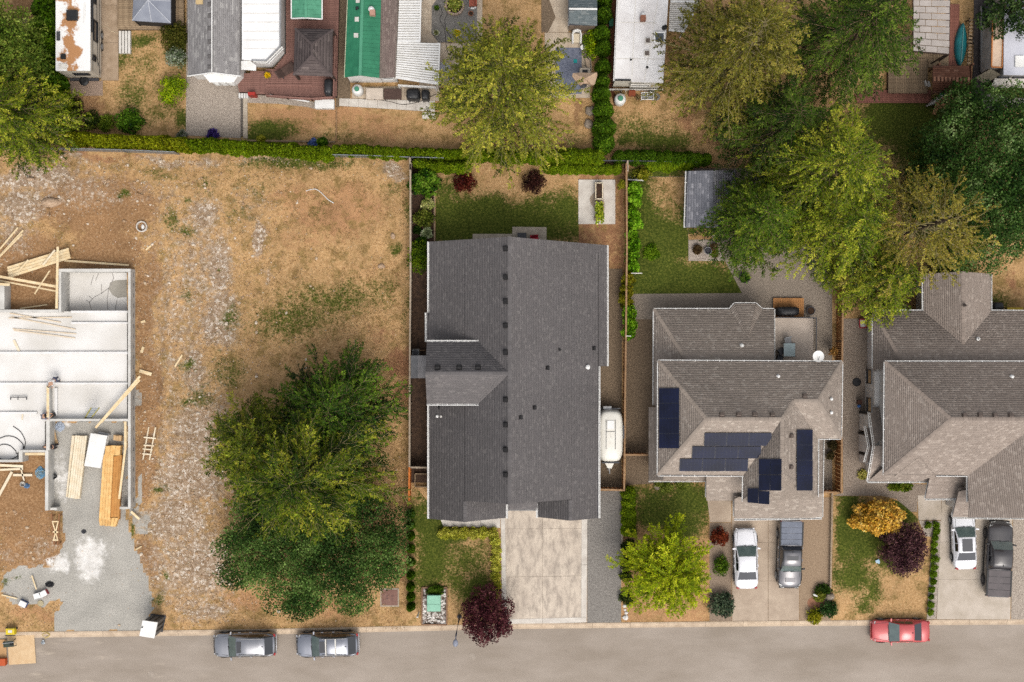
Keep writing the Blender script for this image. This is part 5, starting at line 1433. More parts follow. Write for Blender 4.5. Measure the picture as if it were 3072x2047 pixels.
def gazebo_fabric():
 t = thing('gazebo', 'grey fabric gazebo with radiating seams on the timber deck', 'gazebo')
 z = 2.3; ap = T(0,1360,0,3.1)
 cs = [T(0,1215,190, z), T(0,1568,213, z), T(0,1568,-190, z), T(0,1235,-190, z)]
 b = MB()
 for i in range(4): b.poly([cs[i], cs[(i+1)%4], ap]); b.poly([cs[i]-Vector((0,0,.14)), cs[(i+1)%4]-Vector((0,0,.14)), cs[(i+1)%4], cs[i]])
 ca = obj('canopy', b, mat('grey_canvas', C(150,154,164), C(132,136,148),.8,.8), t)
 for i in range(4):
  for f in (0,.5):
   q = cs[i]*(1-f)+cs[(i+1)%4]*f
   obj('seam', MB().beam(ap+Vector((0,0,.02)), q+Vector((0,0,.02)),.05,.02), mat('seam_tape', C(196,198,204) if f == 0 else C(110,114,124), None,3,.7), ca)
 for q in cs: obj('post', MB().box((q.x*.0+q.x+(ap.x-q.x)*.06, q.y+(ap.y-q.y)*.06, z/2+.1),(.1,.1, z-.2)), M_BLACK, t)
 for a, c in ((0,1),(1,2)):
  p, q = cs[a]*.94+ap*.06, cs[c]*.94+ap*.06
  obj('netting', MB().add([Vector((p.x, p.y,.45)), Vector((q.x, q.y,.45)), Vector((q.x, q.y, z-.1)), Vector((p.x, p.y, z-.1))],[(0,1,2,3)]), mat('dark_netting', C(58,52,48), None,5,.9), t)
gazebo_fabric()
# ---- grey shingle home and its white neighbour
def home_a():
 h = thing('mobile_home', 'grey shingle mobile home with a white bay window facing the gravel parking', 'mobile home')
 S = Shingles(C(146,142,140), C(160,156,154), C(178,174,170))
 ez, rz_ = 2.6,3.35
 rg0, rg1 = T(0,1948,662, rz_), T(0,1948,-200, rz_)
 S.plane([T(0,1726,700, ez), rg0, rg1, T(0,1726,-200, ez)]); S.plane([rg0, T(0,2208,698, ez), T(0,2222,-200, ez), rg1])
 ro = S.build(h, mat('grey_underlay', C(130,126,122), None,3,.95))
 obj('ridge_trim', MB().beam(rg0+Vector((0,0,.04)), rg1+Vector((0,0,.04)),.07,.05), M_WHITE, ro)
 LP = [T(0,1726,700, ez), rg0, rg1]
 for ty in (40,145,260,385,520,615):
  q = on_plane(LP,1928*.32653, ty*.32653); box_vent(ro, q, plane_n(LP), mat('dark_ridge_patch', C(112,108,106), None,4,.9),.22,.08)  # low dark plates added for the shading patches and replaced shingles along the ridge
 q = [on_plane(LP, x*.32653, y*.32653)+Vector((0,0,.1)) for x, y in ((1800,-20),(1866,-20),(1866,42),(1800,42))]
 b = MB(); plate(b, q,.12); obj('skylight', b, mat('yellowed_skylight', C(222,192,140), None,2,.4), ro)
 w0, w1, w2 = T(0,1745,690,2.5), T(0,2195,690,2.5), T(0,1948,670,3.2)
 y = w0.y+.15
 obj('wall', MB().prism([(w0.x, y),(w1.x, y),(w1.x, y+14),(w0.x, y+14)],0,2.5), M_SIDINGW, h)
 obj('gable_wall', MB().poly([(w0.x, y-.01,2.4),(w1.x, y-.01,2.4),(w2.x, y-.01,3.25)]), M_SIDINGW, h)
 for sx in (-1,1):
  e = T(0,1726 if sx<0 else 2208,702, ez)
  obj('rake_board', MB().beam(e+Vector((0,0,.0)), rg0+Vector((0,-.06,.0)),.07,.16), M_WHITE, h)
 # bay window
 bay = MB().prism([(w0.x+1.0, y),(w0.x+1.5, y-.55),(w1.x-.5, y-.55),(w1.x-.02, y)],.6,2.2)
 bo = obj('bay', bay, M_SIDINGW, h)
 obj('bay_roof', MB().add([(w0.x+.9, y,2.45),(w1.x+.05, y,2.45),(w1.x-.45, y-.65,2.2),(w0.x+1.4, y-.65,2.2)],[(3,2,1,0)]), M_WHITE, h)
 n = 6; L = w1.x-.5-w0.x-1.5
 for i in range(3):
  for j in range(2):
   window(bo,(w0.x+1.5+L*(i+.5)/3, y-.55,1.75-j*.62), L/3-.22,.42,(0,-1))
home_a()
def home_b():
 h = thing('mobile_home', 'white flat roof mobile home with a chamfered corner beside the brown deck', 'mobile home')
 z = 2.9
 P = [T(0,2222,-200, z), T(0,2222,548, z), T(1,-40,555, z), T(1,95,558, z), T(1,222,428, z), T(1,222,-200, z)]
 obj('wall', MB().prism(inset(P,.06),0, z-.08), M_SIDINGW, h)
 b = MB(); plate(b, P,.12); ro = obj('roof', b, mat('white_membrane', C(252,251,249), C(238,236,232),.7,.5), h)
 for ty in (-60,40,125,205,290,370,450):
  a, c = T(0,2235, ty, z), T(1,215, ty, z)
  obj('roof_seam', MB().beam(a+Vector((0,0,.006)), c+Vector((0,0,.006)),.05,.02), M_OFFWHITE, ro)
 for i in (2,3,4): obj('gutter', MB().beam(P[i]+Vector((0,0,.02)), P[(i+1)%6]+Vector((0,0,.02)),.1,.1), M_GREY, h)
 mid = (P[3]+P[4])/2; d = P[4]-P[3]; f = (d.y,-d.x)
 f = (1,-1)
 window(h,(mid.x+.0, mid.y-.0,2.3),1.6,.5, f, M_WHITE); m2 = (P[2]+P[3])/2; window(h,(m2.x, m2.y+.04,2.3),.9,.5,(0,-1), M_WHITE)
 obj('porch_roof', MB().prism(TT(0,[(2215,560),(2300,560),(2352,600),(2352,650),(2215,640)],2.4),2.3,2.4), M_WHITE, h)
home_b()
# ---- brown deck and what stands on it
DK = TT(0,[(2182,770),(2200,690),(2352,650)],.7)+TT(1,[(160,640),(275,490),(275,-60),(765,-60),(742,890),(520,905),(90,870),(-155,850)],.7)
deck('brown_deck', 'large reddish brown deck behind the white flat roof home', DK,.7, M_BROWNDECK, 'x',.16)
M_PLANK = M_BROWNDECK
def railing(label, pts, z0, h, m, n, group=None):
 t = thing('railing', label, 'railing', group=group)
 P = [Vector((p[0], p[1],0)) for p in pts]
 for a, c in zip(P[:-1], P[1:]):
  L = (c-a).length; k = max(1, int(L/1.6))
  for z in (z0+h, z0+h*.35): obj('rail', MB().beam(a+Vector((0,0,z)), c+Vector((0,0,z)),.1,.05), m, t)
  for i in range(k+1):
   q = a+(c-a)*i/k; obj('post', MB().box((q.x, q.y, z0+h/2),(.09,.09, h)), m, t)
  b = MB(); kk = int(L/.16)
  for i in range(kk):
   q = a+(c-a)*(i+.5)/kk; b.box((q.x, q.y, z0+h*.65),(.035,.035, h*.62))
  obj('balusters', b, m, t, kind='stuff')
railing('brown railing on the east side of the brown deck', TT(1,[(728,330),(712,880)],1.6),.7,.9, M_BROWNDECK,5)
railing('brown railing along the front of the brown deck steps', TT(1,[(90,872),(280,890),(505,905),(700,890)],1.6),.7,.75, M_BROWNDECK,5)
steps('wide brown deck steps with lengthwise boards',1,92,775,520,862,3,.78, M_BROWNDECK)
def small_green():
 t = thing('garden_shed', 'small shed with a light green metal gable roof on the brown deck', 'shed')
 z, rz_ = 2.5,3.0
 g0, g1 = T(1,458,168, rz_), T(1,458,-120, rz_)
 gm = mat('light_green_metal', C(96,166,132), C(74,140,108),2,.5)
 for e0, e1 in ((T(1,325,172, z), T(1,325,-120, z)),(T(1,608,178, z), T(1,608,-120, z))):
  for i in range(7):
   f0, f1 = i/7,(i+.97)/7
   b = MB(); plate(b,[e0.lerp(e1, f0), e0.lerp(e1, f1), g0.lerp(g1, f1), g0.lerp(g1, f0)],.05); obj('roof_panel', b, gm, t)
  obj('fascia', MB().beam(e0, g0,.07,.14), M_WHITE, t); obj('gutter', MB().beam(e0, e1,.08,.1), M_WHITE, t)
 obj('ridge_cap', MB().beam(g0+Vector((0,0,.03)), g1+Vector((0,0,.03)),.2,.03), gm, t)
 a, c = T(1,385,170,2.3), T(1,590,170,2.3); obj('wall', MB().prism([(a.x, a.y+.3),(c.x, a.y+.3),(c.x, a.y+5),(a.x, a.y+5)],.7,2.45), mat('brown_siding', C(110,84,72), None,3,.8), t)
 obj('door', MB().box(((a.x+c.x)/2, a.y+.28,1.6),(.9,.06,1.8)), mat('brown_door', C(84,64,54), None,3,.7), t)
small_green()
def hip_gazebo():
 t = thing('gazebo', 'dark brown hip roof gazebo with shingle panels on the brown deck', 'gazebo')
 z, rz_ = 2.9,3.8
 c = [T(1,358,262, z), T(1,708,272, z), T(1,702,706, z), T(1,343,690, z)]
 r0, r1 = T(1,512,408, rz_), T(1,514,508, rz_)
 S = Shingles(C(100,90,88), C(112,101,98), C(122,110,106),.24,.6)
 S.plane([c[0], c[1], r0]); S.plane([c[1], c[2], r1, r0]); S.plane([c[2], c[3], r1]); S.plane([c[3], c[0], r0, r1])
 for a, b in ((c[0], r0),(c[1], r0),(c[2], r1),(c[3], r1),(r0, r1)): S.cap(a, b,.18)
 S.build(t, mat('brown_underlay', C(86,76,74), None,3,.9))
 for q in c: obj('post', MB().box((q.x*.94+r0.x*.06, q.y*.94+r0.y*.06,1.75),(.16,.16,2.1)), mat('dark_brown_post', C(82,66,58), None,3,.8), t)
hip_gazebo()
M_DBROWN = mat('dark_brown_cushion', C(96,76,68), C(76,60,54),6,.9)
def lounger():
 t = thing('lounge_chair', 'brown cushioned lounge chair next to the hip roof gazebo', 'chair')
 a, b = T(1,215,690,1.1), T(1,345,600,1.1)
 d = (b-a).normalized(); s = Vector((-d.y, d.x,0))
 z = Vector((0,0,1))
 def q(u, v, zz): p = a+d*u+s*v; return Vector((p.x, p.y, zz))
 L = (b-a).length
 obj('seat', MB().add([q(.35,-.33,1.08), q(L,-.33,1.05), q(L,.33,1.05), q(.35,.33,1.08), q(.35,-.33,.98), q(L,-.33,.95), q(L,.33,.95), q(.35,.33,.98)],[(0,1,2,3),(7,6,5,4),(0,4,5,1),(1,5,6,2),(2,6,7,3),(3,7,4,0)]), M_DBROWN, t)
 obj('backrest', MB().add([q(.35,-.33,1.08), q(.35,.33,1.08), q(-.1,.33,1.5), q(-.1,-.33,1.5), q(.25,-.33,1.08), q(.25,.33,1.08), q(-.2,.33,1.48), q(-.2,-.33,1.48)],[(0,1,2,3),(7,6,5,4),(0,4,5,1),(1,5,6,2),(2,6,7,3),(3,7,4,0)]), M_DBROWN, t)
 for u in (.1, L-.1):
  for v in (-.3,.3): p = q(u, v,0); obj('leg', MB().box((p.x, p.y,.84),(.07,.07,.28)), M_DARK, t)
lounger()
def pot(label, k, tx, ty, r, h, pm, stops=None, z0=0.0, seed=1, cat='plant pot'):
 p = T(k, tx, ty, z0+h)
 t = thing('plant_pot', label, cat,(p.x, p.y, z0))
 obj('pot', MB().lathe((0,0,0),[(r*.7,0),(r, h),(r*.86, h),(r*.8, h*.85)],16), pm, t)
 obj('soil', MB().lathe((0,0, h*.82),[(r*.82,0),(r*.8,.02)],14), M_MULCH, t)
 if stops:
  rng = np.random.default_rng(seed); n = 160
  v = norm(rng.normal(0,1,(n,3))); v[:,2] = abs(v[:,2])
  leaves('plant', v*np.array([r*.8, r*.8, r*.7])*rng.random((n,1))**.5+np.array([0,0, h*.9]), v+rng.normal(0,.4,(n,3)), norm(v+np.array([0,0,.6])), r*.4*rng.uniform(.6,1.3, n), r*.16*np.ones(n), cols(n, stops, rng.random(n),.15, rng), t)
 return t
TERRA = mat('terracotta', C(176,112,78), None,5,.9)
pot('pot of yellow flowers at the corner of the brown deck',1,105,692,.26,.35, M_DARK,[C(120,120,20), C(232,180,20,1.1), C(250,206,40,1.2)],.7,2)
def covered_grill(label, k, x0, y0, x1, y1, z0, h, name='covered_grill'):
 a, c = T(k, x0, y0, z0+h), T(k, x1, y1, z0+h)
 w, d = c.x-a.x, a.y-c.y
 t = thing(name, label, 'grill',((a.x+c.x)/2,(a.y+c.y)/2, z0))
 b = MB()
 rings = [(.5,0),(.5,.25),(.49,.6),(.47,.8),(.4,.93),(.26,1.0)]
 vs = []; n = 20
 for r, z in rings:
  for k_ in range(n):
   u = 2*math.pi*k_/n; cx = math.copysign(abs(math.cos(u))**.5, math.cos(u)); sy = math.copysign(abs(math.sin(u))**.5, math.sin(u))
   vs.append((cx*r*w, sy*r*d, z*h+.02*math.sin(u*5+z*9)))
 fs = [(i*n+j, i*n+(j+1)%n,(i+1)*n+(j+1)%n,(i+1)*n+j) for i in range(len(rings)-1) for j in range(n)]+[tuple(range((len(rings)-1)*n, len(rings)*n))]
 b.add(vs, fs)
 obj('cover', b, mat('black_vinyl', C(54,54,56), C(40,40,42),4,.45), t, smooth=True)
 for sx in (-1,1): obj('wheel', MB().tube([(sx*w*.3,-d*.5,.08),(sx*w*.3+.05,-d*.5,.08)],.08,10), M_BLACK, t)
 obj('label_patch', MB().box((-w*.1,-d*.3, h*.955),(.12,.06,.02)), M_OFFWHITE, t)
 return t
covered_grill('black covered grill in the corner of the brown deck',1,618,715,702,872,.7,1.1)
def chest(label, k, x0, y0, x1, y1, z, m, name='storage_chest', cat='storage box', z0=0.0):
 a, c = T(k, x0, y0, z), T(k, x1, y1, z)
 t = thing(name, label, cat,((a.x+c.x)/2,(a.y+c.y)/2, z0))
 w, d = c.x-a.x, a.y-c.y; h = z-z0
 obj('body', MB().box((0,0, h*.42),(w*.95, d*.92, h*.84)), m, t)
 obj('lid', MB().box((0,0, h*.92),(w, d, h*.14), taper=.97), m, t)
 obj('latch', MB().box((0,-d/2-.01, h*.82),(.12,.03,.1)), M_DARK, t)
 return t
chest('white storage chest on the pale border below the brown deck',1,538,914,718,998,.7, M_WHITE)
one('white_plank', MB().beam(T(1,125,876,.95), T(1,490,936,.12),.1,.05), M_WHITE, 'long white plank leaning along the front of the brown deck', 'plank')
chest('red bench box at the left end of the brown deck',0,2275,845,2342,876,1.2, mat('red_paint', C(180,50,40), None,3,.5), 'bench_box', 'box')
steps('small white steps beside the red bench box',0,2192,858,2285,900,4,.4, M_WHITE, 'x')
one('edging_timber', MB().beam(T(1,-250,1290,.06), T(1,725,1305,.06),.12,.12), M_WOODGREY, 'long timber edging along the hedge below the dry lawns', 'timber')
one('edging_timber', MB().beam(T(1,740,985,.06), T(1,738,1300,.06),.08,.12), M_FENCETOP, 'thin timber edging between the two dry lawns', 'timber')
for i in range(16):
 pass
b = MB()
for i in range(14):
 p = T(0,2222,890+i*27,.05); b.box((p.x, p.y,.05),(.16,.2,.1))
obj('kerb_block_edging', b, mat('edging_block', C(120,112,104), C(90,84,78),8,.9), kind='structure')
# ---- green metal home with white awning
def home_c():
 h = thing('mobile_home', 'mobile home with a dark green metal roof and brown shingle strip', 'mobile home')
 ez, rz_ = 2.7,3.4
 g0, g1 = T(1,957,695, rz_), T(1,982,-140, rz_)
 gm = mat('green_metal_roof', C(56,134,98), C(42,116,84),1.4,.5); gm2 = mat('green_metal_dark', C(44,116,84), C(36,104,76),1.4,.5)
 l0, l1 = T(1,816,712, ez), T(1,850,-140, ez); r0, r1 = T(1,1133,718,2.95), T(1,1152,-140,2.95)
 n = 22
 for e0, e1, mm, side in ((l0, l1, gm,0),(r0, r1, gm,1)):
  ro = obj('roof', plate(MB(),[e0, e1, g1, g0],.05), mm, h)
  k = n if side else 10
  for i in range(k):
   f0, f1 = (i+.02)/k,(i+.98)/k
   if side:
    q = [e0.lerp(e1, f0), e0.lerp(e1, f1), g0.lerp(g1, f1), g0.lerp(g1, f0)]
    obj('roof_panel', plate(MB(),[v+Vector((0,0,.03)) for v in q],.025), gm, ro)
   else:
    q = [e0.lerp(g0, f0), e0.lerp(g0, f1), e1.lerp(g1, f1), e1.lerp(g1, f0)]
    obj('roof_panel', plate(MB(),[v+Vector((0,0,.03)) for v in q],.025), gm, ro)
  if not side:
   LP = [e0, e1, g0]
   for tx, ty, w in ((936,8,36),(927,180,38),(920,328,40)):
    q = [on_plane(LP,768+(tx+i*w/2)*.32653,(ty+j*42/2)*.32653)+Vector((0,0,.08)) for i, j in ((-1,-1),(1,-1),(1,1),(-1,1))]
    obj('skylight', plate(MB(), q,.07), M_OFFWHITE, ro)
   box_vent(ro, on_plane(LP,768+932*.32653,80*.32653), Vector((0,0,1)), M_BLACK,.17,.2)
  else:
   RP = [e0, e1, g0]
   q = on_plane(RP,768+1075*.32653,130*.32653); obj('chimney', MB().box((q.x, q.y, q.z+.25),(.4,.4,.5)), mat('brick_red', C(196,150,130), None,6,.9), ro)
   flue(ro, on_plane(RP,768+1062*.32653,95*.32653), M_WHITE,.14,.5)
 obj('ridge_cap', MB().beam(g0+Vector((0,0,.05)), g1+Vector((0,0,.05)),.22,.04), mat('green_ridge', C(84,156,122), None,2,.5), h)
 S = Shingles(C(128,112,106), C(140,124,117), C(150,134,126))
 b0, b1 = T(1,1283,712,2.55), T(1,1312,-140,2.55)
 S.plane([r0+Vector((0,0,-.1)), r1+Vector((0,0,-.1)), b1, b0]); S.build(h, M_DECKT)
 w0, w1, w2 = T(1,832,712,2.6), T(1,1133,716,2.6), T(1,957,700,3.3)
 y = w0.y+.12
 obj('wall', MB().prism([(w0.x, y),(w1.x, y),(w1.x+.6, y+10),(w0.x+.5, y+10)],0,2.6), M_SIDINGW, h)
 obj('gable_wall', MB().poly([(w0.x, y-.01,2.5),(w1.x, y-.01,2.5),(w2.x, y-.01,3.32)]), M_SIDINGW, h)
 a, c = T(1,1140,716,2.4), T(1,1280,716,2.4)
 obj('wall', MB().prism([(a.x, y+.02),(c.x, y+.02),(c.x+.4, y+10),(a.x+.4, y+10)],0,2.45), M_SIDINGW, h)
 window(h,((a.x+c.x)/2, y+.01,1.7),.8,.8,(0,-1))
 gutter(h, l0, l1, mat('cream_gutter', C(222,226,190), None,3,.5),.08)
home_c()
def awning(label, k, c, z0, z1, n, m=None, axis='v', group=None):
 """patio cover of pressed metal pans, each pan a piece"""
 t = thing('patio_cover', label, 'patio cover', group=group)
 P = [T(k,*q, z0 if i in (0,3) else z1) for i, q in enumerate(c)]       # nw, ne, se, sw
 m = m or M_OFFWHITE
 obj('sheet', plate(MB(),[p-Vector((0,0,.03)) for p in P],.02), M_OFFWHITE, t)
 for i in range(n):
  f0, f1 = (i+.12)/n,(i+.72)/n
  q = [P[0].lerp(P[3], f0), P[1].lerp(P[2], f0), P[1].lerp(P[2], f1), P[0].lerp(P[3], f1)]
  obj('pan', plate(MB(),[v+Vector((0,0,.05)) for v in q],.07), m, t)
 for i in (1,2):
  obj('post', MB().box((P[i].x*.96+P[0].x*.04, P[i].y*.96+P[0].y*.04, z1/2),(.09,.09, z1)), M_WHITE, t)
 obj('gutter', MB().beam(P[1], P[2],.1,.12), M_WHITE, t); obj('beam', MB().beam(P[3], P[2],.1,.14), M_WHITE, t)
 return t
awning('upper white ribbed patio cover beside the green roof',1,[(1318,-60),(1516,-60),(1506,386),(1300,386)],2.5,2.35,19, M_WHITE)
awning('lower wider white ribbed patio cover beside the big olive fir',1,[(1298,390),(1688,398),(1674,776),(1284,716)],2.45,2.2,16, M_WHITE)
def lattice():
 t = thing('lattice_rail', 'white slatted rail under the front of the wide patio cover', 'railing')
 a, c = T(1,1310,782,1.6), T(1,1650,800,1.6)
 for z in (1.6,1.2): obj('rail', MB().beam((a.x, a.y, z),(c.x, c.y, z),.07,.05), M_WHITE, t)
 for i in range(27):
  f = i/26; q = a.lerp(c, f); obj('slat', MB().box((q.x, q.y,1.3),(.06,.03,.75)), M_WHITE, t)
 for f in (0,1): q = a.lerp(c, f); obj('post', MB().box((q.x, q.y,.8),(.09,.09,1.6)), M_WHITE, t)
lattice()
def tank(label, k, tx, ty, r=.42, h=1.25):
 p = T(k, tx, ty, h)
 t = thing('propane_tank', label, 'propane tank',(p.x, p.y,0))
 obj('body', MB().lathe((0,0,0),[(r*.8,0),(r*.8,.1),(r*.9,.12),(r,.25),(r, h-.35),(r*.92, h-.2),(r*.7, h-.08),(r*.3, h)],20), M_WHITE, t, smooth=True)
 obj('cap', MB().lathe((0,0, h-.06),[(r*.46,0),(r*.46,.14),(r*.4,.19),(.02,.2)],16), mat('green_cap', C(76,148,116), None,3,.5), t)
tank('white propane tank with green cap beside the green roof home',1,926,818)
tank('white propane tank with green cap in front of the white mobile home',2,997,905,.45,1.2)
chest('beige deck box between propane tank and brown table',1,1010,810,1168,912,.6, mat('beige_box', C(222,206,188), None,2,.7))
def table(label, k, x0, y0, x1, y1, z, m, name='table', cat='table'):
 a, c = T(k, x0, y0, z), T(k, x1, y1, z)
 t = thing(name, label, cat,((a.x+c.x)/2,(a.y+c.y)/2,0)); w, d = c.x-a.x, a.y-c.y
 obj('table_top', MB().box((0,0, z-.03),(w, d,.06)), m, t)
 for i in (-1,1):
  for j in (-1,1): obj('leg', MB().box((i*w*.44, j*d*.44,(z-.06)/2),(.06,.06, z-.06)), m, t)
 return t
table('dark brown low table between beige box and covered grills',1,1174,816,1338,914,.5, M_DBROWN)
covered_grill('rounded black covered grill under the wide patio cover',1,1376,808,1506,915,0,1.0)
covered_grill('narrow black covered grill, the right one under the wide patio cover',1,1516,818,1594,918,0,.9)
hose('dark hose lying across the garden path',[T(1,985,912,.06), T(1,1120,918,.06), T(1,1230,935,.06), T(1,1340,962,.06), T(1,1470,945,.06), T(1,1560,910,.06), T(1,1660,865,.06)], M_HOSED)
table('grey table beside the wide patio cover',1,1686,575,1780,726,.75, mat('grey_table_top', C(176,176,182), None,2,.5))
# gravel garden
def planter_ring():
 p = T(1,1824,50,.35)
 t = thing('round_planter', 'round stone planter with green plants in the gravel garden', 'planter',(p.x, p.y,0))
 for i in range(14):
  a = 2*math.pi*i/14; obj('block', MB().box((.66*math.cos(a),.66*math.sin(a),.17),(.16,.28,.34), a), mat('planter_block', C(196,172,152), C(160,138,120),5,.9, rnd=.1), t)
 obj('soil', MB().lathe((0,0,.2),[(.6,0),(.58,.06)],18), M_MULCH, t)
 rng = np.random.default_rng(4); n = 420
 P = np.stack([rng.normal(0,.25, n), rng.normal(.12,.22, n),.26+rng.random(n)*.25],1)
 leaves('plants', P, rng.normal(0,1,(n,3)), norm(rng.normal(0,.4,(n,3))+np.array([0,0,1])),.2*rng.uniform(.6,1.2, n),.07*np.ones(n), cols(n,[C(70,90,24), C(150,160,60), C(206,202,110)], rng.random(n),.15, rng), t)
planter_ring()
pot('green plant in a dark pot at the left edge of the gravel garden',1,1661,73,.22,.3, M_DARK, GRN,0,3)
pot('pale pot with a tuft at the lower left of the gravel garden',1,1657,301,.24,.3, M_OFFWHITE,[C(90,100,60), C(150,156,100), C(180,180,130)],0,4)
pot('pot of bright yellow flowers at the bottom of the gravel garden',1,1849,306,.32,.3, M_OFFWHITE,[C(200,170,10), C(244,214,20,1.2), C(252,232,60,1.2)],0,5)
pot('brown pot at the right edge of the gravel garden',1,1974,124,.2,.3, TERRA, None,0,6)
hose('black hose snaking through the gravel garden',[T(1,1690,40,.06), T(1,1710,120,.06), T(1,1690,180,.06), T(1,1730,260,.06), T(1,1745,390,.06), T(1,1760,480,.06)], M_BLACK)
hose('thin dark hose beside the round planter',[T(1,1760,125,.06), T(1,1735,190,.06), T(1,1750,280,.06), T(1,1790,350,.06), T(1,1800,385,.06), T(1,1760,395,.06)], M_BLACK)
def bench(label, k, x0, y0, x1, y1, m):
 a, c = T(k, x0, y0,.5), T(k, x1, y1,.5)
 t = thing('garden_bench', label, 'bench',((a.x+c.x)/2,(a.y+c.y)/2,0)); w, d = abs(c.x-a.x), abs(a.y-c.y)
 for i in range(4): obj('slat', MB().box(((i-1.5)*w/4,0,.45),(w/4-.02, d,.05)), m, t)
 obj('backrest', MB().box((w/2+.03,0,.7),(.06, d,.5)), m, t)
 for i in (-1,1):
  for j in (-1,1): obj('leg', MB().box((i*w*.42, j*d*.44,.21),(.07,.07,.42)), m, t)
bench('red-brown slatted bench at the top of the gravel garden',1,1958,-60,2022,58, mat('red_brown_paint', C(178,92,68), None,4,.7))
def ornament():
 p = T(1,1990,75,.3)
 b = MB().ell((0,0,.22),.2,.1,.12,10); b.ell((.2,.03,.34),.09,.08,.09,8); b.box((-.1,0,.06),(.05,.05,.14)); b.box((.1,0,.06),(.05,.05,.14)); b.beam((-.2,0,.25),(-.3,.02,.36),.04,.04)
 for v in range(len(b.v)): b.v[v] = (b.v[v][0]+p.x, b.v[v][1]+p.y, b.v[v][2])
 one('garden_ornament', b, M_WHITE, 'small white animal ornament beside the red-brown bench', 'ornament', smooth=True)
ornament()
# ---- grey shed, patio seats, white mobile home
def grey_shed():
 t = thing('garden_shed', 'grey-green shingle shed with a white ridge beside the cedar column', 'shed')
 z, rz_ = 2.2,2.75
 S = Shingles(C(108,118,120), C(120,128,130), C(134,140,140))
 r0, r1 = T(2,525,84, rz_), T(2,782,86, rz_)
 S.plane([r0, r1, T(2,782,-110, z), T(2,525,-110, z)]); S.plane([r0, r1, T(2,782,238, z), T(2,525,234, z)])
 ro = S.build(t, M_DECKC)
 obj('ridge_trim', MB().beam(r0+Vector((0,0,.04)), r1+Vector((0,0,.04)),.14,.05), M_WHITE, ro)
 a, c = T(2,532,238,2.1), T(2,772,238,2.1)
 obj('wall', MB().prism([(a.x, a.y+.1),(c.x, c.y+.1),(c.x, c.y+3.4),(a.x, a.y+3.4)],0,2.15), mat('brown_shed_wall', C(150,130,112), C(128,110,94),3,.8), t)
 obj('door', MB().box(((a.x+c.x)/2, a.y+.08,1.0),(1.2,.06,1.9)), mat('shed_door', C(130,112,96), None,3,.8), t)
 gutter(t, T(2,520,236, z), T(2,520,-110, z), M_GREY,.06)
grey_shed()
def wicker():
 a, c = T(2,555,280,.5), T(2,636,405,.5)
 t = thing('patio_chair', 'white wicker armchair with cream cushion below the grey shed', 'chair',((a.x+c.x)/2,(a.y+c.y)/2,0))
 w, d = c.x-a.x, a.y-c.y
 obj('seat', MB().box((0,-.05,.36),(w*.7, d*.66,.12)), mat('cream_cushion', C(236,220,192), None,4,.9), t)
 bk = MB()
 pts = [(-w*.45,-d*.45,.55),(-w*.47, d*.2,.6),(-w*.35, d*.42,.8),(0, d*.48,.88),(w*.35, d*.42,.8),(w*.47, d*.2,.6),(w*.45,-d*.45,.55)]
 bk.tube(pts,.07,8); bk.tube([(p[0], p[1],.3) for p in pts],.07,8); bk.tube([(p[0], p[1],(p[2]+.3)/2) for p in pts],.07,8)
 obj('backrest', bk, M_WHITE, t)
 for i in (-1,1):
  for j in (-1,1): obj('leg', MB().box((i*w*.38, j*d*.38,.16),(.06,.06,.32)), M_WHITE, t)
wicker()
def round_table(label, k, tx, ty, r, z, m):
 p = T(k, tx, ty, z); t = thing('side_table', label, 'table',(p.x, p.y,0))
 obj('table_top', MB().lathe((0,0, z-.04),[(r,0),(r,.03),(r*.9,.05)],18), m, t); obj('leg', MB().lathe((0,0,0),[(r*.6,0),(r*.5,.03),(.04,.06),(.04, z-.04)],12), m, t)
round_table('small round white table beside the lime shrub',2,651,435,.2,.55, M_WHITE)
def fire_table():
 a, c = T(2,630,630,.6), T(2,712,692,.6)
 t = thing('fire_table', 'square cream table with a black centre on the patio', 'table',((a.x+c.x)/2,(a.y+c.y)/2,0))
 obj('body', MB().box((0,0,.3),(.8,.6,.58)), mat('cream_stone', C(224,208,186), None,3,.8), t); obj('burner', MB().box((0,0,.6),(.42,.3,.03)), M_BLACK, t)
fire_table()
def parasol():
 t = thing('folded_canopy', 'beige folded fabric canopy over the patio rug', 'canopy')
 z = 2.1
 n = 14; vs = []; b = MB()
 pts = [(552,700),(560,672),(650,668),(720,672),(780,665),(785,690),(760,775),(735,782),(700,770),(660,765),(630,785),(590,752)]
 top = [T(2, x, y, z+.12*math.sin(i*2.1)) for i,(x, y) in enumerate(pts)]
 c = T(2,670,720, z+.35)
 for i in range(len(top)):
  b.poly([top[i], top[(i+1)%len(top)], c]); lo = [top[(i+1)%len(top)]-Vector((0,0,.25)), top[i]-Vector((0,0,.25))]
  b.poly([top[(i+1)%len(top)], top[i]]+lo[::-1])
 obj('canopy', b, mat('beige_fabric', C(206,176,148), C(186,156,130),3,.9), t)
 obj('pole', MB().tube([(c.x, c.y,0),(c.x, c.y, z+.3)],.03,8), M_DARK, t)
 obj('base', MB().lathe((c.x, c.y,.03),[(.3,0),(.3,.05),(.05,.1)],14), M_DARK, t)
parasol()
def frame_chair(label, pts, k, z):
 t = thing('patio_chair', label, 'chair'); P = [T(k,*p, z) for p in pts]
 obj('frame', MB().tube(P,.02,5), M_DARK, t)
 for p in P[::2]: obj('leg', MB().tube([(p.x, p.y,0), p],.018,5), M_DARK, t)
 obj('seat', plate(MB(),[P[0].lerp(P[1],.2)-Vector((0,0,.1)), P[1]-Vector((0,0,.1)), P[2]-Vector((0,0,.1)), P[3].lerp(P[2],.5)-Vector((0,0,.1))],.03), mat('tan_sling', C(186,164,140), None,4,.9), t)
frame_chair('dark framed sling chair right of the patio rug',[(650,490),(720,560),(722,640),(660,600)],2,.6)
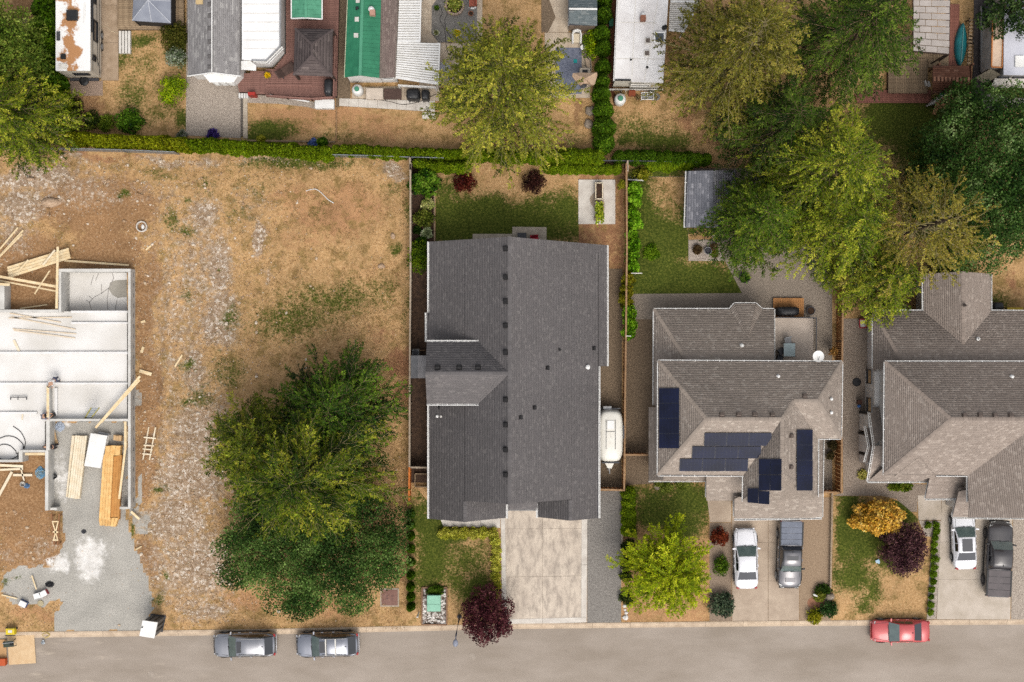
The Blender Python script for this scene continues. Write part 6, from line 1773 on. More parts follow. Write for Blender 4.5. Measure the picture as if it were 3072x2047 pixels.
# pattern lying on the rug
for i,(x0, y0, x1, y1) in enumerate(((430,470,600,640),(430,640,600,840))):
 pass
one('cushion', bx(2,567,545,598,578,.034,.12), mat('teal_cushion', C(40,160,160), None,3,.9), 'small teal cushion on the patio rug', 'cushion')
def home_d():
 h = thing('mobile_home', 'long white flat roof mobile home below the top edge, between cedars and fir', 'mobile home')
 z = 2.9
 P = [T(2,980,-200, z), T(2,940,742, z), T(2,1095,742, z), T(2,1098,755, z), T(2,1390,762, z), T(2,1448,-200, z)]
 obj('wall', MB().prism(inset(P,.08),0, z-.1), mat('cream_home_wall', C(230,222,204), C(208,200,182),2,.7), h)
 ro = obj('roof', plate(MB(), P,.12), mat('white_roof_coating', C(246,243,240), C(222,216,212),.6,.6), h)
 for x0, y0, x1, y1 in ((1135,0,1100,745),(1340,0,1215,745),(975,205,1330,212),(960,540,1400,545)):
  obj('roof_seam', MB().beam(T(2, x0, y0, z)+Vector((0,0,.005)), T(2, x1, y1, z)+Vector((0,0,.005)),.05,.018), M_OFFWHITE, ro)
 gutter(h, P[0], P[1], M_WHITE,.12)
 obj('roof_edge', MB().beam(T(2,945,736, z+.02), T(2,1092,738, z+.02),.12,.1), M_BLACK, h)
 q = T(2,1200,178, z); obj('chimney', MB().box((q.x, q.y, z+.25),(.4,.4,.5)), mat('rust_flue', C(150,100,78), None,5,.8), ro); flue(ro, T(2,1207,150, z), M_WHITE,.14,.5)
 for tx, ty in ((1248,374),(1240,490)):
  q = T(2, tx, ty, z+.1); v = obj('roof_vent', MB().box((q.x, q.y, z+.06),(.42,.42,.12)), M_OFFWHITE, ro); obj('cover', MB().box((q.x, q.y, z+.13),(.32,.32,.03)), M_VENTT, v)
 q = T(2,1355,345, z+.2); v = obj('skylight', MB().box((q.x, q.y, z+.1),(.85,.85,.2)), M_WHITE, ro); obj('pane', MB().box((q.x, q.y, z+.21),(.62,.62,.03)), M_GLASS, v)
 for tx, ty, r in ((1398,258,.09),(1410,240,.05),(1242,620,.05),(1092,550,.04)): pipe_vent(ro, T(2, tx, ty, z), M_BLACK, r,.25)
 y = P[1].y
 window(h,(T(2,1180,780,2).x, P[3].y-.0,1.7),1.4,.8,(0,-1), M_OFFWHITE)
 obj('skirting', MB().box(((P[1].x+P[4].x)/2, P[4].y-.02,.3),(4.2,.04,.6)), M_OFFWHITE, h)
home_d()
awning('weathered white ribbed cover right of the white mobile home',2,[(1450,30),(1716,30),(1580,292),(1440,280)],2.4,2.3,14)
awning('second white ribbed cover cut by the top edge',2,[(1455,-150),(1716,-150),(1716,20),(1455,20)],2.55,2.45,8)
chest('small dark green bin beside the white mobile home',2,893,170,932,238,.9, mat('dark_green_bin', C(30,96,70), None,3,.5), 'garden_bin', 'bin')
# things in front of the white mobile home
chest('rust red planter box in front of the white mobile home',2,1072,830,1136,880,.5, mat('rust_red', C(150,78,52), None,5,.9), 'planter_box', 'planter')
pot('terracotta pot in front of the white mobile home',2,1155,900,.2,.3, TERRA,[C(110,90,60), C(150,130,90), C(180,160,120)],0,12)
pot('pale bowl planter in front of the white mobile home',2,1025,850,.2,.25, M_OFFWHITE,[C(160,120,80), C(200,170,120), C(220,190,140)],0,13)
def cart():
 t = thing('garden_cart', 'old white metal garden cart with clutter before the white mobile home', 'cart')
 a, c = T(2,1190,850,.5), T(2,1300,915,.5)
 for y in (a.y, c.y): obj('rail', MB().tube([(a.x, y,.5),(c.x, y,.5)],.03,6), M_WHITE, t)
 for x in (a.x,(a.x+c.x)/2, c.x): obj('rail', MB().tube([(x, a.y,.5),(x, c.y,.5)],.03,6), M_WHITE, t)
 obj('tray', MB().box(((a.x+c.x)/2,(a.y+c.y)/2,.35),(c.x-a.x-.1, a.y-c.y-.1,.05)), M_GREY, t)
 for x in (a.x, c.x):
  for y in (a.y, c.y): obj('leg', MB().tube([(x, y,0),(x, y,.5)],.025,6), M_WHITE, t)
cart()
def tyre(label, k, tx, ty, r):
 p = T(k, tx, ty,.2); b = MB()
 for i in range(1): b.tube([(p.x+r*math.cos(a), p.y+r*math.sin(a),.12) for a in [2*math.pi*j/18 for j in range(19)]],.1,8)
 one('tyre', b, mat('grey_rubber', C(150,146,140), C(110,106,102),6,.8), label, 'tyre', smooth=True)
tyre('pale grey tyre lying right of the garden cart',2,1328,888,.2)
pot('cluttered stone pot between the carts',2,1285,858,.26,.3, M_GREY,[C(100,96,84), C(150,144,130), C(190,184,170)],0,14)
def boulder(label, x, y, r, seed, z=.0, m=None, sy=1.0):
 rng = np.random.default_rng(seed); b = MB().ell((0,0,0), r, r*sy, r*.6,12,0,7)
 p = W(x, y,.2)
 vs = []
 for v in b.v:
  k = 1+.25*(vnoise(np.array([v[0]/r*2+seed]), np.array([v[1]/r*2+v[2]/r*1.5]))[0]-.5)*2
  vs.append((p.x+v[0]*k, p.y+v[1]*k, z+r*.35+v[2]*k))
 b.v = vs
 one('boulder', b, m or mat('boulder_stone', C(176,160,142), C(120,108,94),5,.95), label, 'boulder')
boulder('grey boulder beside the cedar column, upper one',1536+715*.32653,1020*.32653,.38,3)
boulder('brown boulder beside the cedar column, lower one',1536+708*.32653,1140*.32653,.36,5)
hose('orange-brown hose on the dry lawn beside the cedar column',[T(2,720,900,.03), T(2,740,930,.03), T(2,775,950,.03)], mat('brown_hose', C(180,130,96), None,3,.7))
# ---- timber decks, playhouse, canoe, motorhome in the north-east corner
deck('red_deck', 'long red-brown deck step below the grey platform', TT(3,[(800,860),(1000,830),(1500,830),(1500,948),(820,945)],.25),.25, M_REDDECK, 'x',.14)
deck('red_deck', 'red-brown deck strip beside the teal canoe', TT(3,[(1650,40),(1760,40),(1760,610),(1650,610)],.25),.25, M_REDDECK, 'y',.14)
deck('grey_platform', 'weathered grey square plank platform under the dark fir', TT(3,[(1112,545),(1468,540),(1462,858),(1105,858)],.55),.55, mat('grey_brown_plank', C(158,136,110), C(118,98,76),5,.9, rnd=.16), 'y',.14)
deck('timber_floor', 'pale timber floor under the white canopy roof', TT(3,[(1200,330),(1660,330),(1660,620),(1468,620),(1468,540),(1200,540)],.3),.3, M_WOODGREY, 'y',.14)
def canopy():
 t = thing('canopy_roof', 'flat pale panel canopy roof half under the dark fir', 'canopy')
 c = [T(3,1338,-60,2.6), T(3,1672,-60,2.6), T(3,1664,498,2.5), T(3,1336,470,2.5)]
 for i in range(3):
  for j in range(9):
   sh = .5 if j%2 else 0
   f = lambda u, v: (c[0].lerp(c[1], u)).lerp(c[3].lerp(c[2], u), v)
   u0, u1 = max(0,(i-sh)/3+.006), min(1,(i+1-sh)/3-.006)
   if i == 2 and sh: u1 = 1
   if u1-u0<.05: continue
   obj('panel', plate(MB(),[f(u0, j/9+.006), f(u1, j/9+.006), f(u1,(j+1)/9-.006), f(u0,(j+1)/9-.006)],.03), mat('pale_panel', C(190,180,172), C(170,160,152),1.2,.6, rnd=.05), t)
 for a, b in ((0,1),(1,2),(2,3),(3,0)): obj('beam', MB().beam(c[a]-Vector((0,0,.1)), c[b]-Vector((0,0,.1)),.1,.14), mat('dark_timber', C(74,58,48), None,4,.9), t)
 for p in c: obj('post', MB().box((p.x, p.y,1.2),(.12,.12,2.4)), mat('dark_timber', C(74,58,48), None,4,.9), t)
 for x0, y0, x1, y1 in ((1330,475,1240,540),(1640,500,1505,582)): obj('brace', MB().beam(T(3, x0, y0,2.35), T(3, x1, y1,.4),.12,.12), mat('dark_timber', C(74,58,48), None,4,.9), t)
canopy()
def canoe():
 a, b = T(3,1800,205,.75), T(3,1772,605,.75)
 L = (b-a).length; d = (b-a).normalized(); s = Vector((-d.y, d.x,0))
 t = thing('canoe', 'teal canoe lying keel up beside the deck strip', 'canoe')
 n = 16; m = 9; vs = []; fs = []
 for i in range(n+1):
  u = i/n; w = .46*(math.sin(math.pi*u)**.65 if 0<u<1 else 0)+.01
  for j in range(m):
   th = math.pi*j/(m-1)
   z = .3+(.42+.12*abs(2*u-1)**3)*(math.sin(th)**.8 if 0<j<m-1 else 0)*(.55+.45*math.sin(math.pi*u)**.3)
   p = a+d*(L*u)+s*(-w*math.cos(th)); vs.append((p.x, p.y, z))
 for i in range(n):
  for j in range(m-1): fs.append((i*m+j, i*m+j+1,(i+1)*m+j+1,(i+1)*m+j))
 obj('hull', MB().add(vs, fs), mat('teal_hull', C(40,120,124), C(28,98,106),1.5,.4), t, smooth=True)
 obj('keel', MB().beam(a+d*.3+Vector((0,0,.02)), b-d*.3+Vector((0,0,.02)),.04,.05), mat('pale_keel', C(120,170,168), None,3,.5), t)
 for f in (.25,.75): q = a+d*L*f; obj('stand', MB().box((q.x, q.y,.15),(.9,.1,.3), math.atan2(s.y, s.x)), M_FENCETOP, t)
canoe()
def slat_rack():
 t = thing('ladder_rack', 'ladder-like slatted rack right of the teal canoe', 'rack')
 for x in (1842,1878): obj('rail', MB().beam(T(3, x+10,165,.8), T(3, x-10,610,.8),.06,.08), M_DARKBARK, t)
 for i in range(13): obj('slat', MB().beam(T(3,1850-i*1.5,185+i*33,.85), T(3,1884-i*1.5,187+i*33,.85),.14,.04), M_WOODGREY, t)
 for x, y in ((1850,180),(1880,180),(1836,600),(1868,600)): p = T(3, x, y,.8); obj('leg', MB().box((p.x, p.y,.4),(.07,.07,.8)), M_DARKBARK, t)
slat_rack()
def playhouse():
 t = thing('playhouse', 'brown shingle roof playhouse with climbing ladder and green slide', 'playhouse')
 z, rz_ = 2.5,3.2
 S = Shingles(C(108,74,60), C(124,88,72), C(142,106,88),.2,.3)
 r0, r1 = T(3,1512,728, rz_), T(3,1858,735, rz_)
 S.plane([r0, r1, T(3,1848,606, z), T(3,1515,604, z)]); S.plane([r0, r1, T(3,1846,866, z), T(3,1512,856, z)])
 ro = S.build(t, mat('brown_roof_board', C(92,62,50), None,4,.9))
 wd = mat('brown_timber', C(120,82,62), C(96,64,48),4,.9)
 for i in range(10):
  f = (i+.5)/10; q = r0.lerp(r1, f); obj('ridge_shingle', MB().box((q.x, q.y, rz_+.05),(.16,.34,.05)), mat('light_shingle', C(160,116,92), C(110,76,58),4,.9, rnd=.2), ro)
 a, c = T(3,1530,620,1.3), T(3,1835,850,1.3)
 obj('floor', MB().prism([(a.x, c.y),(c.x, c.y),(c.x, a.y),(a.x, a.y)],1.2,1.3), wd, t)
 for x in (a.x, c.x):
  for y in (a.y, c.y): obj('post', MB().box((x, y,1.25),(.12,.12,2.5)), wd, t)
 obj('wall', MB().box((a.x,(a.y+c.y)/2,1.7),(.06, a.y-c.y,.8)), wd, t); obj('wall', MB().box((c.x,(a.y+c.y)/2,1.7),(.06, a.y-c.y,.8)), wd, t)
 p0, p1 = T(3,1600,870,1.3), T(3,1480,970,.1)
 sd_ = Vector((.28,.1,0))
 for k in (-1,1): obj('ladder_rail', MB().beam(p0+sd_*k, p1+sd_*k,.06,.09), wd, t)
 for i in range(8): q = p0.lerp(p1,(i+.5)/8)+Vector((0,0,.06)); obj('rung', MB().box(tuple(q),(.62,.12,.05),.3), M_OFFWHITE, t)
 s0, s1 = T(3,1595,852,1.55), T(3,1590,868,1.5)
 obj('slide', MB().add([(s0.x-.15, s0.y+.25,1.6),(s0.x+.2, s0.y+.25,1.6),(s0.x+.2, s0.y-.15,1.5),(s0.x-.15, s0.y-.15,1.5),(s0.x-.15, s0.y-.15,1.3),(s0.x+.2, s0.y-.15,1.3)],[(0,3,2,1),(3,4,5,2)]), mat('green_slide', C(60,160,110), None,3,.4), t)
playhouse()
deck('timber_landing', 'light timber landing at the foot of the playhouse', TT(3,[(1540,898),(1726,896),(1724,1000),(1530,1000)],.45),.45, mat('orange_plank', C(206,158,114), C(176,124,84),5,.85, rnd=.15), 'x',.13)
one('timber_post', MB().beam(T(3,1542,985,.5), T(3,1530,1052,.3),.3,.12), mat('orange_plank', None), 'short thick timber sticking out below the landing', 'timber')
one('patio_chair', MB().box((T(3,1463,778,.5).x, T(3,1463,778,.5).y,.4),(.5,.42,.1),.35).box((T(3,1463,778,.5).x-.2, T(3,1463,778,.5).y+.05,.65),(.08,.42,.5),.35).box((T(3,1463,778,.5).x, T(3,1463,778,.5).y,.18),(.4,.36,.36),.35), M_OFFWHITE, 'white plastic chair beside the playhouse', 'chair')
def motorhome():
 t = thing('motorhome', 'pale grey motorhome with an orange-edged awning slide, top right', 'motorhome')
 z = 3.2
 P = [T(3,2172,-200, z), T(3,2165,690, z), T(3,2500,695, z), T(3,2500,-200, z)]
 obj('body', MB().prism(P,.5, z-.1), mat('motorhome_side', C(190,186,182), C(160,156,152),1.5,.5), t)
 ro = obj('roof', plate(MB(), P,.12), mat('motorhome_roof', C(214,214,222), C(196,196,206),.8,.5), t)
 obj('hatch', bx(3,2272,512,2352,615, z, z+.12), M_WHITE, ro)
 q = [T(3,2062,178,3.0), T(3,2165,178,3.0), T(3,2148,622,3.0), T(3,2052,618,3.0)]
 sl = obj('slide_out', MB().prism(q,.9,2.9), mat('motorhome_side', None), t)
 obj('awning', plate(MB(),[v+Vector((0,0,0)) for v in q],.08), mat('cream_awning', C(236,206,178), None,2,.7), t)
 for i in range(4): obj('awning_edge', MB().beam(q[i]+Vector((0,0,.04)), q[(i+1)%4]+Vector((0,0,.04)),.09,.09), mat('orange_trim', C(206,130,70), None,3,.6), t)
 yb = P[1].y
 for x in (2170,2310): window(t,(T(3, x,720,2.6).x, yb-.01,2.5),.8,.35,(0,-1), M_DARK)
 obj('rear_cap', MB().add([(P[1].x-.3, yb-.02,2.3),(P[2].x, yb-.02,2.3),(P[2].x, yb-.45,1.7),(P[1].x-.3, yb-.45,1.7),(P[1].x-.3, yb-.45,.6),(P[2].x, yb-.45,.6)],[(3,2,1,0),(4,5,2,3)]), M_OFFWHITE, t)
 a, b = T(3,1900,715,1.8), T(3,2040,640,2.6)
 obj('side_awning', plate(MB(),[a, T(3,1990,770,1.8), T(3,2145,690,2.7), T(3,2050,632,2.7)],.06), mat('olive_canvas', C(150,140,120), C(126,116,98),3,.9), t)
motorhome()
sheet('dark_path', TT(3,[(1890,-40),(2060,-40),(2040,600),(1990,900),(1890,1020),(1860,900),(1885,600)]), mat('dark_asphalt_path', C(96,88,86), C(72,66,64),2,.9,.1),.03)
sheet('dark_yard', TT(3,[(2000,800),(2400,800),(2400,1020),(1900,1020)]), M_GRAVELD,.02)
def folding_bed():
 t = thing('utility_trailer', 'dark flat utility trailer parked beside the motorhome', 'trailer')
 a, c = T(3,1955,60,.7), T(3,2030,660,.7)
 obj('bed', MB().box(((a.x+c.x)/2,(a.y+c.y)/2,.6),(c.x-a.x, a.y-c.y,.12)), M_DARK, t)
 for s in (-1,1): obj('side_rail', MB().box(((a.x+c.x)/2+s*(c.x-a.x)/2,(a.y+c.y)/2,.75),(.06, a.y-c.y,.25)), M_GREY, t)
 obj('hatch', bx(3,1990,440,2026,610,.66,.72), M_BLACK, t)
 for s in (-1,1): obj('wheel', MB().tube([((a.x+c.x)/2+s*.75,(a.y+c.y)/2,.3),((a.x+c.x)/2+s*.95,(a.y+c.y)/2,.3)],.3,14), M_BLACK, t)
folding_bed()
for i,(tx, ty, r) in enumerate(((2065,810,.4),(2150,830,.5),(2240,860,.4),(2330,840,.45))):
 shrub(f'{nth(i)} from the west: dark plant clump behind the motorhome',(2304+tx*.32653, ty*.32653), r,.6,[C(40,52,26), C(82,94,44), C(130,132,70)],200+i, group='plants behind the motorhome')
one('log', MB().tube([T(3,1910,990,.15), T(3,1980,995,.15)],.15,8), M_WOODNEW, 'pale cut log at the edge of the dark yard, left one', 'log')
pot('round stone pot at the edge of the dark yard',3,2145,990,.22,.3, M_FENCETOP,[C(70,84,30), C(120,130,50), C(160,160,80)],0,15)
one('log', MB().tube([T(3,2175,1000,.14), T(3,2225,1002,.14)],.14,8), M_FENCETOP, 'short log right of the round stone pot', 'log')
# ------------------------------------------------------------------ building site
def foundation():
 t = thing('house_foundation', 'unfinished concrete house foundation with pale slab and low walls', 'foundation')
 wt, sl, pk = 1.3,.66,-.62
 cm = mat('fresh_concrete', C(226,222,214), C(196,192,184),.9,.9,.1,20)
 m, tt, p = newmat('fresh_slab'); N = tt.nodes; L = tt.links
 tc = N.new('ShaderNodeTexCoord'); n1 = N.new('ShaderNodeTexNoise'); n1.inputs['Scale'].default_value = .35; n1.inputs['Detail'].default_value = 7; L.new(tc.outputs['Object'], n1.inputs[0])
 rp = N.new('ShaderNodeValToRGB'); L.new(n1.outputs['Fac'], rp.inputs[0]); rp.color_ramp.elements[0].position = .3; rp.color_ramp.elements[0].color = (*C(216,210,200),1); rp.color_ramp.elements[1].position = .6; rp.color_ramp.elements[1].color = (*C(242,238,232),1)
 L.new(rp.outputs[0], p.inputs['Base Color']); p.inputs['Roughness'].default_value = .8
 q = lambda k, x, y: tuple(T(k, x, y,0))[:2]
 obj('slab', MB().prism([q(4,1190,1298), q(8,1190,730), q(8,440,730), q(8,440,1010), q(8,190,1010), q(8,190,1100), q(8,-900,1100), q(4,-900,1290)],-.6, sl), m, t)
 obj('lower_slab', MB().prism([q(4,545,915), q(4,1190,915), q(4,1190,1297), q(4,548,1290)],-.9, pk), m, t)
 def wall(k, x0, y0, x1, y1, z0=-.67, z1=wt, mm=None, name='wall'):
  return obj(name, bx(k, x0, y0, x1, y1, z0, z1), mm or cm, t)
 wall(4,538,903,1200,930); wall(4,1176,932,1200,1568); wall(8,1176,-1,1200,1540,-.3)
 wall(4,538,932,562,1302); wall(4,-700,1278,536,1303)
 wall(8,458,714,1174,736,-.3); wall(8,424,400,456,1000,0); wall(8,414,1002,444,1556,-.3)
 wall(8,208,1000,412,1022,-.3); wall(8,172,1000,206,1110,-.3); wall(8,-700,1090,170,1112,-.3)
 wall(8,446,1530,520,1552,-.3,.9); wall(8,1100,1522,1174,1544,-.3,1.2)
 wall(4,-300,1052,40,1275,-.5, wt)
 # form ties along the wall faces
 b = MB()
 for i in range(24):
  q = T(4,1222,960+i*94,.55); wl = T(4,1200,960, wt).x; b.box((wl+.012, q.y,.55),(.02,.3,.05))
 obj('form_tie_marks', b, M_DARK, t, kind='stuff')
 b = MB()
 for i in range(8): q = T(4,628,955+i*47,-.2); wl = T(4,562,960, wt).x; b.box((wl+.012, q.y,-.2),(.02,.05,.06))
 obj('tie_hole_marks', b, M_DARK, t, kind='stuff')
 # strip footings raised above the slab
 fm = mat('footing_concrete', C(248,245,242), C(232,228,222),.8,.85)
 for k, x0, y0, x1, y1 in ((4,652,1288,1172,1308),(4,652,1392,1172,1410),(8,-700,96,1172,118),(8,-700,380,1172,398),(8,-700,650,338,670),(8,500,430,526,682)):
  obj('footing', bx(k, x0, y0, x1, y1, sl, sl+.16), fm, t)
 # sill plates lying on the walls
 for k, x0, y0, x1, y1 in ((8,1140,738,1162,1000),(8,230,1026,412,1048),(8,428,410,450,700)):
  obj('sill_plate', bx(k, x0, y0, x1, y1, wt-.02, wt+.04), M_WOODNEW, t)
 # rainwater stain and cracks on the slab
 st = [T(4, x, y, pk)+Vector((0,0,.004)) for x, y in ((1010,1030),(1060,1008),(1172,1002),(1174,1160),(1080,1172),(1030,1140),(1000,1090))]
 obj('damp_patch', MB().poly(st[::-1]), mat('damp_concrete', C(176,170,158), C(158,152,140),1,.7), t)
 cr = MB()
 for path in ([(840,1280),(820,1210),(870,1160),(930,1130),(1000,1080),(1045,990),(1030,940)],[(990,1280),(985,1180),(1000,1080)],[(1060,1280),(1075,1190)],[(830,1215),(790,1190)],[(850,1180),(815,1150)],[(935,1130),(930,1040)],[(860,960),(835,1050)],[(905,945),(880,1010)]):
  for a, c in zip(path[:-1], path[1:]): cr.beam(T(4,*a, pk)+Vector((0,0,.004)), T(4,*c, pk)+Vector((0,0,.004)),.05,.008)
 obj('crack', cr, mat('crack_line', C(170,164,158), None,3,.9), t, kind='stuff')
foundation()
sl_ = .66
# soil in the open pocket of the foundation
def soil_pocket(name, pts, z):
 o = lawn(name, pts, z); me = o.data
 n = len(me.vertices); z1 = np.zeros((n,4)); z1[:,1] = 1
 me.color_attributes['zone'].data.foreach_set('color', z1.astype(np.float32).ravel()); return o
soil_pocket('soil', TT(4,[(40,1055),(536,1000),(536,1276),(40,1276)]),.03)
def plank(label, k, x0, y0, x1, y1, w=.14, z0=.1, z1=None, h=.045, m=None, name='plank', cat='plank', group=None):
 z1 = z0 if z1 is None else z1
 return one(name, MB().beam(T(k, x0, y0, z0), T(k, x1, y1, z1), w, h), m or M_WOODNEW, label, cat, group)
plank('long plank leaning diagonally over the foundation wall onto the garage gravel',8,1287,322,878,797,.16,1.42,1.4,.05)
plank('second plank just beside the long diagonal plank',8,1282,352,925,745,.22,1.36,1.36,.04)
plank('loose plank lying on the dirt right of the foundation',8,1505,400,1675,125,.12,.14)
plank('short plank lying across the trench edge',8,1282,272,1392,305,.26,.16)
plank('small wood offcut on the dirt near the top of the wall',8,1318,52,1298,105,.2,.12)
plank('small wood offcut beside the foundation wall',4,1295,1395,1335,1382,.18,.14)
plank('long plank behind the top foundation wall',4,590,828,1185,870,.15,.25)
plank('white plank standing along the pocket wall',4,531,700,520,1268,.18,1.38)
plank('upper of two planks crossing the soil pocket',4,0,975,512,1066,.2,.9)
plank('lower of two planks crossing the soil pocket',4,0,1012,512,1108,.12,.8)
plank('short stick crossing over the pocket planks',4,458,920,318,1135,.1,.98)
plank('short plank at the bottom of the soil pocket',4,183,1268,435,1232,.1,.12)
plank('white board end at the left edge of the pocket',4,-60,1040,90,1050,.2,1.4)
plank('upper left loose plank near the left edge',4,-20,745,165,525,.12,.2)
plank('pair plank beside the upper left loose plank, left',4,-20,805,215,548,.13,.2)
plank('pair plank beside the upper left loose plank, right',4,-10,800,205,585,.1,.24)
for i in range(5):
 plank(f'{nth(i)} from the top: thin board strewn on the slab',4,80+i*12,(1355,1312,1345,1455,1468)[i],(660,560,695,700,690)[i],(1348,1395,1460,1500,1540)[i],.09, sl_+.05, None,.04, group='boards strewn on the slab', m=mat('dusty_board', C(240,222,196), C(222,200,170),3,.8))
def stack(label, k, quad, z0, layers, n, m, name='lumber_stack', lh=.09, ext=None):
 t = thing(name, label, 'lumber')
 rr = random.Random(hash(label)%1000 if False else len(label))
 for l in range(layers):
  z = z0+(l+.5)*lh
  P = [T(k,*q, z0+layers*lh) for q in quad]
  for i in range(n):
   f0, f1 = i/n+.008,(i+1)/n-.008
   e0, e1 = rr.uniform(-.03,.03), rr.uniform(-.03,.03)
   a0, a1 = P[0].lerp(P[1], f0), P[0].lerp(P[1], f1); c0, c1 = P[3].lerp(P[2], f0), P[3].lerp(P[2], f1)
   d = (c0-a0).normalized()
   q = [a0+d*e0, a1+d*e0, c1+d*e1, c0+d*e1]
   obj('board', MB().prism([(v.x, v.y) for v in q], z-lh/2+.004, z+lh/2-.004+rr.uniform(0,.006)), m, t)
 return t
M_PALELUM = mat('pale_lumber', C(250,236,208), C(238,216,180),2,.75, rnd=.04)
stack('long pile of pale boards on the garage gravel, left of the white sheets',8,[(690,868),(800,872),(730,1450),(622,1438)],.05,4,5, M_PALELUM)
stack('narrow pale board row along the left side of the pale pile',8,[(660,865),(688,867),(618,1436),(604,1434)],.05,2,1, M_PALELUM)
stack('large stack of orange wrapped lumber in the garage opening, main part',8,[(948,1040),(1042,1042),(1010,1640),(908,1630)],.05,6,4, M_WOODORANGE)
stack('front end of the orange lumber, stepping out toward the street',12,[(905,64),(1085,60),(1062,138),(915,126)],.05,5,6, M_WOODORANGE)
stack('short orange lumber blocks at the head of the big stack',8,[(970,962),(1110,962),(1100,1050),(960,1050)],.05,7,3, M_WOODORANGE)
stack('right hand row of darker orange lumber against the garage wall',8,[(1046,1060),(1120,1050),(1095,1640),(1014,1640)],.05,4,3, mat('deep_orange_lumber', C(222,160,90), C(196,134,70),3,.8, rnd=.1))
stack('small tan block of lumber ends behind the orange stack',8,[(1042,862),(1118,872),(1112,918),(1040,910)],.05,5,3, mat('tan_lumber', C(222,186,140), C(196,158,112),3,.8, rnd=.08))
plank('long board lying on top of the right hand orange row',8,1170,830,1095,1450,.16,.95)
def sheets():
 t = thing('panel_stack', 'stack of white insulation sheets between the two lumber piles', 'building sheets')
 q = [(832,846),(985,870),(922,1168),(772,1146)]
 for l in range(6):
  P = [T(8,*a,.85) for a in q]; rr = random.Random(l); o = Vector((rr.uniform(-.02,.02), rr.uniform(-.02,.02),0))
  obj('sheet', MB().prism([(p.x+o.x, p.y+o.y) for p in P],.1+l*.125,.215+l*.125), M_WHITE if l>3 else M_OFFWHITE, t)
 obj('pallet', MB().prism([tuple(T(8,*a,.1))[:2] for a in q],.02,.1), M_WOODGREY, t)
 obj('loose_panel', MB().prism([tuple(T(8,*a,.3))[:2] for a in ((915,828),(1010,850),(1000,866),(905,846))],.05,.5), M_GREY, t)
sheets()
def wood_ladder():
 t = thing('ladder', 'homemade pale timber ladder lying on the dirt beside the wall', 'ladder')
 for (x0, y0),(x1, y1) in (((1368,788),(1315,1088)),((1430,790),(1374,1092))): obj('rail', MB().beam(T(8, x0, y0,.16), T(8, x1, y1,.16),.09,.09), M_PALELUM, t)
 for x0, y0, x1, y1 in ((1322,882,1432,894),(1320,955,1415,962),(1312,990,1402,998),(1308,1034,1392,1042)): obj('rung', MB().beam(T(8, x0, y0,.23), T(8, x1, y1,.23),.1,.05), M_PALELUM, t)
wood_ladder()
def step_ladder():
 t = thing('ladder', 'yellow aluminium step ladder standing against the garage wall', 'ladder')
 ym = mat('yellow_rail', C(186,172,70), None,3,.5)
 a0, a1, b0, b1 = T(8,838,612,2.4), T(8,778,712, sl_), T(8,912,612,2.4), T(8,828,716, sl_)
 for p, q in ((a0, a1),(b0, b1)): obj('rail', MB().beam(p, q,.07,.07), ym, t)
 for i in range(6): f = (i+.5)/6; obj('step', MB().beam(a0.lerp(a1, f), b0.lerp(b1, f),.1,.03), M_GALV, t)
step_ladder()
def sawhorse():
 t = thing('trestle', 'wooden trestle frame with crossed braces beside the gravel', 'trestle')
 for x0, y0, x1, y1, w in ((478,92,538,92,.09),(486,262,536,262,.09),(486,186,536,190,.12),(482,95,530,255,.08),(534,95,494,255,.08)):
  obj('brace', MB().beam(T(12, x0, y0,.75), T(12, x1, y1,.75), w,.06), M_WOODNEW, t)
 for x0, y0, x1, y1 in ((472,20,500,310),(545,20,530,310)): obj('rail', MB().beam(T(12, x0, y0,.7), T(12, x1, y1,.7),.1,.08), mat('brown_lumber', C(156,110,76), None,4,.9), t)
 for x, y in ((476,40),(542,40),(498,296),(531,296)): p = T(12, x, y,.7); obj('leg', MB().box((p.x, p.y,.34),(.08,.08,.68)), mat('brown_lumber', None), t)
sawhorse()
for i,(x0, y0, x1, y1, w, d) in enumerate(((0,1140,212,1150,.2, 'upper board at the porch edge'),(0,1182,212,1172,.16, 'lower board at the porch edge'),(120,1230,296,1230,.18, 'short board below the porch'),(110,1200,-10,1420,.2, 'slanting board at the left edge below the porch'),(190,1160,222,1285,.1, 'thin stick below the porch'))):
 plank(f'{d} on the dirt',8, x0, y0, x1, y1, w,.18, m=M_PALELUM)
plank('tilted stick beside the coolers',12,292,588,335,716,.1,.2); plank('thin stick left of the blue cooler',12,15,765,156,800,.1,.1)
plank('broken board at the end of the foundation wall',12,1205,0,1280,70,.18,.3); plank('short offcut on the stony ground right of the gravel',12,1245,352,1302,320,.1,.15)
plank('wood offcut upright inside the garage wall',8,490,815,520,940,.22,.2, m=mat('tan_lumber', None)); plank('grey stick leaning in the garage corner',8,492,735,488,830,.05,1.0,.1, m=M_GREY)
plank('wood chip block on the dirt above the ring',4,1250,218,1312,240,.25,.12, m=M_FENCETOP); plank('wood offcut on the dirt below the ring',4,1340,728,1388,692,.12,.12)
def plank_pile():
 t = thing('lumber_pile', 'slanting pile of long new planks above the soil pocket', 'lumber')
 for i in range(4):
  o = i*27
  obj('plank', MB().beam(T(4,68+i*4,905+o-8,.35+.02*i), T(4,632+i*5,722+o*.9,.4+.02*i),.2,.05), M_WOODNEW, t)
 obj('plank', MB().beam(T(4,262,822,.55), T(4,175,920,.55),.14,.05), M_WOODNEW, t); obj('plank', MB().beam(T(4,505,730,.6), T(4,395,870,.6),.14,.05), M_PALELUM, t)
plank_pile()
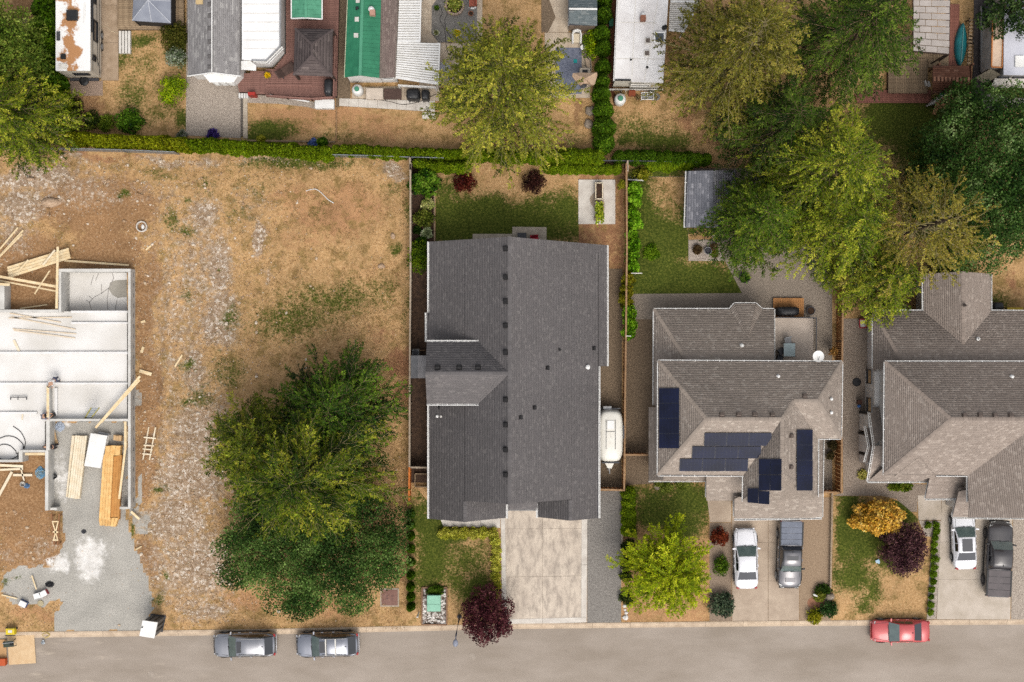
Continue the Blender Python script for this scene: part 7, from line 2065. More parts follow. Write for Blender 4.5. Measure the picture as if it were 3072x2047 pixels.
def ring():
 p = T(4,1300,515,.3)
 t = thing('concrete_ring', 'white concrete well ring standing in the brown dirt', 'well ring',(p.x, p.y,0))
 n = 24; b = MB(); vs = []
 for r, z in ((.42,0),(.42,.34),(.34,.34),(.34,0)):
  for k in range(n): a = 2*math.pi*k/n; vs.append((r*math.cos(a), r*math.sin(a), z))
 b.add(vs,[(i*n+k, i*n+(k+1)%n,((i+1)%4)*n+(k+1)%n,((i+1)%4)*n+k) for i in range(4) for k in range(n)])
 obj('ring', b, M_CONCPALE, t)
 obj('plastic_bag', MB().ell((.05,.0,.1),.14,.22,.1,8), M_WHITE, t); obj('dark_bottom', MB().lathe((0,0,.05),[(.33,0),(.33,.01)],18), mat('dark_water', C(50,44,52), None,3,.4), t)
ring()
def cooler(label, tx, ty, m, rz):
 p = T(12, tx, ty,.4); t = thing('cooler', label, 'cooler',(p.x, p.y,0), rz)
 obj('body', MB().box((0,0,.17),(.6,.42,.34)), m, t); obj('lid', MB().box((0,0,.38),(.56,.44,.09), taper=.94), M_WHITE, t)
 obj('handle', MB().beam((-.28,-.24,.3),(.28,-.24,.3),.03,.04), M_GREY, t)
cooler('red cooler with white lid on the gravel edge',395,757, mat('red_plastic', C(176,30,50), None,3,.4),.5); cooler('dark blue cooler with white lid touching the red cooler',340,776, mat('navy_plastic', C(60,64,100), None,3,.4),.3); cooler('blue cooler with white lid near the stick',206,850, mat('blue_plastic', C(50,84,140), None,3,.4),-.45)
p = T(12,370,845,.1); one('plastic_disc', MB().lathe((p.x, p.y,.02),[(.24,0),(.24,.04),(.22,.06),(.2,.05)],18), mat('tan_plastic', C(190,176,140), None,3,.6), 'round tan bucket lid lying below the coolers', 'lid')
def tarp(label, k, cx, cy, rx, ry, m, seed, h=.25, name='tarp', cat='tarp'):
 b = MB(); n = 12; rr = random.Random(seed); p = T(k, cx, cy,.1); vs = []; fs = []
 for i in range(n):
  for j in range(n):
   u, v = i/(n-1)*2-1, j/(n-1)*2-1; q = 1-.35*max(0, abs(u)+abs(v)-1)
   vs.append((p.x+u*rx*q+rr.uniform(-.04,.04), p.y+v*ry*q+rr.uniform(-.04,.04),.04+max(0,1-(u*u+v*v)*.7)*h*rr.uniform(.4,1)))
 fs = [(i*n+j,(i+1)*n+j,(i+1)*n+j+1, i*n+j+1) for i in range(n-1) for j in range(n-1)]
 return one(name, b.add(vs, fs), m, label, cat)
tarp('crumpled blue and grey tarp on the dirt by the porch',8,370,1210,.45,.5, mat('blue_tarp', C(90,150,190), C(150,150,130),3,.6),4)
tarp('black plastic sheet beside the red cooler',12,455,672,.35,.25, M_BLACK,5,.2); tarp('grey rag lump on the gravel in front of the lumber',12,768,186,.2,.16, M_DARK,6,.1, 'rag', 'rag')
tarp('pale blue plastic lump in the garage corner',8,548,785,.4,.4, mat('pale_blue_plastic', C(176,186,200), C(150,160,176),3,.5),7,.15)
tarp('blue bag and dark bucket lid on the dirt',8,245,1330,.25,.2, mat('blue_bag', C(110,150,190), C(80,110,150),3,.6),8)
def bucket(label, k, tx, ty, m, r=.2, h=.35):
 p = T(k, tx, ty, h); t = thing('bucket', label, 'bucket',(p.x, p.y,0)); obj('body', MB().lathe((0,0,0),[(r*.85,0),(r, h),(r*.92, h),(r*.8,.06),(.02,.05)],16), m, t)
 obj('handle', MB().tube([(r*math.cos(a),.04, h+r*.5*math.sin(a)) for a in [math.pi*i/8 for i in range(9)]],.01,5), M_GREY, t)
bucket('white bucket with dark rim beside the blue bag',8,205,1315, M_OFFWHITE)
bucket('black bucket beside the garage wall',8,492,1245, M_BLACK)
def cable(label, pts, r=.025): return hose(label,[T(8, x, y, sl_+.04) for x, y in pts], M_BLACK, r, 'cable', 'cable')
cable('black cable arcing over the slab, upper curve',[(120,782),(190,835),(232,920),(222,985)],.03); cable('black cable loop on the slab, outer ring',[(-30,905),(60,872),(140,885),(205,940),(215,990)],.03)
cable('black cable loop on the slab, inner ring with plug',[(-30,970),(30,948),(90,960),(140,1005),(150,1030),(165,1050),(110,1080),(30,1085),(-30,1070)],.03)
def trestle_bar():
 t = thing('screed_bar', 'thin grey screed bar on short stands on the slab', 'tool')
 obj('bar', MB().beam(T(8,95,515, sl_+.2), T(8,248,515, sl_+.2),.06,.06), M_DARK, t)
 for x in (98,165,244): obj('stand', MB().beam(T(8, x,512, sl_+.2), T(8, x,538, sl_),.05,.05), M_DARK, t)
trestle_bar()
plank('white plank end lying on the slab at the upper left',8,128,-10,175,92,.18, sl_+.05, m=M_PALELUM); plank('thin white stick on the slab below the footing',8,208,672,202,722,.1, sl_+.05, m=M_PALELUM)
# ---- portable toilet
def porta():
 z = 2.3
 P = [T(12,1310,1000, z), T(12,1447,1020, z), T(12,1417,1166, z), T(12,1280,1144, z)]
 t = thing('portable_toilet', 'portable toilet with white roof and dark grey sides standing over the kerb', 'portable toilet')
 gm = mat('grey_cabin_plastic', C(120,118,116), C(96,94,92),2,.6)
 P2 = inset(P,.05)
 bo = obj('cabin', MB().prism(P2,.08, z-.12), gm, t)
 obj('roof', plate(MB(),[Vector((p.x, p.y, z)) for p in P],.14), M_WHITE, t)
 obj('base', MB().prism(inset(P,-.03),-.1,.08), M_DARK, t)
 q = T(12,1308,1063, z); obj('vent_pipe', MB().lathe((q.x, q.y, z),[(.05,0),(.05,.12),(.03,.12)],10), M_BLACK, t)
 for i in (0,1):
  a, c = Vector((*P[i][:2],0)), Vector((*P[i+1][:2],0)); d = (c-a)
  for f in (.33,.66): pp = a+d*f; n = Vector((d.y,-d.x,0)).normalized()*-1; obj('rib', MB().beam(pp+Vector((0,0,.2)), pp+Vector((0,0, z-.25)),.05,.05), mat('dark_rib', C(84,82,80), None,3,.6), t)
 c = (P[2]+P[3])/2; obj('door', MB().box((c.x, c.y+.02,1.1),(.85,.05,1.95), math.atan2((P[2]-P[3]).y,(P[2]-P[3]).x)), M_OFFWHITE, t)
porta()
# ---- tools at the west kerb
def generator():
 p = T(12,92,1105,.5); t = thing('generator', 'bright yellow generator box standing at the kerb', 'generator',(p.x, p.y,.03))
 obj('body', MB().box((0,0,.25),(.7,.5,.4), taper=.94), mat('yellow_housing', C(236,210,40), C(214,186,30),3,.5), t); obj('frame', MB().beam((-.38,.28,.45),(.38,.28,.45),.05,.05).beam((-.38,-.28,.45),(.38,-.28,.45),.05,.05), M_BLACK, t)
 obj('panel', MB().box((0,.02,.46),(.3,.2,.03)), M_OFFWHITE, t)
 for s in (-1,1): obj('wheel', MB().tube([(s*.36,.2,.1),(s*.42,.2,.1)],.1,10), M_BLACK, t)
generator()
plank('square of tan plywood lying on the road at the left edge',12,75,1278,322,1262,2.2,-.05, None,.03, mat('plywood', C(228,196,154), C(214,178,134),2,.8), 'plywood_sheet', 'plywood')
plank('narrower plywood strip cut by the left edge',12,-60,1290,60,1288,1.9,-.06, None,.03, mat('plywood_dark', C(206,160,110), None,2,.8), 'plywood_sheet', 'plywood')
def saw():
 p = T(12,72,1222,.6); t = thing('table_saw', 'dark green and black table saw on the plywood', 'saw',(p.x, p.y,-.03),.1)
 obj('table', MB().box((0,0,.5),(.8,.45,.05)), mat('dark_green_metal', C(60,72,56), C(44,50,42),4,.5), t); obj('motor', MB().ell((.1,0,.35),.2,.16,.14,10), M_BLACK, t); obj('fence_bar', MB().beam((-.45,.1,.55),(.45,.1,.55),.05,.05), M_GREY, t); obj('blade_guard', MB().box((.25,-.05,.6),(.25,.08,.14)), M_BLACK, t)
 for i in (-1,1):
  for j in (-1,1): obj('leg', MB().beam((i*.35, j*.2,.48),(i*.4, j*.25,0),.04,.04), M_DARK, t)
saw()
chest('orange toolbox at the left edge of the road',12,-40,1355,48,1420,.4, mat('orange_tool', C(206,90,40), None,3,.5), 'toolbox', 'toolbox',-.1)
hose('yellow air hose coiled on the kerb',[T(12,380,1105,.06), T(12,430,1110,.06), T(12,460,1135,.06), T(12,420,1155,.06), T(12,385,1135,.06), T(12,430,1118,.07), T(12,452,1145,.06), T(12,410,1165,0)], mat('yellow_hose', C(220,190,90), None,3,.6))
tarp('tiny grey tool heap on the road beside the yellow hose',12,393,1205,.15,.15, M_GALV,9,.1, 'tool_heap', 'tools')
hose('white plastic pipe lying bent on the dry grass',[T(5,460,187,.1), T(5,505,175,.12), T(5,552,172,.12), T(5,600,205,.1), T(5,660,265,.1), T(5,715,300,.1)], M_WHITE,.03, 'plastic_pipe', 'pipe')
# ------------------------------------------------------------------ people
def skin_mesh(name, joints, edges, m, parent, sub=1):
 me = bpy.data.meshes.new(name)
 me.from_pydata([j[:3] for j in joints], edges,[]); me.materials.append(m)
 o = bpy.data.objects.new(name, me); COL.objects.link(o); o.parent = parent
 o.modifiers.new('skin', 'SKIN')
 for i, j in enumerate(joints):
  sv = me.skin_vertices[0].data[i]; sv.radius = (j[3], j[3] if len(j)<5 else j[4]); sv.use_root = (i == 0)
 s = o.modifiers.new('sub', 'SUBSURF'); s.levels = sub; s.render_levels = sub
 return o
def person(label, at, rz, J, shirt, trousers, skin, hair, cap=None):
 t = thing('person', label, 'person', at, rz)
 sk = mat('skin_'+label[:8].replace(' ', '_'), skin, None,4,.6); g = lambda k: J[k]
 jl = []; el = []
 def add(p, r): jl.append((*p, r)); return len(jl)-1
 pel = add(J['pelvis'],.12); ch = add(J['chest'],.14); nk = add(J['neck'],.055); hd = add(J['head'],.095)
 htop = add(tuple(np.array(J['head'])+(np.array(J['head'])-np.array(J['neck']))*.7),.07)
 el += [(pel, ch),(ch, nk),(nk, hd),(hd, htop)]
 for s in ('l', 'r'):
  sh = add(J['sh_'+s],.06); eb = add(J['el_'+s],.042); wr = add(J['wr_'+s],.03)
  el += [(ch, sh),(sh, eb),(eb, wr)]
  d = np.array(J['wr_'+s])-np.array(J['el_'+s]); d = d/np.linalg.norm(d)
  pm = add(tuple(np.array(J['wr_'+s])+d*.06),.033); el.append((wr, pm))
  side = np.cross(d,[0,0,1.]); side = side/max(.01, np.linalg.norm(side))
  for k in range(4):
   a = add(tuple(np.array(J['wr_'+s])+d*(.13+.015*(k in (1,2)))+side*(k-1.5)*.022),.009)
   b_ = add(tuple(np.array(jl[a][:3])+d*.04-np.array([0,0,.02])),.007); el += [(pm, a),(a, b_)]
  th = add(tuple(np.array(J['wr_'+s])+d*.07+side*.055),.011); el.append((wr, th))
  hp = add(J['hip_'+s],.09); kn = add(J['kn_'+s],.06); an = add(J['an_'+s],.04); toe = add(J['toe_'+s],.035)
  el += [(pel, hp),(hp, kn),(kn, an),(an, toe)]
 skin_mesh('body', jl, el, sk, t)
 up = lambda a, b, f: tuple(np.array(J[a])*(1-f)+np.array(J[b])*f)
 sj = [(*J['pelvis'],.14),(*up('pelvis', 'chest',.5),.15),(*J['chest'],.165),(*J['sh_l'],.08),(*up('sh_l', 'el_l',.75),.062),(*J['sh_r'],.08),(*up('sh_r', 'el_r',.75),.062)]
 skin_mesh('shirt', sj,[(0,1),(1,2),(2,3),(3,4),(2,5),(5,6)], mat('cloth_'+label[:14].replace(' ', '_'), shirt, None,6,.9), t)
 tj = [(*J['pelvis'],.14),(*J['hip_l'],.105),(*J['kn_l'],.078),(*up('kn_l', 'an_l',.9),.062),(*J['hip_r'],.105),(*J['kn_r'],.078),(*up('kn_r', 'an_r',.9),.062)]
 skin_mesh('trousers', tj,[(0,1),(1,2),(2,3),(0,4),(4,5),(5,6)], mat('trousers_'+label[:14].replace(' ', '_'), trousers, None,6,.9), t)
 for s in ('l', 'r'):
  skin_mesh('boot',[(*J['an_'+s],.05),(*J['toe_'+s],.045)],[(0,1)], mat('boot_leather', C(70,56,44), None,4,.8), t)
 hv = np.array(J['head']); hn = hv-np.array(J['neck']); hn = hn/np.linalg.norm(hn); c = hv+hn*.045
 face = np.cross(np.cross(hn,[1,0,-.6]), hn); face =-face/max(.01, np.linalg.norm(face)); face = face if face[0]>0 else -face
 b = MB().ell((c-face*.02)[:3],.1,.1,.098,12)
 obj('cap' if cap else 'hair', b, mat('head_cover_'+label[:10].replace(' ', '_'), cap or hair, None,4,.8), t, smooth=True)
 side = np.cross(hn, face)
 for k in (-1,1): e = hv+face*.095+side*k*.033; obj('eye', MB().ell(tuple(e),.012,.012,.012,6,0,4), M_BLACK, t)
 nz = hv+face*.105-hn*.015; obj('nose', MB().ell(tuple(nz),.016,.016,.02,6,0,4), sk, t)
 return t
BEND = dict(pelvis=(0,0,.95), chest=(.36,0,1.16), neck=(.5,0,1.2), head=(.62,0,1.17), sh_l=(.38,.19,1.15), sh_r=(.38,-.19,1.15), el_l=(.5,.24,.88), el_r=(.48,-.24,.88), wr_l=(.66,.16,.7), wr_r=(.68,-.14,.72),
   hip_l=(0,.1,.9), hip_r=(0,-.1,.9), kn_l=(.1,.13,.48), kn_r=(.02,-.13,.47), an_l=(0,.14,.08), an_r=(-.12,-.14,.08), toe_l=(.16,.16,.04), toe_r=(.05,-.16,.04))
CROUCH = dict(pelvis=(-.12,0,.42), chest=(.12,0,.82), neck=(.24,0,.98), head=(.34,0,1.06), sh_l=(.14,.19,.86), sh_r=(.14,-.19,.86), el_l=(.36,.26,.68), el_r=(.36,-.26,.66), wr_l=(.55,.14,.52), wr_r=(.58,-.1,.5),
   hip_l=(-.1,.1,.4), hip_r=(-.1,-.1,.4), kn_l=(.3,.2,.46), kn_r=(.22,-.18,.3), an_l=(.06,.16,.08), an_r=(-.16,-.16,.1), toe_l=(.24,.18,.04), toe_r=(-.02,-.18,.05))
p = T(8,530,350, sl_+.3)
person('worker in white shirt bending over the slab, top of the three',(p.x, p.y, sl_), R(232), BEND, C(236,232,228), C(84,88,110), C(206,160,130), C(44,36,34))
p = T(8,405,690, sl_+.4)
person('worker in grey top crouching at the corner of the garage wall',(p.x, p.y, sl_), R(10), CROUCH, C(132,134,150), C(66,64,74), C(200,154,124), C(50,42,40))
p = T(8,505,968,.6)
person('worker in black with blue cap leaning over the garage wall',(p.x, p.y,0), R(178), BEND, C(56,50,52), C(50,46,50), C(200,154,124), C(40,36,40), C(90,110,170))
def toolbag(label, k, tx, ty, z0):
 p = T(k, tx, ty, z0+.3); t = thing('tool_bag', label, 'tool bag',(p.x, p.y, z0),.4); obj('body', MB().box((0,0,.15),(.5,.25,.28), taper=.85), M_BLACK, t); obj('handle', MB().tube([(-.15,0,.28),(-.08,0,.38),(.08,0,.38),(.15,0,.28)],.015,5), M_DARK, t)
toolbag('black tool bag beside the crouching worker',8,480,678, sl_)
# ------------------------------------------------------------------ fences
def fence(label, pts, h=1.75, m=None, cap=None, pitch=.15, post=2.4, name='wood_fence', z0=0.0):
 """board fence: posts, rails and cap as pieces, the pickets (under ten pixels wide) joined per fence"""
 t = thing(name, label, 'fence'); m = m or M_CEDAR; cap = cap or M_FENCETOP
 P = [Vector((p[0], p[1],0)) for p in pts]; b = MB(); rr = random.Random(len(label))
 for a, c in zip(P[:-1], P[1:]):
  d = c-a; L = d.length; k = max(1, int(round(L/post))); rz = math.atan2(d.y, d.x)
  for i in range(k+1):
   if i == 0 and a is not P[0]: continue
   q = a+d*i/k; obj('post', MB().box((0,0, h/2+.03),(.11,.11, h+.06)), cap, t, loc=(q.x, q.y, z0))
  for i in range(k):
   q0, q1 = a+d*i/k, a+d*(i+1)/k
   obj('cap_rail', MB().beam(q0+Vector((0,0, z0+h)), q1+Vector((0,0, z0+h)),.13,.04), cap, t)
   obj('rail', MB().beam(q0+Vector((0,0, z0+.35)), q1+Vector((0,0, z0+.35)),.05,.09), m, t)
  n = int(L/pitch)
  for i in range(n):
   q = a+d*((i+.5)/n); s = Vector((-d.y, d.x,0)).normalized()*(.018 if i%2 else -.018)
   b.box((q.x+s.x, q.y+s.y, z0+h/2-.02),(pitch-.012,.022, h-.06+rr.uniform(-.01,.01)), rz)
 obj('pickets', b, m, t, kind='stuff')
 return t
M_OLDFENCE = mat('old_fence_board', C(124,104,86), C(92,76,62),5,.9)
M_OLDCAP = mat('old_fence_cap', C(190,172,150), C(156,138,118),5,.9)
zf = 1.75
F1 = [T(5,1418,-70, zf), T(5,1420,1000, zf), T(5,1414,1568, zf), T(9,1410,1150, zf)]
fence('grey-brown board fence between the rubble lot and the charcoal house', F1, zf, M_OLDFENCE, M_OLDCAP)
fence('short cross fence between boundary and charcoal house',[T(9,1415,1160,1.5), T(9,1590,1162,1.5)],1.5, M_OLDFENCE, M_OLDCAP)
fence('bright orange-stained fence panel at the front end of the boundary',[T(9,1409,1165,1.7), T(9,1405,1460,1.7)],1.7, mat('orange_stain', C(226,130,50), C(196,104,40),4,.7), mat('orange_stain', None))
fence('brown board fence between the charcoal house and the solar house',[T(6,1052,-60, zf), T(6,1056,700, zf), T(6,1046,1568, zf), T(10,1036,800, zf), T(10,1030,1370, zf)], zf)
fence('brown gate fence behind the small fibreglass trailer',[T(10,798,1362,1.7), T(10,1030,1370,1.7)],1.7)
fence('brown cross fence beside the west lean-to of the solar house',[T(10,1040,1044,1.7), T(10,1245,1046,1.7)],1.7)
fence('tall cedar fence between the solar house and the eastern house, north part',[T(7,690,1060,1.9), T(7,684,1568,1.9), T(11,682,190,1.9)],1.9)
fence('cedar fence along the side passage of the solar house, south part',[T(11,678,890,1.9), T(11,674,1392,1.9)],1.9)
fence('short cedar gate closing the side passage of the solar house',[T(11,512,1388,1.7), T(11,676,1392,1.7)],1.7)
fence('low timber edge fence beside the eastern lawn',[T(11,592,1400,.35), T(15,575,690,.35)],.35, M_WOODGREY, M_OLDCAP)
def chain(label, pts, h=1.5, m=None):
 t = thing('chain_link_fence', label, 'fence'); P = [Vector((p[0], p[1],0)) for p in pts]; b = MB(); m = m or M_GALV
 for a, c in zip(P[:-1], P[1:]):
  d = c-a; k = max(1, int(d.length/2.6))
  for i in range(k+1): q = a+d*i/k; obj('post', MB().tube([(q.x, q.y,0),(q.x, q.y, h+.05)],.035,6), m, t)
  obj('top_rail', MB().tube([a+Vector((0,0, h)), c+Vector((0,0, h))],.03,6), m, t)
  n = int(d.length/.09); dn = d.normalized()
  for i in range(n): q = a+d*((i+.5)/n); b.beam(q+Vector((0,0,.05)), q+Vector((0,0, h-.03)),.05,.012)
 obj('slats', b, m, t, kind='stuff')
chain('grey slatted chain fence behind the rubble lot, west part',[T(0,-60,1350,1.5), T(0,590,1362,1.5), T(0,1120,1376,1.5), T(0,1600,1396,1.5)])
chain('grey chain link fence behind the rubble lot, east part',[T(1,690,1420,1.5), T(1,1075,1430,1.5), T(1,1420,1444,1.5), T(1,1720,1450,1.5)])
chain('dark grey fence below the cross hedge',[T(2,800,1474,1.5), T(2,1240,1480,1.5), T(2,1700,1490,1.5)],1.5, mat('dark_fence_metal', C(92,92,96), None,4,.6))
for i,(k, x, y0, y1, lab) in enumerate(((1,1414,1455,1568, 'pale timber fence end at the corner of the planting bed'),(2,1062,1482,1568, 'pale timber fence end at the corner of the walled garden'))):
 fence(lab,[T(k, x, y0, zf), T(k, x+2, y1, zf)], zf, M_OLDFENCE, M_OLDCAP)
one('bed_edging', MB().beam(T(5,1640,0,.1), T(5,1640,700,.1),.1,.2), M_WOODGREY, 'timber edging between the planting bed and the back lawn', 'edging')
one('bed_edging', MB().beam(T(5,1510,694,.1), T(5,1640,694,.1),.1,.2), M_WOODGREY, 'short timber edging at the foot of the planting bed', 'edging')
one('bed_edging', MB().beam(T(14,1010,0,.15), T(14,1012,580,.15),.12,.3), M_OLDCAP, 'long pale timber edging between gravel drive and west lawn', 'edging')
one('bed_edging', MB().beam(T(6,1062,84,.3), T(6,1212,90,.3),.1,.1), M_WHITE, 'white plastic edging at the top of the walled garden', 'edging')
one('trellis_bar', MB().beam(T(6,1095,944,1.4), T(6,1196,944,1.4),.06,.06).beam(T(6,1145,944,1.4), Vector((*T(6,1145,944,1.4)[:2],0)),.06,.06), M_OFFWHITE, 'white T-shaped vine post on the lawn by the fence', 'vine post')
one('trellis_bar', MB().beam(T(6,1046,1520,1.8), T(6,1094,1522,1.8),.06,.06).beam(T(6,1090,1520,1.8), Vector((*T(6,1090,1520,1.8)[:2],0)),.06,.06), M_OFFWHITE, 'white vine post bar at the south end of the vines', 'vine post')
for i,(k, x0, y0, x1, y1, lab) in enumerate(((9,1462,1218,1580,1338, 'low timber frame beside the west wall of the charcoal house'),)):
 t = thing('planting_box', lab, 'planting frame')
 for a, c in (((x0, y0),(x1, y0)),((x1, y0),(x1, y1)),((x1, y1),(x0, y1)),((x0, y1),(x0, y0))): obj('board', MB().beam(T(k,*a,.2), T(k,*c,.2),.07,.25), M_WOODGREY, t)
# ------------------------------------------------------------------ garden things by the three houses
def raised_planter(label, x0, y0, x1, y1, stops, seed):
 z = .75; a, c = T(6, x0, y0, z), T(6, x1, y1, z); w, d = c.x-a.x, a.y-c.y
 t = thing('raised_planter', label, 'planter',((a.x+c.x)/2,(a.y+c.y)/2,.075)); h = z-.075
 for s in (-1,1):
  obj('side_board', MB().box((s*w/2,0, h*.6),(.06, d, h*.8)), M_PALELUM, t); obj('end_board', MB().box((0, s*d/2, h*.6),(w,.06, h*.8)), M_PALELUM, t)
  for q in (-1,1): obj('leg', MB().box((s*w/2, q*d/2, h/2),(.1,.1, h)), M_PALELUM, t)
 obj('soil', MB().box((0,0, h*.85),(w-.06, d-.06,.08)), M_MULCH, t)
 if stops:
  rng = np.random.default_rng(seed); n = 500
  P = np.stack([rng.uniform(-w/2, w/2, n), np.minimum(d/2, rng.normal(-d*.12, d*.3, n)), h*.9+rng.random(n)*.25],1)
  leaves('plants', P, rng.normal(0,1,(n,3))+np.array([0,0,.5]), norm(rng.normal(0,.4,(n,3))+np.array([0,0,1])),.2*rng.uniform(.6,1.2, n),.07*np.ones(n), cols(n, stops, rng.random(n),.15, rng), t)
raised_planter('raised wooden planter with bare soil on the concrete pad',770,114,832,260, None,1)
raised_planter('raised wooden planter full of yellow-green leaves on the concrete pad',772,298,836,440,[C(80,100,20), C(150,170,40), C(206,206,80)],2)
st = [T(6, x, y,.08) for x, y in ((720,240),(765,190),(762,110),(800,100),(838,120),(840,260),(852,300),(842,440),(836,462),(812,460),(800,440),(778,464),(752,460),(750,430),(768,400),(760,350),(724,310),(712,270))]
obj('damp_stain', MB().poly([(p.x, p.y,.079) for p in st[::-1]]), mat('damp_pad', C(186,168,148), C(140,124,108),1.6,.85), kind='structure')
def patio_table():
 table('dark glass table on the back patio of the charcoal house',6,50,572,132,622,.7, M_DARK)
 t = thing('patio_chair', 'red folding chair on the back patio of the charcoal house', 'chair'); rm = mat('red_fabric', C(196,36,60), None,4,.8)
 a = T(6,205,612,.6)
 obj('seat', MB().box((a.x, a.y-.02,.42),(.62,.42,.05),.1), rm, t); obj('backrest', MB().add([(a.x-.32, a.y-.1,.5),(a.x+.3, a.y,.5),(a.x+.22, a.y+.15,.95),(a.x-.2, a.y+.12,.95)],[(0,1,2,3)]), rm, t)
 for i in (-1,1):
  for j in (-1,1): obj('leg', MB().beam((a.x+i*.28, a.y+j*.18,.42),(a.x+i*.3, a.y+j*.22,.05),.03,.03), M_DARK, t)
patio_table()
def small_metal_shed():
 t = thing('garden_shed', 'narrow grey metal shed squeezed beside the west wall of the charcoal house', 'shed'); z = 1.9
 a, b, c, d = T(9,1422,132, z), T(9,1562,132, z), T(9,1562,340, z), T(9,1422,340, z); r0, r1 = T(9,1487,132, z+.22), T(9,1487,340, z+.22)
 gm = mat('grey_sheet_metal', C(122,122,124), C(104,104,106),1.5,.5); gl = mat('sunlit_sheet_metal', C(150,148,150), C(130,128,130),1.5,.5)  # one grey metal in two tones; the paler one paints in the sunlit slope
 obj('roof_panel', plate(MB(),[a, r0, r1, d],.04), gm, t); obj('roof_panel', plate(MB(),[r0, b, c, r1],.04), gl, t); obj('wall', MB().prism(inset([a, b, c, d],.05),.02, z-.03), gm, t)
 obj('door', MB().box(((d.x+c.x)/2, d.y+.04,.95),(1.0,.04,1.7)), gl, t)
small_metal_shed()
def heat_pump():
 t = thing('heat_pump', 'pale grey heat pump box beside the boundary fence', 'heat pump'); a, c = T(9,1436,76,.9), T(9,1494,124,.9)
 obj('cabinet', MB().box(((a.x+c.x)/2,(a.y+c.y)/2,.5),(c.x-a.x, a.y-c.y,.78)), mat('grey_cabinet', C(170,172,172), None,3,.5), t)
 obj('fan_grille', MB().lathe(((a.x+c.x)/2,(a.y+c.y)/2,.89),[(.22,0),(.22,.015),(.06,.02)],16), M_DARK, t); obj('pipe', MB().beam(((c.x), c.y+.3,.5),(c.x+.45, c.y+.35,.5),.06,.06), M_FENCETOP, t)
 obj('base', MB().box(((a.x+c.x)/2,(a.y+c.y)/2,.06),(c.x-a.x+.1, a.y-c.y+.1,.1)), M_CONC, t)
heat_pump()
def garden_shed():
 t = thing('garden_shed', 'little blue-grey shingle shed under the great green fir', 'shed'); z = 2.3
 S = Shingles(C(138,138,144), C(158,157,162), C(178,176,180),.2,.3)
 r0, r1 = T(6,1835,0, z+.75), T(6,1835,525, z+.75)
 S.plane([T(6,1604,6, z), r0, r1, T(6,1590,522, z)]); S.plane([r0, T(6,2060,0, z), T(6,2060,525, z), r1]); S.cap(r0, r1); S.build(t, M_DECKC)
 gutter(t, T(6,1602,6, z), T(6,1588,524, z)); obj('wall', MB().prism(inset([T(6,1604,10, z), T(6,2050,10, z), T(6,2050,515, z), T(6,1600,515, z)],.2),0, z), M_SIDINGG, t)
 e = T(6,1835,520, z); obj('gable_wall', MB().poly([(T(6,1620,0, z).x, e.y+.22, z-.05),(T(6,2040,0, z).x, e.y+.22, z-.05),(e.x, e.y+.22, z+.65)]), M_SIDINGG, t)
 obj('door', MB().box((e.x, e.y+.2,1.0),(1.0,.05,1.9)), M_WHITE, t)
garden_shed()
slabs('shed_step',[TT(6,[(1838,528),(1975,528),(1975,602),(1838,602)])], M_CONC,.05)
def fire_pit():
 p = T(6,1800,737,.2); t = thing('fire_pit', 'round dark fire pit in the pebble bed', 'fire pit',(p.x, p.y,.03))
 obj('rim', MB().tube([(.27*math.cos(a),.27*math.sin(a),.25) for a in [2*math.pi*j/20 for j in range(21)]],.03,6), M_GREY, t); obj('bowl', MB().lathe((0,0,0),[(.2,0),(.27,.24),(.24,.24),(.15,.1),(.02,.1)],18), M_DARK, t)
fire_pit()
for i,(tx, ty, r, lab) in enumerate(((1705,730,.35, 'dry brown twiggy plant left of the fire pit'),(1860,705,.28, 'dry brown twiggy plant right of the fire pit'),(1862,765,.25, 'green and yellow plant below the fire pit'))):
 shrub(lab,(1536+tx*.32653,512+ty*.32653), r,.5,[C(70,52,36), C(110,88,60), C(150,130,90)] if i<2 else [C(80,90,24), C(140,146,50), C(180,176,80)],210+i)
pot('black barrel pot with a green plant on the gravel yard',6,2138,984,.42,.35, M_BLACK,[C(40,70,20), C(80,120,36), C(120,156,60)],0,21)
deck('cedar_deck', 'small orange cedar deck holding a covered grill', TT(7,[(48,1172),(330,1172),(330,1345),(48,1345)],.3),.3, mat('cedar_board', C(204,148,92), C(176,118,68),5,.8, rnd=.1), 'y',.14)
covered_grill('long black covered grill on the small cedar deck',7,82,1248,300,1335,.3,1.1)
pot('round dark pot beside the small cedar deck',7,395,1288,.33,.35, M_DARK, None,0,22)
def balcony():
 t = thing('raised_deck', 'beige raised deck with dark railing behind the solar house', 'deck'); z = 1.2
 P = [T(7,58,1352, z), T(7,418,1356, z), T(11,415,190, z), T(11,55,190, z)]
 obj('floor', MB().prism([tuple(p)[:2] for p in P], z-.15, z), mat('beige_vinyl', C(222,204,186), C(206,188,170),1.5,.7), t)
 for i in range(4): obj('support', MB().box((P[i].x, P[i].y, z/2),(.12,.12, z)), M_DARK, t)
 for a, c in ((P[0], P[1]),(P[1], P[2])):
  obj('rail', MB().beam(a+Vector((.0,0,.95)), c+Vector((0,0,.95)),.07,.06), M_DARK, t)
  n = int((c-a).length/.14); b = MB()
  for i in range(n): q = a.lerp(c,(i+.5)/n); b.box((q.x, q.y, z+.47),(.03,.03,.92))
  obj('balusters', b, M_DARK, t, kind='stuff')
 return z
balcony()
def glass_table():
 a, c = T(11,146,20,1.95), T(11,250,140,1.95); t = thing('table', 'pale glass table on the raised beige deck', 'table',((a.x+c.x)/2,(a.y+c.y)/2,1.2))
 obj('table_top', MB().box((0,0,.72),(c.x-a.x, a.y-c.y,.03)), mat('frosted_glass', C(206,222,220), C(186,206,204),2,.2), t)
 for i in (-1,1):
  for j in (-1,1): obj('leg', MB().box((i*.45, j*.5,.35),(.05,.05,.7)), M_DARK, t)
glass_table()
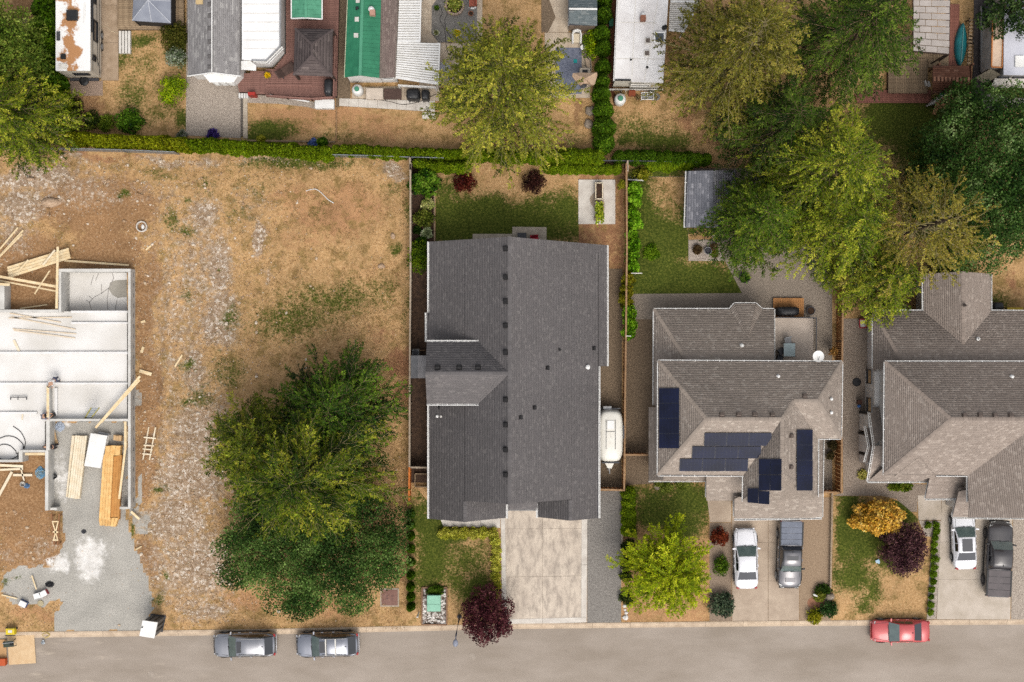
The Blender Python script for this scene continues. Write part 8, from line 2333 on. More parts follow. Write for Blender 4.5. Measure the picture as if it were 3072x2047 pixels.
def chair(label, k, tx, ty, z0, rz, m):
 p = T(k, tx, ty, z0+.5); t = thing('patio_chair', label, 'chair',(p.x, p.y, z0), rz)
 obj('seat', MB().box((0,0,.42),(.5,.5,.06)), m, t); obj('backrest', MB().box((-.25,0,.72),(.06,.5,.55)), m, t)
 for i in (-1,1):
  for j in (-1,1): obj('leg', MB().box((i*.22, j*.22,.2),(.04,.04,.4)), m, t)
chair('dark chair left of the pale glass table, upper one',11,125,95,1.2,.5, M_DARK); chair('dark chair at the lower left of the raised deck',11,110,160,1.2,-.3, M_DARK); chair('grey chair at the top end of the pale glass table',7,185,1562,1.2,-1.4, M_GREY)
def dish():
 p = T(11,464,140,5.6); t = thing('satellite_dish', 'round white satellite dish at the north eave of the solar house', 'satellite dish',(p.x, p.y,5.0))
 n = 20; vs = []; b = MB()
 prof = [(.02,0),(.2,.03),(.34,.09),(.42,.15)]
 for r, z in prof:
  for k in range(n): a = 2*math.pi*k/n; vs.append((r*math.cos(a), r*math.sin(a),.45+z))
 b.add(vs,[(i*n+k, i*n+(k+1)%n,(i+1)*n+(k+1)%n,(i+1)*n+k) for i in range(3) for k in range(n)]+[tuple(range(n))])
 obj('reflector', b, M_WHITE, t); obj('arm', MB().beam((0,-.3,.5),(0,0,.95),.04,.04), M_GREY, t); obj('mast', MB().tube([(0,0,.45),(0,-.15,0)],.035,6), M_GREY, t)
dish()
shrub('dry hanging basket plant on the cedar fence',(2304+600*.32653,1024+92*.32653),.3,1.9,[C(120,80,40), C(176,130,70), C(206,170,110)],215, n=400)
for i,(tx, ty, r, lab) in enumerate(((600,960,.4, 'dark bushy pot plant inside the side passage'),(575,1050,.3, 'brown pot plant beside the orange cube in the side passage'))):
 shrub(lab,(2304+tx*.32653,1024+ty*.32653), r,.7,[C(50,44,30), C(86,76,48), C(120,110,76)],216+i, n=500)
one('wooden_cube', MB().box((T(11,602,1058,.4).x, T(11,602,1058,.4).y,.2),(.3,.35,.4), taper=.9), mat('orange_cube', C(224,160,110), None,3,.7), 'small orange box in the side passage of the solar house', 'box')
# eastern house side
p = T(11,815,376,.05); one('black_lid', MB().lathe((p.x, p.y,.014),[(.33,0),(.33,.05),(.3,.07),(.28,.06),(.02,.065)],20), M_BLACK, 'round black tank lid in the pebble side yard', 'lid')
def gas_set():
 t = thing('meter_set', 'blue and rusty meter fittings at the west wall of the eastern house', 'meter'); p = T(11,845,590,.6)
 obj('meter', MB().box((p.x, p.y+.25,.45),(.35,.3,.4)), mat('rust_brown', C(92,62,50), None,4,.8), t); obj('valve', MB().lathe((p.x-.02, p.y-.06,.3),[(.12,0),(.14,.1),(.08,.2)],10), mat('valve_blue', C(60,110,180), None,3,.5), t); obj('pipe', MB().tube([(p.x+.1, p.y+.4,.1),(p.x+.1, p.y+.2,.5),(p.x+.1, p.y-.5,.5),(p.x+.3, p.y-.6,.5)],.035,6), M_DARK, t)
gas_set()
def crate():
 t = thing('crate', 'red and white framed crate beside the north-west corner of the eastern house', 'crate'); a, c = T(7,843,1368,.5), T(7,903,1444,.5); rm = mat('red_frame', C(176,50,60), None,3,.6)
 obj('body', MB().box(((a.x+c.x)/2,(a.y+c.y)/2,.24),(c.x-a.x-.1, a.y-c.y-.1,.46)), M_OFFWHITE, t)
 for y in (a.y, c.y): obj('bar', MB().beam((a.x, y,.48),(c.x, y,.48),.09,.07), rm, t)
 for x in (a.x, c.x): obj('bar', MB().beam((x, a.y,.48),(x, c.y,.48),.09,.07), rm, t)
crate()
table('yellow bench table at the north wall of the eastern house, right edge',7,2200,1258,2345,1290,.5, mat('yellow_paint', C(230,196,60), None,3,.6))
covered_grill('black covered grill in the north-east corner of the eastern house',7,2066,1205,2178,1285,0,1.0)
# ------------------------------------------------------------------ street side
def utility_box():
 t = thing('utility_box', 'pale green electrical box on its stone bed', 'utility box'); z = .8; a, c = T(13,1572,772, z), T(13,1696,918, z); gm = mat('pale_green_paint', C(150,206,178), C(136,192,164),2,.5)
 obj('cabinet', MB().box(((a.x+c.x)/2,(a.y+c.y)/2,.4),(c.x-a.x-.04, a.y-c.y-.04,.74)), gm, t)
 ym = a.y*.45+c.y*.55
 for y0, y1 in ((a.y, ym+.01),(ym-.01, c.y)): obj('lid', MB().box(((a.x+c.x)/2,(y0+y1)/2,.79),(c.x-a.x, y0-y1,.05)), gm, t)
 obj('base', MB().box(((a.x+c.x)/2,(a.y+c.y)/2,.03),(c.x-a.x+.1, a.y-c.y+.1,.08)), M_CONC, t)
utility_box()
BEDP = TT(13,[(1527,697),(1755,697),(1753,1038),(1525,1035)])
sheet('stone_bed', BEDP, mat('bed_earth', C(130,116,102), C(92,80,70),8,.95),.03)
t = thing('garden_edging', 'brown timber frame round the stone bed', 'edging')
for i in range(4): obj('timber', MB().beam(Vector(BEDP[i])+Vector((0,0,.09)), Vector(BEDP[(i+1)%4])+Vector((0,0,.09)),.1,.18), mat('brown_edging', C(150,116,92), None,4,.9), t)
def vault():
 a, c = T(13,1142,706,.06), T(13,1314,874,.06); t = thing('utility_vault', 'square brown vault lid in a concrete frame beside the maple', 'vault cover')
 obj('frame', MB().box(((a.x+c.x)/2,(a.y+c.y)/2,.03),(c.x-a.x, a.y-c.y,.1)), M_CONC, t); lid = obj('lid', MB().box(((a.x+c.x)/2,(a.y+c.y)/2,.085),(c.x-a.x-.2, a.y-c.y-.2,.03)), mat('brown_lid', C(146,110,98), C(126,92,82),4,.8), t)
 for x, y in ((.1,.12),(.5,.12),(.1,-.1),(.5,-.1)): obj('handle_slot', MB().box(((a.x+c.x)/2-.3+x,(a.y+c.y)/2+y,.102),(.14,.03,.006)), M_DARK, lid)
vault()
def street_lamp():
 p = T(13,1870,965,0); t = thing('street_lamp', 'slim grey street lamp leaning out over the road beside the purple plum', 'street lamp',(p.x, p.y,0)); h = 6.2
 dm = mat('blue_grey_metal', C(96,98,112), None,3,.5)
 obj('pole', MB().tube([(0,0,0),(0,0,1),(0,0, h-.3),(-.02,-.15, h)],[.09,.075,.055,.05],10), dm, t); obj('base', MB().lathe((0,0,0),[(.18,0),(.18,.1),(.1,.3)],12), dm, t)
 ar = obj('arm', MB().tube([(-.02,-.1, h-.1),(-.03,-.45, h+.05)],.04,8), dm, t)
 hd = obj('lamp_head', MB().ell((-.04,-.6, h+.02),.2,.28,.1,12), mat('lamp_grey', C(140,144,158), None,3,.5), t, smooth=True); obj('lens', MB().ell((-.04,-.6, h-.06),.15,.2,.06,10), M_OFFWHITE, hd)
street_lamp()
def sign_post():
 p = T(13,1497,925,.1); t = thing('sign_post', 'slim white marker post at the kerb left of the stone bed', 'post',(p.x, p.y,0)); h = 1.9
 obj('post', MB().box((0,0, h/2),(.1,.07, h)), M_WHITE, t); obj('blade', MB().box((-.0,-.03, h-.35),(.14,.03,.6)), M_WHITE, t)
sign_post()
for i,(tx, ty, r) in enumerate(((1042,870,.17),(1040,908,.11),(1050,936,.15),(1042,978,.22))):
 boulder('white painted stone in the row at the corner of the gravel drive, '+('topmost', 'second and smallest', 'third', 'lowest and largest')[i],1536+tx*.32653,1535+ty*.32653, r,30+i, m=mat('white_stone', C(244,240,232), C(222,214,204),4,.8))
boulder('tan boulder beside the mossy shrub on the eastern lawn',2304+570*.32653,1535+788*.32653,.42,41, sy=.7)
boulder('pale rock lying on the dry grass of the lot',768+1150*.32653,512+880*.32653,.3,42, m=mat('pale_rock', C(206,178,150), C(166,136,108),5,.9), sy=.7)
boulder('small pale rock on the dry grass near the fence',768+1258*.32653,512+600*.32653,.17,43, m=mat('pale_rock', None), sy=1.5)
boulder('small boulder left of the low tuft bed of the solar house',1536+1335*.32653,1024+1335*.32653,.3,44)
boulder('flat pale slab of stone on the rubble near the left edge',275*.32653,512+75*.32653,.33,45, sy=.45, m=mat('pale_rock', None))
boulder('large flat grey rock half buried beside the brown dirt',470*.32653,512+285*.32653,.8,46, z=-.25, sy=.5, m=mat('pale_rock', None))
def garden_light():
 p = T(15,437,770,.5); t = thing('garden_light', 'small white tube light leaning by the mossy shrub', 'light',(p.x, p.y,0)); obj('tube', MB().tube([(-.15,.07,.45),(.15,-.08,.55)],.07,8), M_WHITE, t); obj('stake', MB().tube([(0,0,0),(0,0,.5)],.02,6), M_DARK, t)
garden_light()
b = MB(); p = T(15,1006,456,.1); b.box((p.x, p.y,.1),(.3,.22,.14),.4).ell((p.x+.1, p.y-.12,.1),.09,.09,.09,8)
one('toy', b, mat('sky_blue_plastic', C(130,190,224), C(220,230,236),5,.5), 'small light blue toy lying on the eastern lawn', 'toy')
sheet('paver_disc',[T(15,440+80*math.cos(a),840+60*math.sin(a)) for a in [2*math.pi*i/16 for i in range(16)]], mat('red_soil', C(170,122,96), C(140,98,76),4,.95),.024)
# ------------------------------------------------------------------ vehicles
def paint(name, c, rough=.28, metal=.35):
 m, t, p = newmat(name); p.inputs['Base Color'].default_value = (*c,1); p.inputs['Roughness'].default_value = rough; p.inputs['Metallic'].default_value = metal
 p.inputs['Coat Weight'].default_value = .6; p.inputs['Coat Roughness'].default_value = .08; return m
M_TYRE = mat('tyre_rubber', C(48,46,46), C(36,34,34),6,.85); M_AUTOGLASS = mat('car_glass', C(112,126,122), C(84,98,96),1.2,.08, spec=.9); M_DARKGLASS = mat('tinted_glass', C(38,38,44), C(28,28,34),.8,.05, spec=.8)  # car glass base lightened to imitate sky reflection and the cabin showing through
M_LAMP = mat('headlamp', C(236,236,232), None,3,.15); M_TAIL = mat('tail_lamp', C(170,26,30), None,3,.2); M_TRIM = mat('car_trim', C(44,44,46), None,3,.5)
SHAPE = {
'sedan': dict(top=[(0,.60),(.03,.70),(.12,.80),(.27,.93),(.31,.96),(.72,.99),(.84,1.02),(.96,.97),(1,.82)], cab=(.275,.45,.69,.86), roof=1.44, lo=.24, wt=.70),
'suv':   dict(top=[(0,.74),(.03,.88),(.1,.97),(.25,1.06),(.3,1.08),(.9,1.1),(.97,1.05),(1,.9)], cab=(.25,.40,.84,.975), roof=1.70, lo=.30, wt=.72),
'pickup':dict(top=[(0,.85),(.025,1.0),(.08,1.1),(.24,1.16),(.28,1.18),(.6,1.2),(.99,1.2),(1,1.12)], cab=(.255,.36,.585,.63), roof=1.86, lo=.36, wt=.74)}
def vehicle(label, name, kind, at, ang, L, Wd, pm, glass_roof=None, rails=False, tonneau=None, roof_m=None, hood_scoop=False, bars=False, dark_side=False):
 S = SHAPE[kind]; t = thing(name, label, 'pickup truck' if kind == 'pickup' else 'car',(at[0], at[1], at[2]), ang)
 us, zs = zip(*S['top']); ztop = lambda u: float(np.interp(u, us, zs))
 def hw(u):
  e = abs(2*u-1)
  return Wd/2*(1-.26*max(0,(e-.78)/.22)**2.2-.03*e)
 X = lambda u: L/2-u*L                 # front is +x
 U = [0,.012,.03,.06,.1,.15,.2,.26,.32,.4,.5,.6,.7,.78,.85,.9,.94,.97,.988,1]
 vs = []; fs = []; n = 13
 for u in U:
  h = hw(u)*(.86 if u in (0,1) else .95 if u in (.012,.988) else 1); z = ztop(u); lo = S['lo']+(.18 if u in (0,1) else .06 if u in (.012,.988) else 0)
  ring = [(-.88, lo),(-.985, lo+.12),(-1, lo+.3),(-.985, z-.2),(-.945, z-.07),(-.84, z-.012),(0, z+.03)]
  ring = ring+[(-a, b) for a, b in ring[-2::-1]]
  for a, b in ring: vs.append((X(u), a*h, b))
 for i in range(len(U)-1):
  for j in range(n-1): fs.append((i*n+j, i*n+j+1,(i+1)*n+j+1,(i+1)*n+j))
  fs.append((i*n+n-1, i*n,(i+1)*n,(i+1)*n+n-1))
 fs += [tuple(range(n))[::-1], tuple(range((len(U)-1)*n, len(U)*n))]
 obj('body', MB().add(vs, fs), pm, t, smooth=True)
 c0, c1, c2, c3 = S['cab']; rz_ = S['roof']
 wb = lambda u: hw(u)*.90; wt = Wd/2*S['wt']
 base = lambda u: ztop(u)-.03
 rl = lambda u: rz_-.05*abs((u-(c1+c2)/2)/((c2-c1)/2))**2
 # shell of the cabin in body colour
 st = [(c0,0),(c1,1),(c1*.6+c2*.4,1),(c1*.2+c2*.8,1),(c2,1),(c3,0)]
 sh = MB(); vs = []
 for u, f in st:
  z = rl(u) if f else base(u)+.03; w_t = (wt if f else wb(u)*.96); b_ = base(u)
  vs += [(X(u),-wb(u), b_),(X(u),-(w_t+(wb(u)-w_t)*.12), z-.07 if f else z-.02),(X(u),-w_t*.86, z),(X(u),0, z+(.025 if f else .01)),(X(u), w_t*.86, z),(X(u), w_t+(wb(u)-w_t)*.12, z-.07 if f else z-.02),(X(u), wb(u), b_)]
 k = 7; fs = [(i*k+j, i*k+j+1,(i+1)*k+j+1,(i+1)*k+j) for i in range(len(st)-1) for j in range(k-1)]
 mats_i = []
 sh.add(vs, fs)
 obj('cabin', sh, pm, t, smooth=True)
 def strip(name, i0, i1, j0, j1, m, off=.008, e=(.06,.06,.05,.05), parent=t):
  """panel laid on the shell between stations i0..i1 and ring points j0..j1"""
  q = [Vector(vs[i0*k+j0]), Vector(vs[i0*k+j1]), Vector(vs[i1*k+j1]), Vector(vs[i1*k+j0])]
  f = lambda a, b: (q[0].lerp(q[1], a)).lerp(q[3].lerp(q[2], a), b)
  c = [f(e[0], e[2]), f(1-e[1], e[2]), f(1-e[1],1-e[3]), f(e[0],1-e[3])]
  nn = (c[1]-c[0]).cross(c[3]-c[0]).normalized(); ctr = sum(c, Vector())/4
  if nn.dot(ctr-Vector((ctr.x,0,.9)))<0: nn =-nn
  mid = [f(.5, e[2])+nn*.02, f(.5,1-e[3])+nn*.02]
  P = [p+nn*off for p in c]
  return obj(name, MB().add([P[0], mid[0]+nn*off*.4, P[1], P[2], mid[1]+nn*off*.4, P[3]],[(0,1,4,5),(1,2,3,4)]), m, parent, smooth=True)
 # glass: windscreen and rear window across the whole width, side windows
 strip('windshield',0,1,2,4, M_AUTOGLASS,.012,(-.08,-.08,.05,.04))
 strip('rear_window',4,5,2,4, M_DARKGLASS,.012,(-.05,-.05,.06,.12))
 for j in (0,5):
  strip('side_window',0,2, j, j+1, M_DARKGLASS,.012,(.12,.08,.28,.03) if j == 0 else (.08,.12,.28,.03)); strip('side_window',2,4, j, j+1, M_DARKGLASS,.012,(.12,.08,.03,.06) if j == 0 else (.08,.12,.03,.06))
 if roof_m: 
  for a in (1,2,3): strip('roof_panel', a, a+1,2,4, roof_m,.006,(-.02,-.02,0,0))
 if glass_roof:
  u0, u1 = glass_roof; q = [Vector((X(u), s*wt*.62, rz_+.035)) for u, s in ((u0,-1),(u0,1),(u1,1),(u1,-1))]
  obj('sunroof', plate(MB(), q,.02), M_DARKGLASS, t)
 if rails:
  for s in (-1,1): obj('roof_rail', MB().tube([(X(c1+.03), s*wt*.9, rz_+.0),(X(c1+.06), s*wt*.9, rz_+.05),(X(c2-.06), s*wt*.9, rz_+.05),(X(c2-.02), s*wt*.9, rz_-.02)],.025,6), M_GREY, t)
 if bars:
  for u in (.5,.655): obj('roof_bar', MB().box((X(u),0, rz_+.07),(.09, wt*1.8,.04)), M_OFFWHITE, t)
 obj('antenna', MB().add([(X(c2-.04),-.03, rz_+.0),(X(c2-.04),.03, rz_+.0),(X(c2-.005),0, rz_+.0),(X(c2-.01),0, rz_+.09)],[(0,1,3),(1,2,3),(2,0,3)]), M_TRIM, t)
 # wheels
 R_ = .33 if kind == 'sedan' else .37 if kind == 'suv' else .42
 for u in (.175,.80 if kind != 'pickup' else .79):
  for s in (-1,1):
   y = s*(Wd/2-.02); w = obj('wheel', MB().lathe((0,0,0),[(R_*.8,-.11),(R_,-.08),(R_,.08),(R_*.8,.11)],18), M_TYRE, t)
   w.location = (X(u), s*(Wd/2-.09), R_); w.rotation_euler.x = R(90)
   ri = obj('rim', MB().lathe((0,0,0),[(R_*.66,-.118),(R_*.6,-.09),(R_*.6,.09),(R_*.66,.118)],14), M_GALV if not dark_side else M_DARK, w)
  for s in (-1,1):
   pts = [(X(u)+math.cos(a)*(R_+.06), s*(hw(u)+.005), R_+math.sin(a)*(R_+.06)) for a in [math.pi*i/8 for i in range(9)]]
   obj('wheel_arch', MB().tube(pts,.035,5), M_TRIM, t)
 for s in (-1,1):
  z = ztop(c0)+.08; mu = c0+.045
  mi = obj('mirror', MB().box((X(mu), s*(Wd/2+.03), z),(.12,.26,.15), s*.15, taper=.85), pm if kind != 'pickup' else M_TRIM, t)
  obj('headlight', MB().add([(X(.005), s*hw(.02)*.5, ztop(.02)-.06),(X(.015), s*hw(.02)*.88, ztop(.02)-.05),(X(.075), s*hw(.08)*.94, ztop(.08)-.03),(X(.06), s*hw(.08)*.74, ztop(.07)+.01)],[(0,1,2,3) if s>0 else (3,2,1,0)]), M_LAMP, t)
  obj('taillight', MB().box((X(.985), s*hw(.97)*.9, ztop(.95)-.14),(.12,.2,.2), s*-.35), M_TAIL, t)
  obj('side_sill', MB().beam((X(.26), s*(Wd/2-.03), S['lo']+.05),(X(.72), s*(Wd/2-.03), S['lo']+.05),.08,.14), M_TRIM, t)
  for u in (.42,.6) if kind != 'sedan' else (.45,.62): obj('door_handle', MB().box((X(u), s*(hw(u)+.005), ztop(u)-.22),(.2,.03,.04)), pm, t)
  obj('hood_line', MB().beam((X(.04), s*hw(.1)*.66, ztop(.04)+.012),(X(c0-.01), s*hw(.25)*.8, ztop(c0-.01)+.006),.018,.012), M_TRIM, t)
 obj('wiper', MB().beam((X(c0-.005),-wb(c0)*.7, base(c0)+.075),(X(c0+.01), wb(c0)*.2, base(c0)+.12),.03,.02).beam((X(c0-.005), wb(c0)*.0, base(c0)+.085),(X(c0+.01), wb(c0)*.8, base(c0)+.1),.03,.02), M_TRIM, t)
 obj('bumper', MB().box((X(0)-.02,0, S['lo']+.22),(.1, Wd*.78,.2)), pm if kind != 'pickup' else M_TRIM, t); obj('bumper', MB().box((X(1)+.02,0, S['lo']+.22),(.1, Wd*.78,.2)), pm if kind != 'pickup' else M_TRIM, t)
 obj('grille', MB().box((X(.006),0, ztop(.01)-.16),(.06, Wd*.5,.2)), M_TRIM, t)
 obj('underbody', MB().box((0,0, S['lo']+.05),(L*.8, Wd*.8,.1)), M_TRIM, t)
 if hood_scoop: obj('hood_scoop', MB().box((X(.13),0, ztop(.13)+.03),(.34,.75,.05), taper=.92), M_GREY if hood_scoop is True else hood_scoop, t)
 if tonneau:
  x0, x1 = X(c3+.012), X(.985); npan = 4
  for i in range(npan):
   a, c = x0+(x1-x0)*i/npan-.012, x0+(x1-x0)*(i+1)/npan+.012
   obj('bed_cover_panel', MB().box(((a+c)/2,0,1.235),(abs(a-c), Wd*.84,.04)), tonneau, t)
  for s in (-1,1): obj('bed_rail', MB().box(((x0+x1)/2, s*Wd*.455,1.235),(abs(x0-x1), Wd*.055,.05)), M_TRIM, t)
  obj('tailgate', MB().box((x1-.04,0,.95),(.06, Wd*.8,.5)), pm, t)
 return t
SILV = paint('silver_paint', C(168,168,172),.3,.85); SILV2 = paint('blue_silver_paint', C(164,166,174),.3,.85); RED = paint('faded_red_paint', C(206,84,84),.35,.1); WHT = paint('white_car_paint', C(250,249,252),.3,0); BLK = paint('black_car_paint', C(66,62,62),.35,.2); GSIL = paint('grey_silver_paint', C(118,116,118),.32,.8)
ZR =-.11
def place(k, tx, ty, z=1.2): p = T(k, tx, ty, z); return p
p = place(12,2236,1238); vehicle('grey silver SUV with a dark glass roof parked on the left', 'parked_car', 'suv',(p.x, p.y, ZR), R(180+1.2),4.75,1.9, SILV, glass_roof=(.405,.47), rails=True)
p = place(13,648,1236); vehicle('blue-silver SUV with white roof bars parked near the maple', 'parked_car', 'suv',(p.x, p.y, ZR), R(180+1.6),4.75,1.9, SILV2, glass_roof=(.40,.5), rails=True, bars=True)
p = place(15,1230,1108,1.0); vehicle('faded red sedan parked at the kerb below the eastern lawn', 'parked_car', 'sedan',(p.x, p.y, ZR), R(180+.5),4.4,1.76, RED)
p = place(14,2155,438,1.0); vehicle('white sedan parked on the driveway beside the silver pickup', 'parked_car', 'sedan',(p.x, p.y,.03), R(91),4.55,1.82, WHT)
p = place(15,213,400,1.3); vehicle('silver pickup with grey bed cover on the solar house driveway', 'parked_pickup', 'pickup',(p.x, p.y,.03), R(-91.5),5.2,1.86, GSIL, glass_roof=(.44,.5), tonneau=mat('grey_bed_cover', C(118,124,138), C(104,110,124),2,.5), hood_scoop=GSIL)
p = place(15,1812,262,1.0); vehicle('white sedan with sunroof half under the eastern garage eave', 'parked_car', 'sedan',(p.x, p.y,.03), R(92),4.5,1.8, WHT, glass_roof=(.47,.68))
p = place(15,2142,445,1.4); vehicle('black pickup with ribbed black bed cover on the eastern driveway', 'parked_pickup', 'pickup',(p.x, p.y,.03), R(87),5.75,1.98, BLK, tonneau=mat('dark_bed_cover', C(104,96,96), C(90,84,84),2,.6), dark_side=True)
def fibreglass():
 z = 2.1; p = T(10,903,868, z*.7); t = thing('travel_trailer', 'small rounded white fibreglass trailer between charcoal house and fence', 'trailer',(p.x, p.y,0))
 L, Wd = 3.95,1.92; vs = []; n = 28
 prof = [(.86,.35),(.97,.5),(1.0,.9),(1.0,1.4),(.97,1.7),(.9,1.92),(.8,2.03),(.62,2.09),(.3,2.12),(.02,2.125)]
 b = MB()
 for r, zz in prof:
  for k in range(n):
   a = 2*math.pi*k/n; cx = math.copysign(abs(math.cos(a))**.48, math.cos(a)); sy = math.copysign(abs(math.sin(a))**.48, math.sin(a))
   e = 1-(1-r)
   vs.append((cx*(Wd/2-(1-r)*.75), sy*(L/2-(1-r)*.85), zz) if r>.5 else (cx*Wd/2*r, sy*L/2*r, zz))
 b.add(vs,[(i*n+k, i*n+(k+1)%n,(i+1)*n+(k+1)%n,(i+1)*n+k) for i in range(len(prof)-1) for k in range(n)])
 obj('body', b, mat('gelcoat', C(246,242,230), C(236,230,216),1.2,.3), t, smooth=True)
 for x in (-.36,.33): obj('roof_rib', MB().beam((x,1.25,2.13),(x,-.98,2.13),.04,.03), M_DARK, t)
 obj('roof_hatch', MB().box((-.02,.85,2.14),(.5,.65,.06)), M_WHITE, t); obj('roof_rib', MB().beam((-.36,.35,2.14),(.33,.35,2.14),.03,.03), M_DARK, t)
 obj('belt_line', MB().tube([(math.copysign(abs(math.cos(a))**.48, math.cos(a))*(Wd/2+.01), math.copysign(abs(math.sin(a))**.48, math.sin(a))*(L/2+.01),1.15) for a in [2*math.pi*j/28 for j in range(29)]],.025,5), M_GREY, t)
 obj('spare_wheel_cover', MB().box((-.2, L/2+.12,.9),(.66,.24,.66), taper=.92), M_WHITE, t); obj('rear_bumper', MB().beam((-.85, L/2+.03,.5),(.85, L/2+.03,.5),.08,.1), M_GREY, t)
 obj('tongue', MB().add([(-.45,-L/2,.5),(.42,-L/2,.5),(.18,-L/2-.62,.5),(-.14,-L/2-.62,.5),(-.45,-L/2,.75),(.42,-L/2,.75),(.16,-L/2-.58,.68),(-.12,-L/2-.58,.68)],[(3,2,1,0),(4,5,6,7),(0,1,5,4),(1,2,6,5),(2,3,7,6),(3,0,4,7)]), mat('gelcoat', None), t)
 obj('hitch', MB().beam((.02,-L/2-.6,.5),(.02,-L/2-1.0,.5),.07,.07), M_GREY, t); obj('jack', MB().tube([(-.1,-L/2-.7,0),(-.1,-L/2-.7,.7)],.035,6), M_GREY, t)
 window(t,(0,-L/2-.005,1.55),1.2,.5,(0,-1), M_DARK); window(t,(Wd/2+.005,.3,1.5),.9,.5,(1,0), M_DARK); window(t,(-Wd/2-.005,.3,1.5),.9,.5,(-1,0), M_DARK)
 for s in (-1,1): w = obj('wheel', MB().tube([(s*(Wd/2-.18),-.1,.3),(s*(Wd/2+.02),-.1,.3)],.3,14), M_TYRE, t); obj('rim', MB().tube([(s*(Wd/2+.0),-.1,.3),(s*(Wd/2+.04),-.1,.3)],.17,10), M_GALV, w)
fibreglass()
# ------------------------------------------------------------------ stones and dry grass
def stone_variants(nv, seed):
 out = []
 rng = np.random.default_rng(seed)
 base = [(0,0,-.4),(0,0,.6)]
 for k in range(nv):
  n = 6; vs = [(0,0,-.35)]
  for zz, rr in ((-.1,1.0),(.3,.8)):
   for j in range(n): a = 2*math.pi*(j+.5*(zz>0))/n; q = rr*rng.uniform(.7,1.15); vs.append((q*math.cos(a), q*math.sin(a)*.75, zz*rng.uniform(.8,1.2)))
  vs.append((rng.uniform(-.2,.2), rng.uniform(-.2,.2),.5))
  fs = [(0,1+(j+1)%n,1+j) for j in range(n)]+[(1+j,1+(j+1)%n,7+j) for j in range(n)]+[(1+(j+1)%n,7+(j+1)%n,7+j) for j in range(n)]+[(7+j,7+(j+1)%n,13) for j in range(n)]
  out.append((np.array(vs), np.array(fs)))
 return out
SV = stone_variants(6,3)
SCOL = [C(144,112,84), C(180,150,120), C(204,180,152), C(226,208,186)]
def stones():
 rng = np.random.default_rng(77)
 lo, hi = W(0,470), W(1225,1880)
 n = 24000
 X = rng.uniform(lo.x-1, hi.x, n*5); Y = rng.uniform(hi.y, lo.y, n*5)
 px, py = to_px(X, Y)
 w = blobs(px, py, RUBB)*.9+.08*blobs(px, py, DIRT)+.02
 g = polyw(px, py, GRAVEL); w = w*(1-.93*np.minimum(1, g*1.6))
 w = w*(.25+(fbm(X*1.1, Y*1.1,3)>.45))
 keep = (rng.random(len(X))<w*.5) & ~in_poly(X, Y, PITW)
 # nothing inside the foundation or under the great trees
 keep &= ~in_poly(px, py, PX(4,[(-100,1000),(536,900),(1245,900),(1245,1600)])+PX(8,[(1245,1560),(-100,1560)]))
 X = X[keep]; Y = Y[keep]; m = len(X)
 s = .03+.055*rng.random(m)**3
 big = rng.random(m)<.025; s[big] = rng.uniform(.08,.15, big.sum())
 order = np.argsort(-s); X, Y, s = X[order], Y[order], s[order]
 Z = lot_height(X, Y)
 c = cols(m, SCOL, rng.random(m)**.8*.95,.08, rng)
 k = min(240, m)
 meshes = []
 for vi,(v, f) in enumerate(SV):
  for ci in range(3):
   me = np_mesh('stone', v, f, np.tile(np.array(SCOL[ci+1]),(len(v),1)), M_STONE); meshes.append(me)
 for i in range(k):
  o = bpy.data.objects.new('stone', meshes[i%len(meshes)]); COL.objects.link(o); o.parent = GROUND
  o.location = (X[i], Y[i], Z[i]+s[i]*.1); o.scale = (s[i]*1.25, s[i]*1.25, s[i]); o.rotation_euler.z = rng.uniform(0,6.28)
 V = []; Q = []; K = []; off = 0
 vi = rng.integers(0, len(SV), m); a = rng.uniform(0,6.28, m)
 for t in range(len(SV)):
  idx = np.arange(m)[(vi == t) & (np.arange(m) >= k)]
  v, f = SV[t]
  ca, sa = np.cos(a[idx])[:, None], np.sin(a[idx])[:, None]
  x = (v[None, :,0]*ca-v[None, :,1]*sa)*s[idx][:, None]+X[idx][:, None]; y = (v[None, :,0]*sa+v[None, :,1]*ca)*s[idx][:, None]+Y[idx][:, None]
  z = v[None, :,2]*s[idx][:, None]+Z[idx][:, None]
  V.append(np.stack([x, y, z],2).reshape(-1,3)); K.append(np.repeat(c[idx], len(v),0))
  Q.append((f[None]+(np.arange(len(idx))*len(v))[:, None, None]+off).reshape(-1,3)); off += len(idx)*len(v)
 me = np_mesh('loose_stones', np.concatenate(V), np.concatenate(Q), np.concatenate(K), M_STONE)
 o = obj('loose_stones', me, None, GROUND, kind='stuff')
stones()
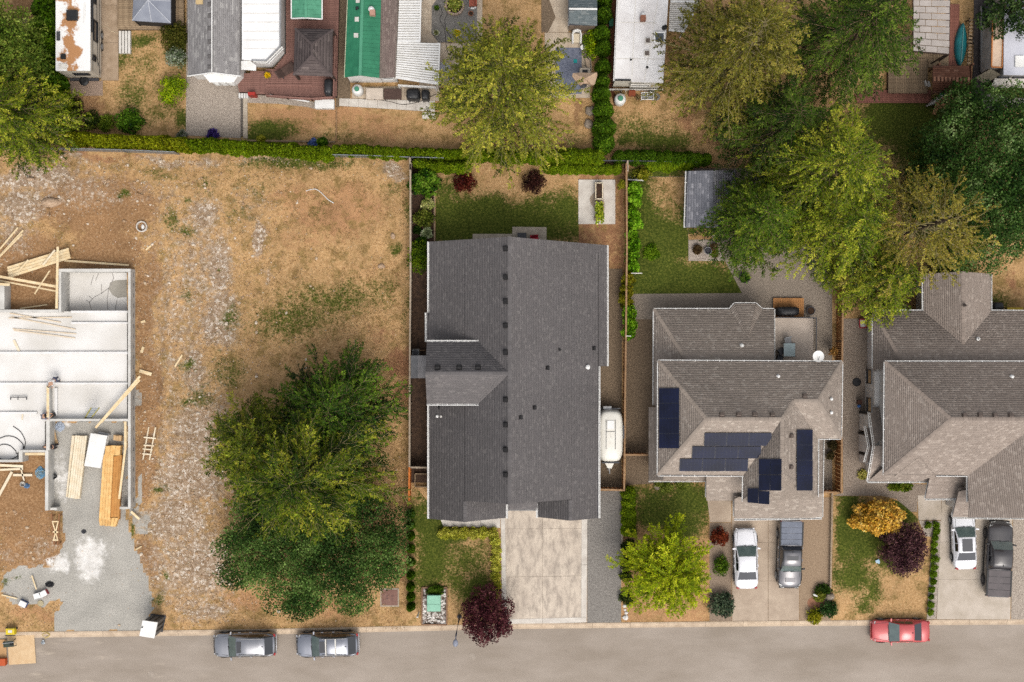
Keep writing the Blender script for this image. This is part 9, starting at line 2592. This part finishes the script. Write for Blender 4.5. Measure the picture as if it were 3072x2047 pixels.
def bed_stones():
 """white stones round the green utility box, and river stones in the pebble beds"""
 rng = np.random.default_rng(5); par = bpy.data.objects['stone_bed']
 meshes = [np_mesh('stone', v, f, np.tile(np.array(c),(len(v),1)), M_STONE) for v, f in SV for c in (C(236,228,220), C(206,196,186), C(160,146,138))]
 a, c = T(13,1535,705), T(13,1745,1028); b0, b1 = T(13,1565,765), T(13,1700,922); i = 0
 while i<190:
  x, y = rng.uniform(a.x, c.x), rng.uniform(c.y, a.y)
  if b0.x<x<b1.x and b1.y<y<b0.y+.6: continue
  o = bpy.data.objects.new('stone', meshes[i%len(meshes)]); COL.objects.link(o); o.parent = par; s = rng.uniform(.06,.14)
  o.location = (x, y,.05); o.scale = (s*1.2, s*1.2, s); o.rotation_euler.z = rng.uniform(0,6.3); i += 1
bed_stones()
def dry_grass():
 """short straw-coloured tufts over the unmown lot and the lawns"""
 rng = np.random.default_rng(91); n = 42000
 lo, hi = W(0,470), W(1225,1885)
 X = rng.uniform(lo.x-1, hi.x, n); Y = rng.uniform(hi.y, lo.y, n); px, py = to_px(X, Y)
 bad = np.maximum.reduce([blobs(px, py, DIRT)*1.1, blobs(px, py, RUBB)*.8, polyw(px, py, GRAVEL)*1.4])
 keep = (rng.random(n)>bad) & ~in_poly(px, py, PX(4,[(-100,1000),(536,880),(1245,880),(1245,1600)])+PX(8,[(1245,1560),(-100,1560)]))
 cl = fbm(X*1.3, Y*1.3,3); keep &= rng.random(n)<.25+1.1*(cl-.35)
 X, Y = X[keep], Y[keep]; px, py = px[keep], py[keep]; m = len(X); k = 4
 g = blobs(px, py, GREEN)+(fbm(X*2, Y*2)-.5)*.6
 col = cols(m,[C(158,120,74), C(204,164,112), C(226,190,140)], rng.random(m),.1, rng)
 gc = cols(m,[C(60,74,28), C(98,108,44), C(134,138,66)], rng.random(m),.12, rng)
 col = np.where((g>.42)[:, None], gc, col)
 P = np.repeat(np.stack([X, Y, lot_height(X, Y)],1), k,0); a = rng.uniform(0,6.28, m*k)
 P = P+np.stack([np.cos(a), np.sin(a), a*0],1)*rng.uniform(0,.06, m*k)[:, None]
 D = np.stack([np.cos(a)*.8, np.sin(a)*.8, rng.uniform(.3,1.0, m*k)],1)
 leaves('dry_grass', P, D, np.tile([0,0,1.],(m*k,1))+rng.normal(0,.2,(m*k,3)), rng.uniform(.1,.22, m*k), rng.uniform(.008,.016, m*k), np.repeat(col, k,0), GROUND)['kind'] = 'stuff'
dry_grass()
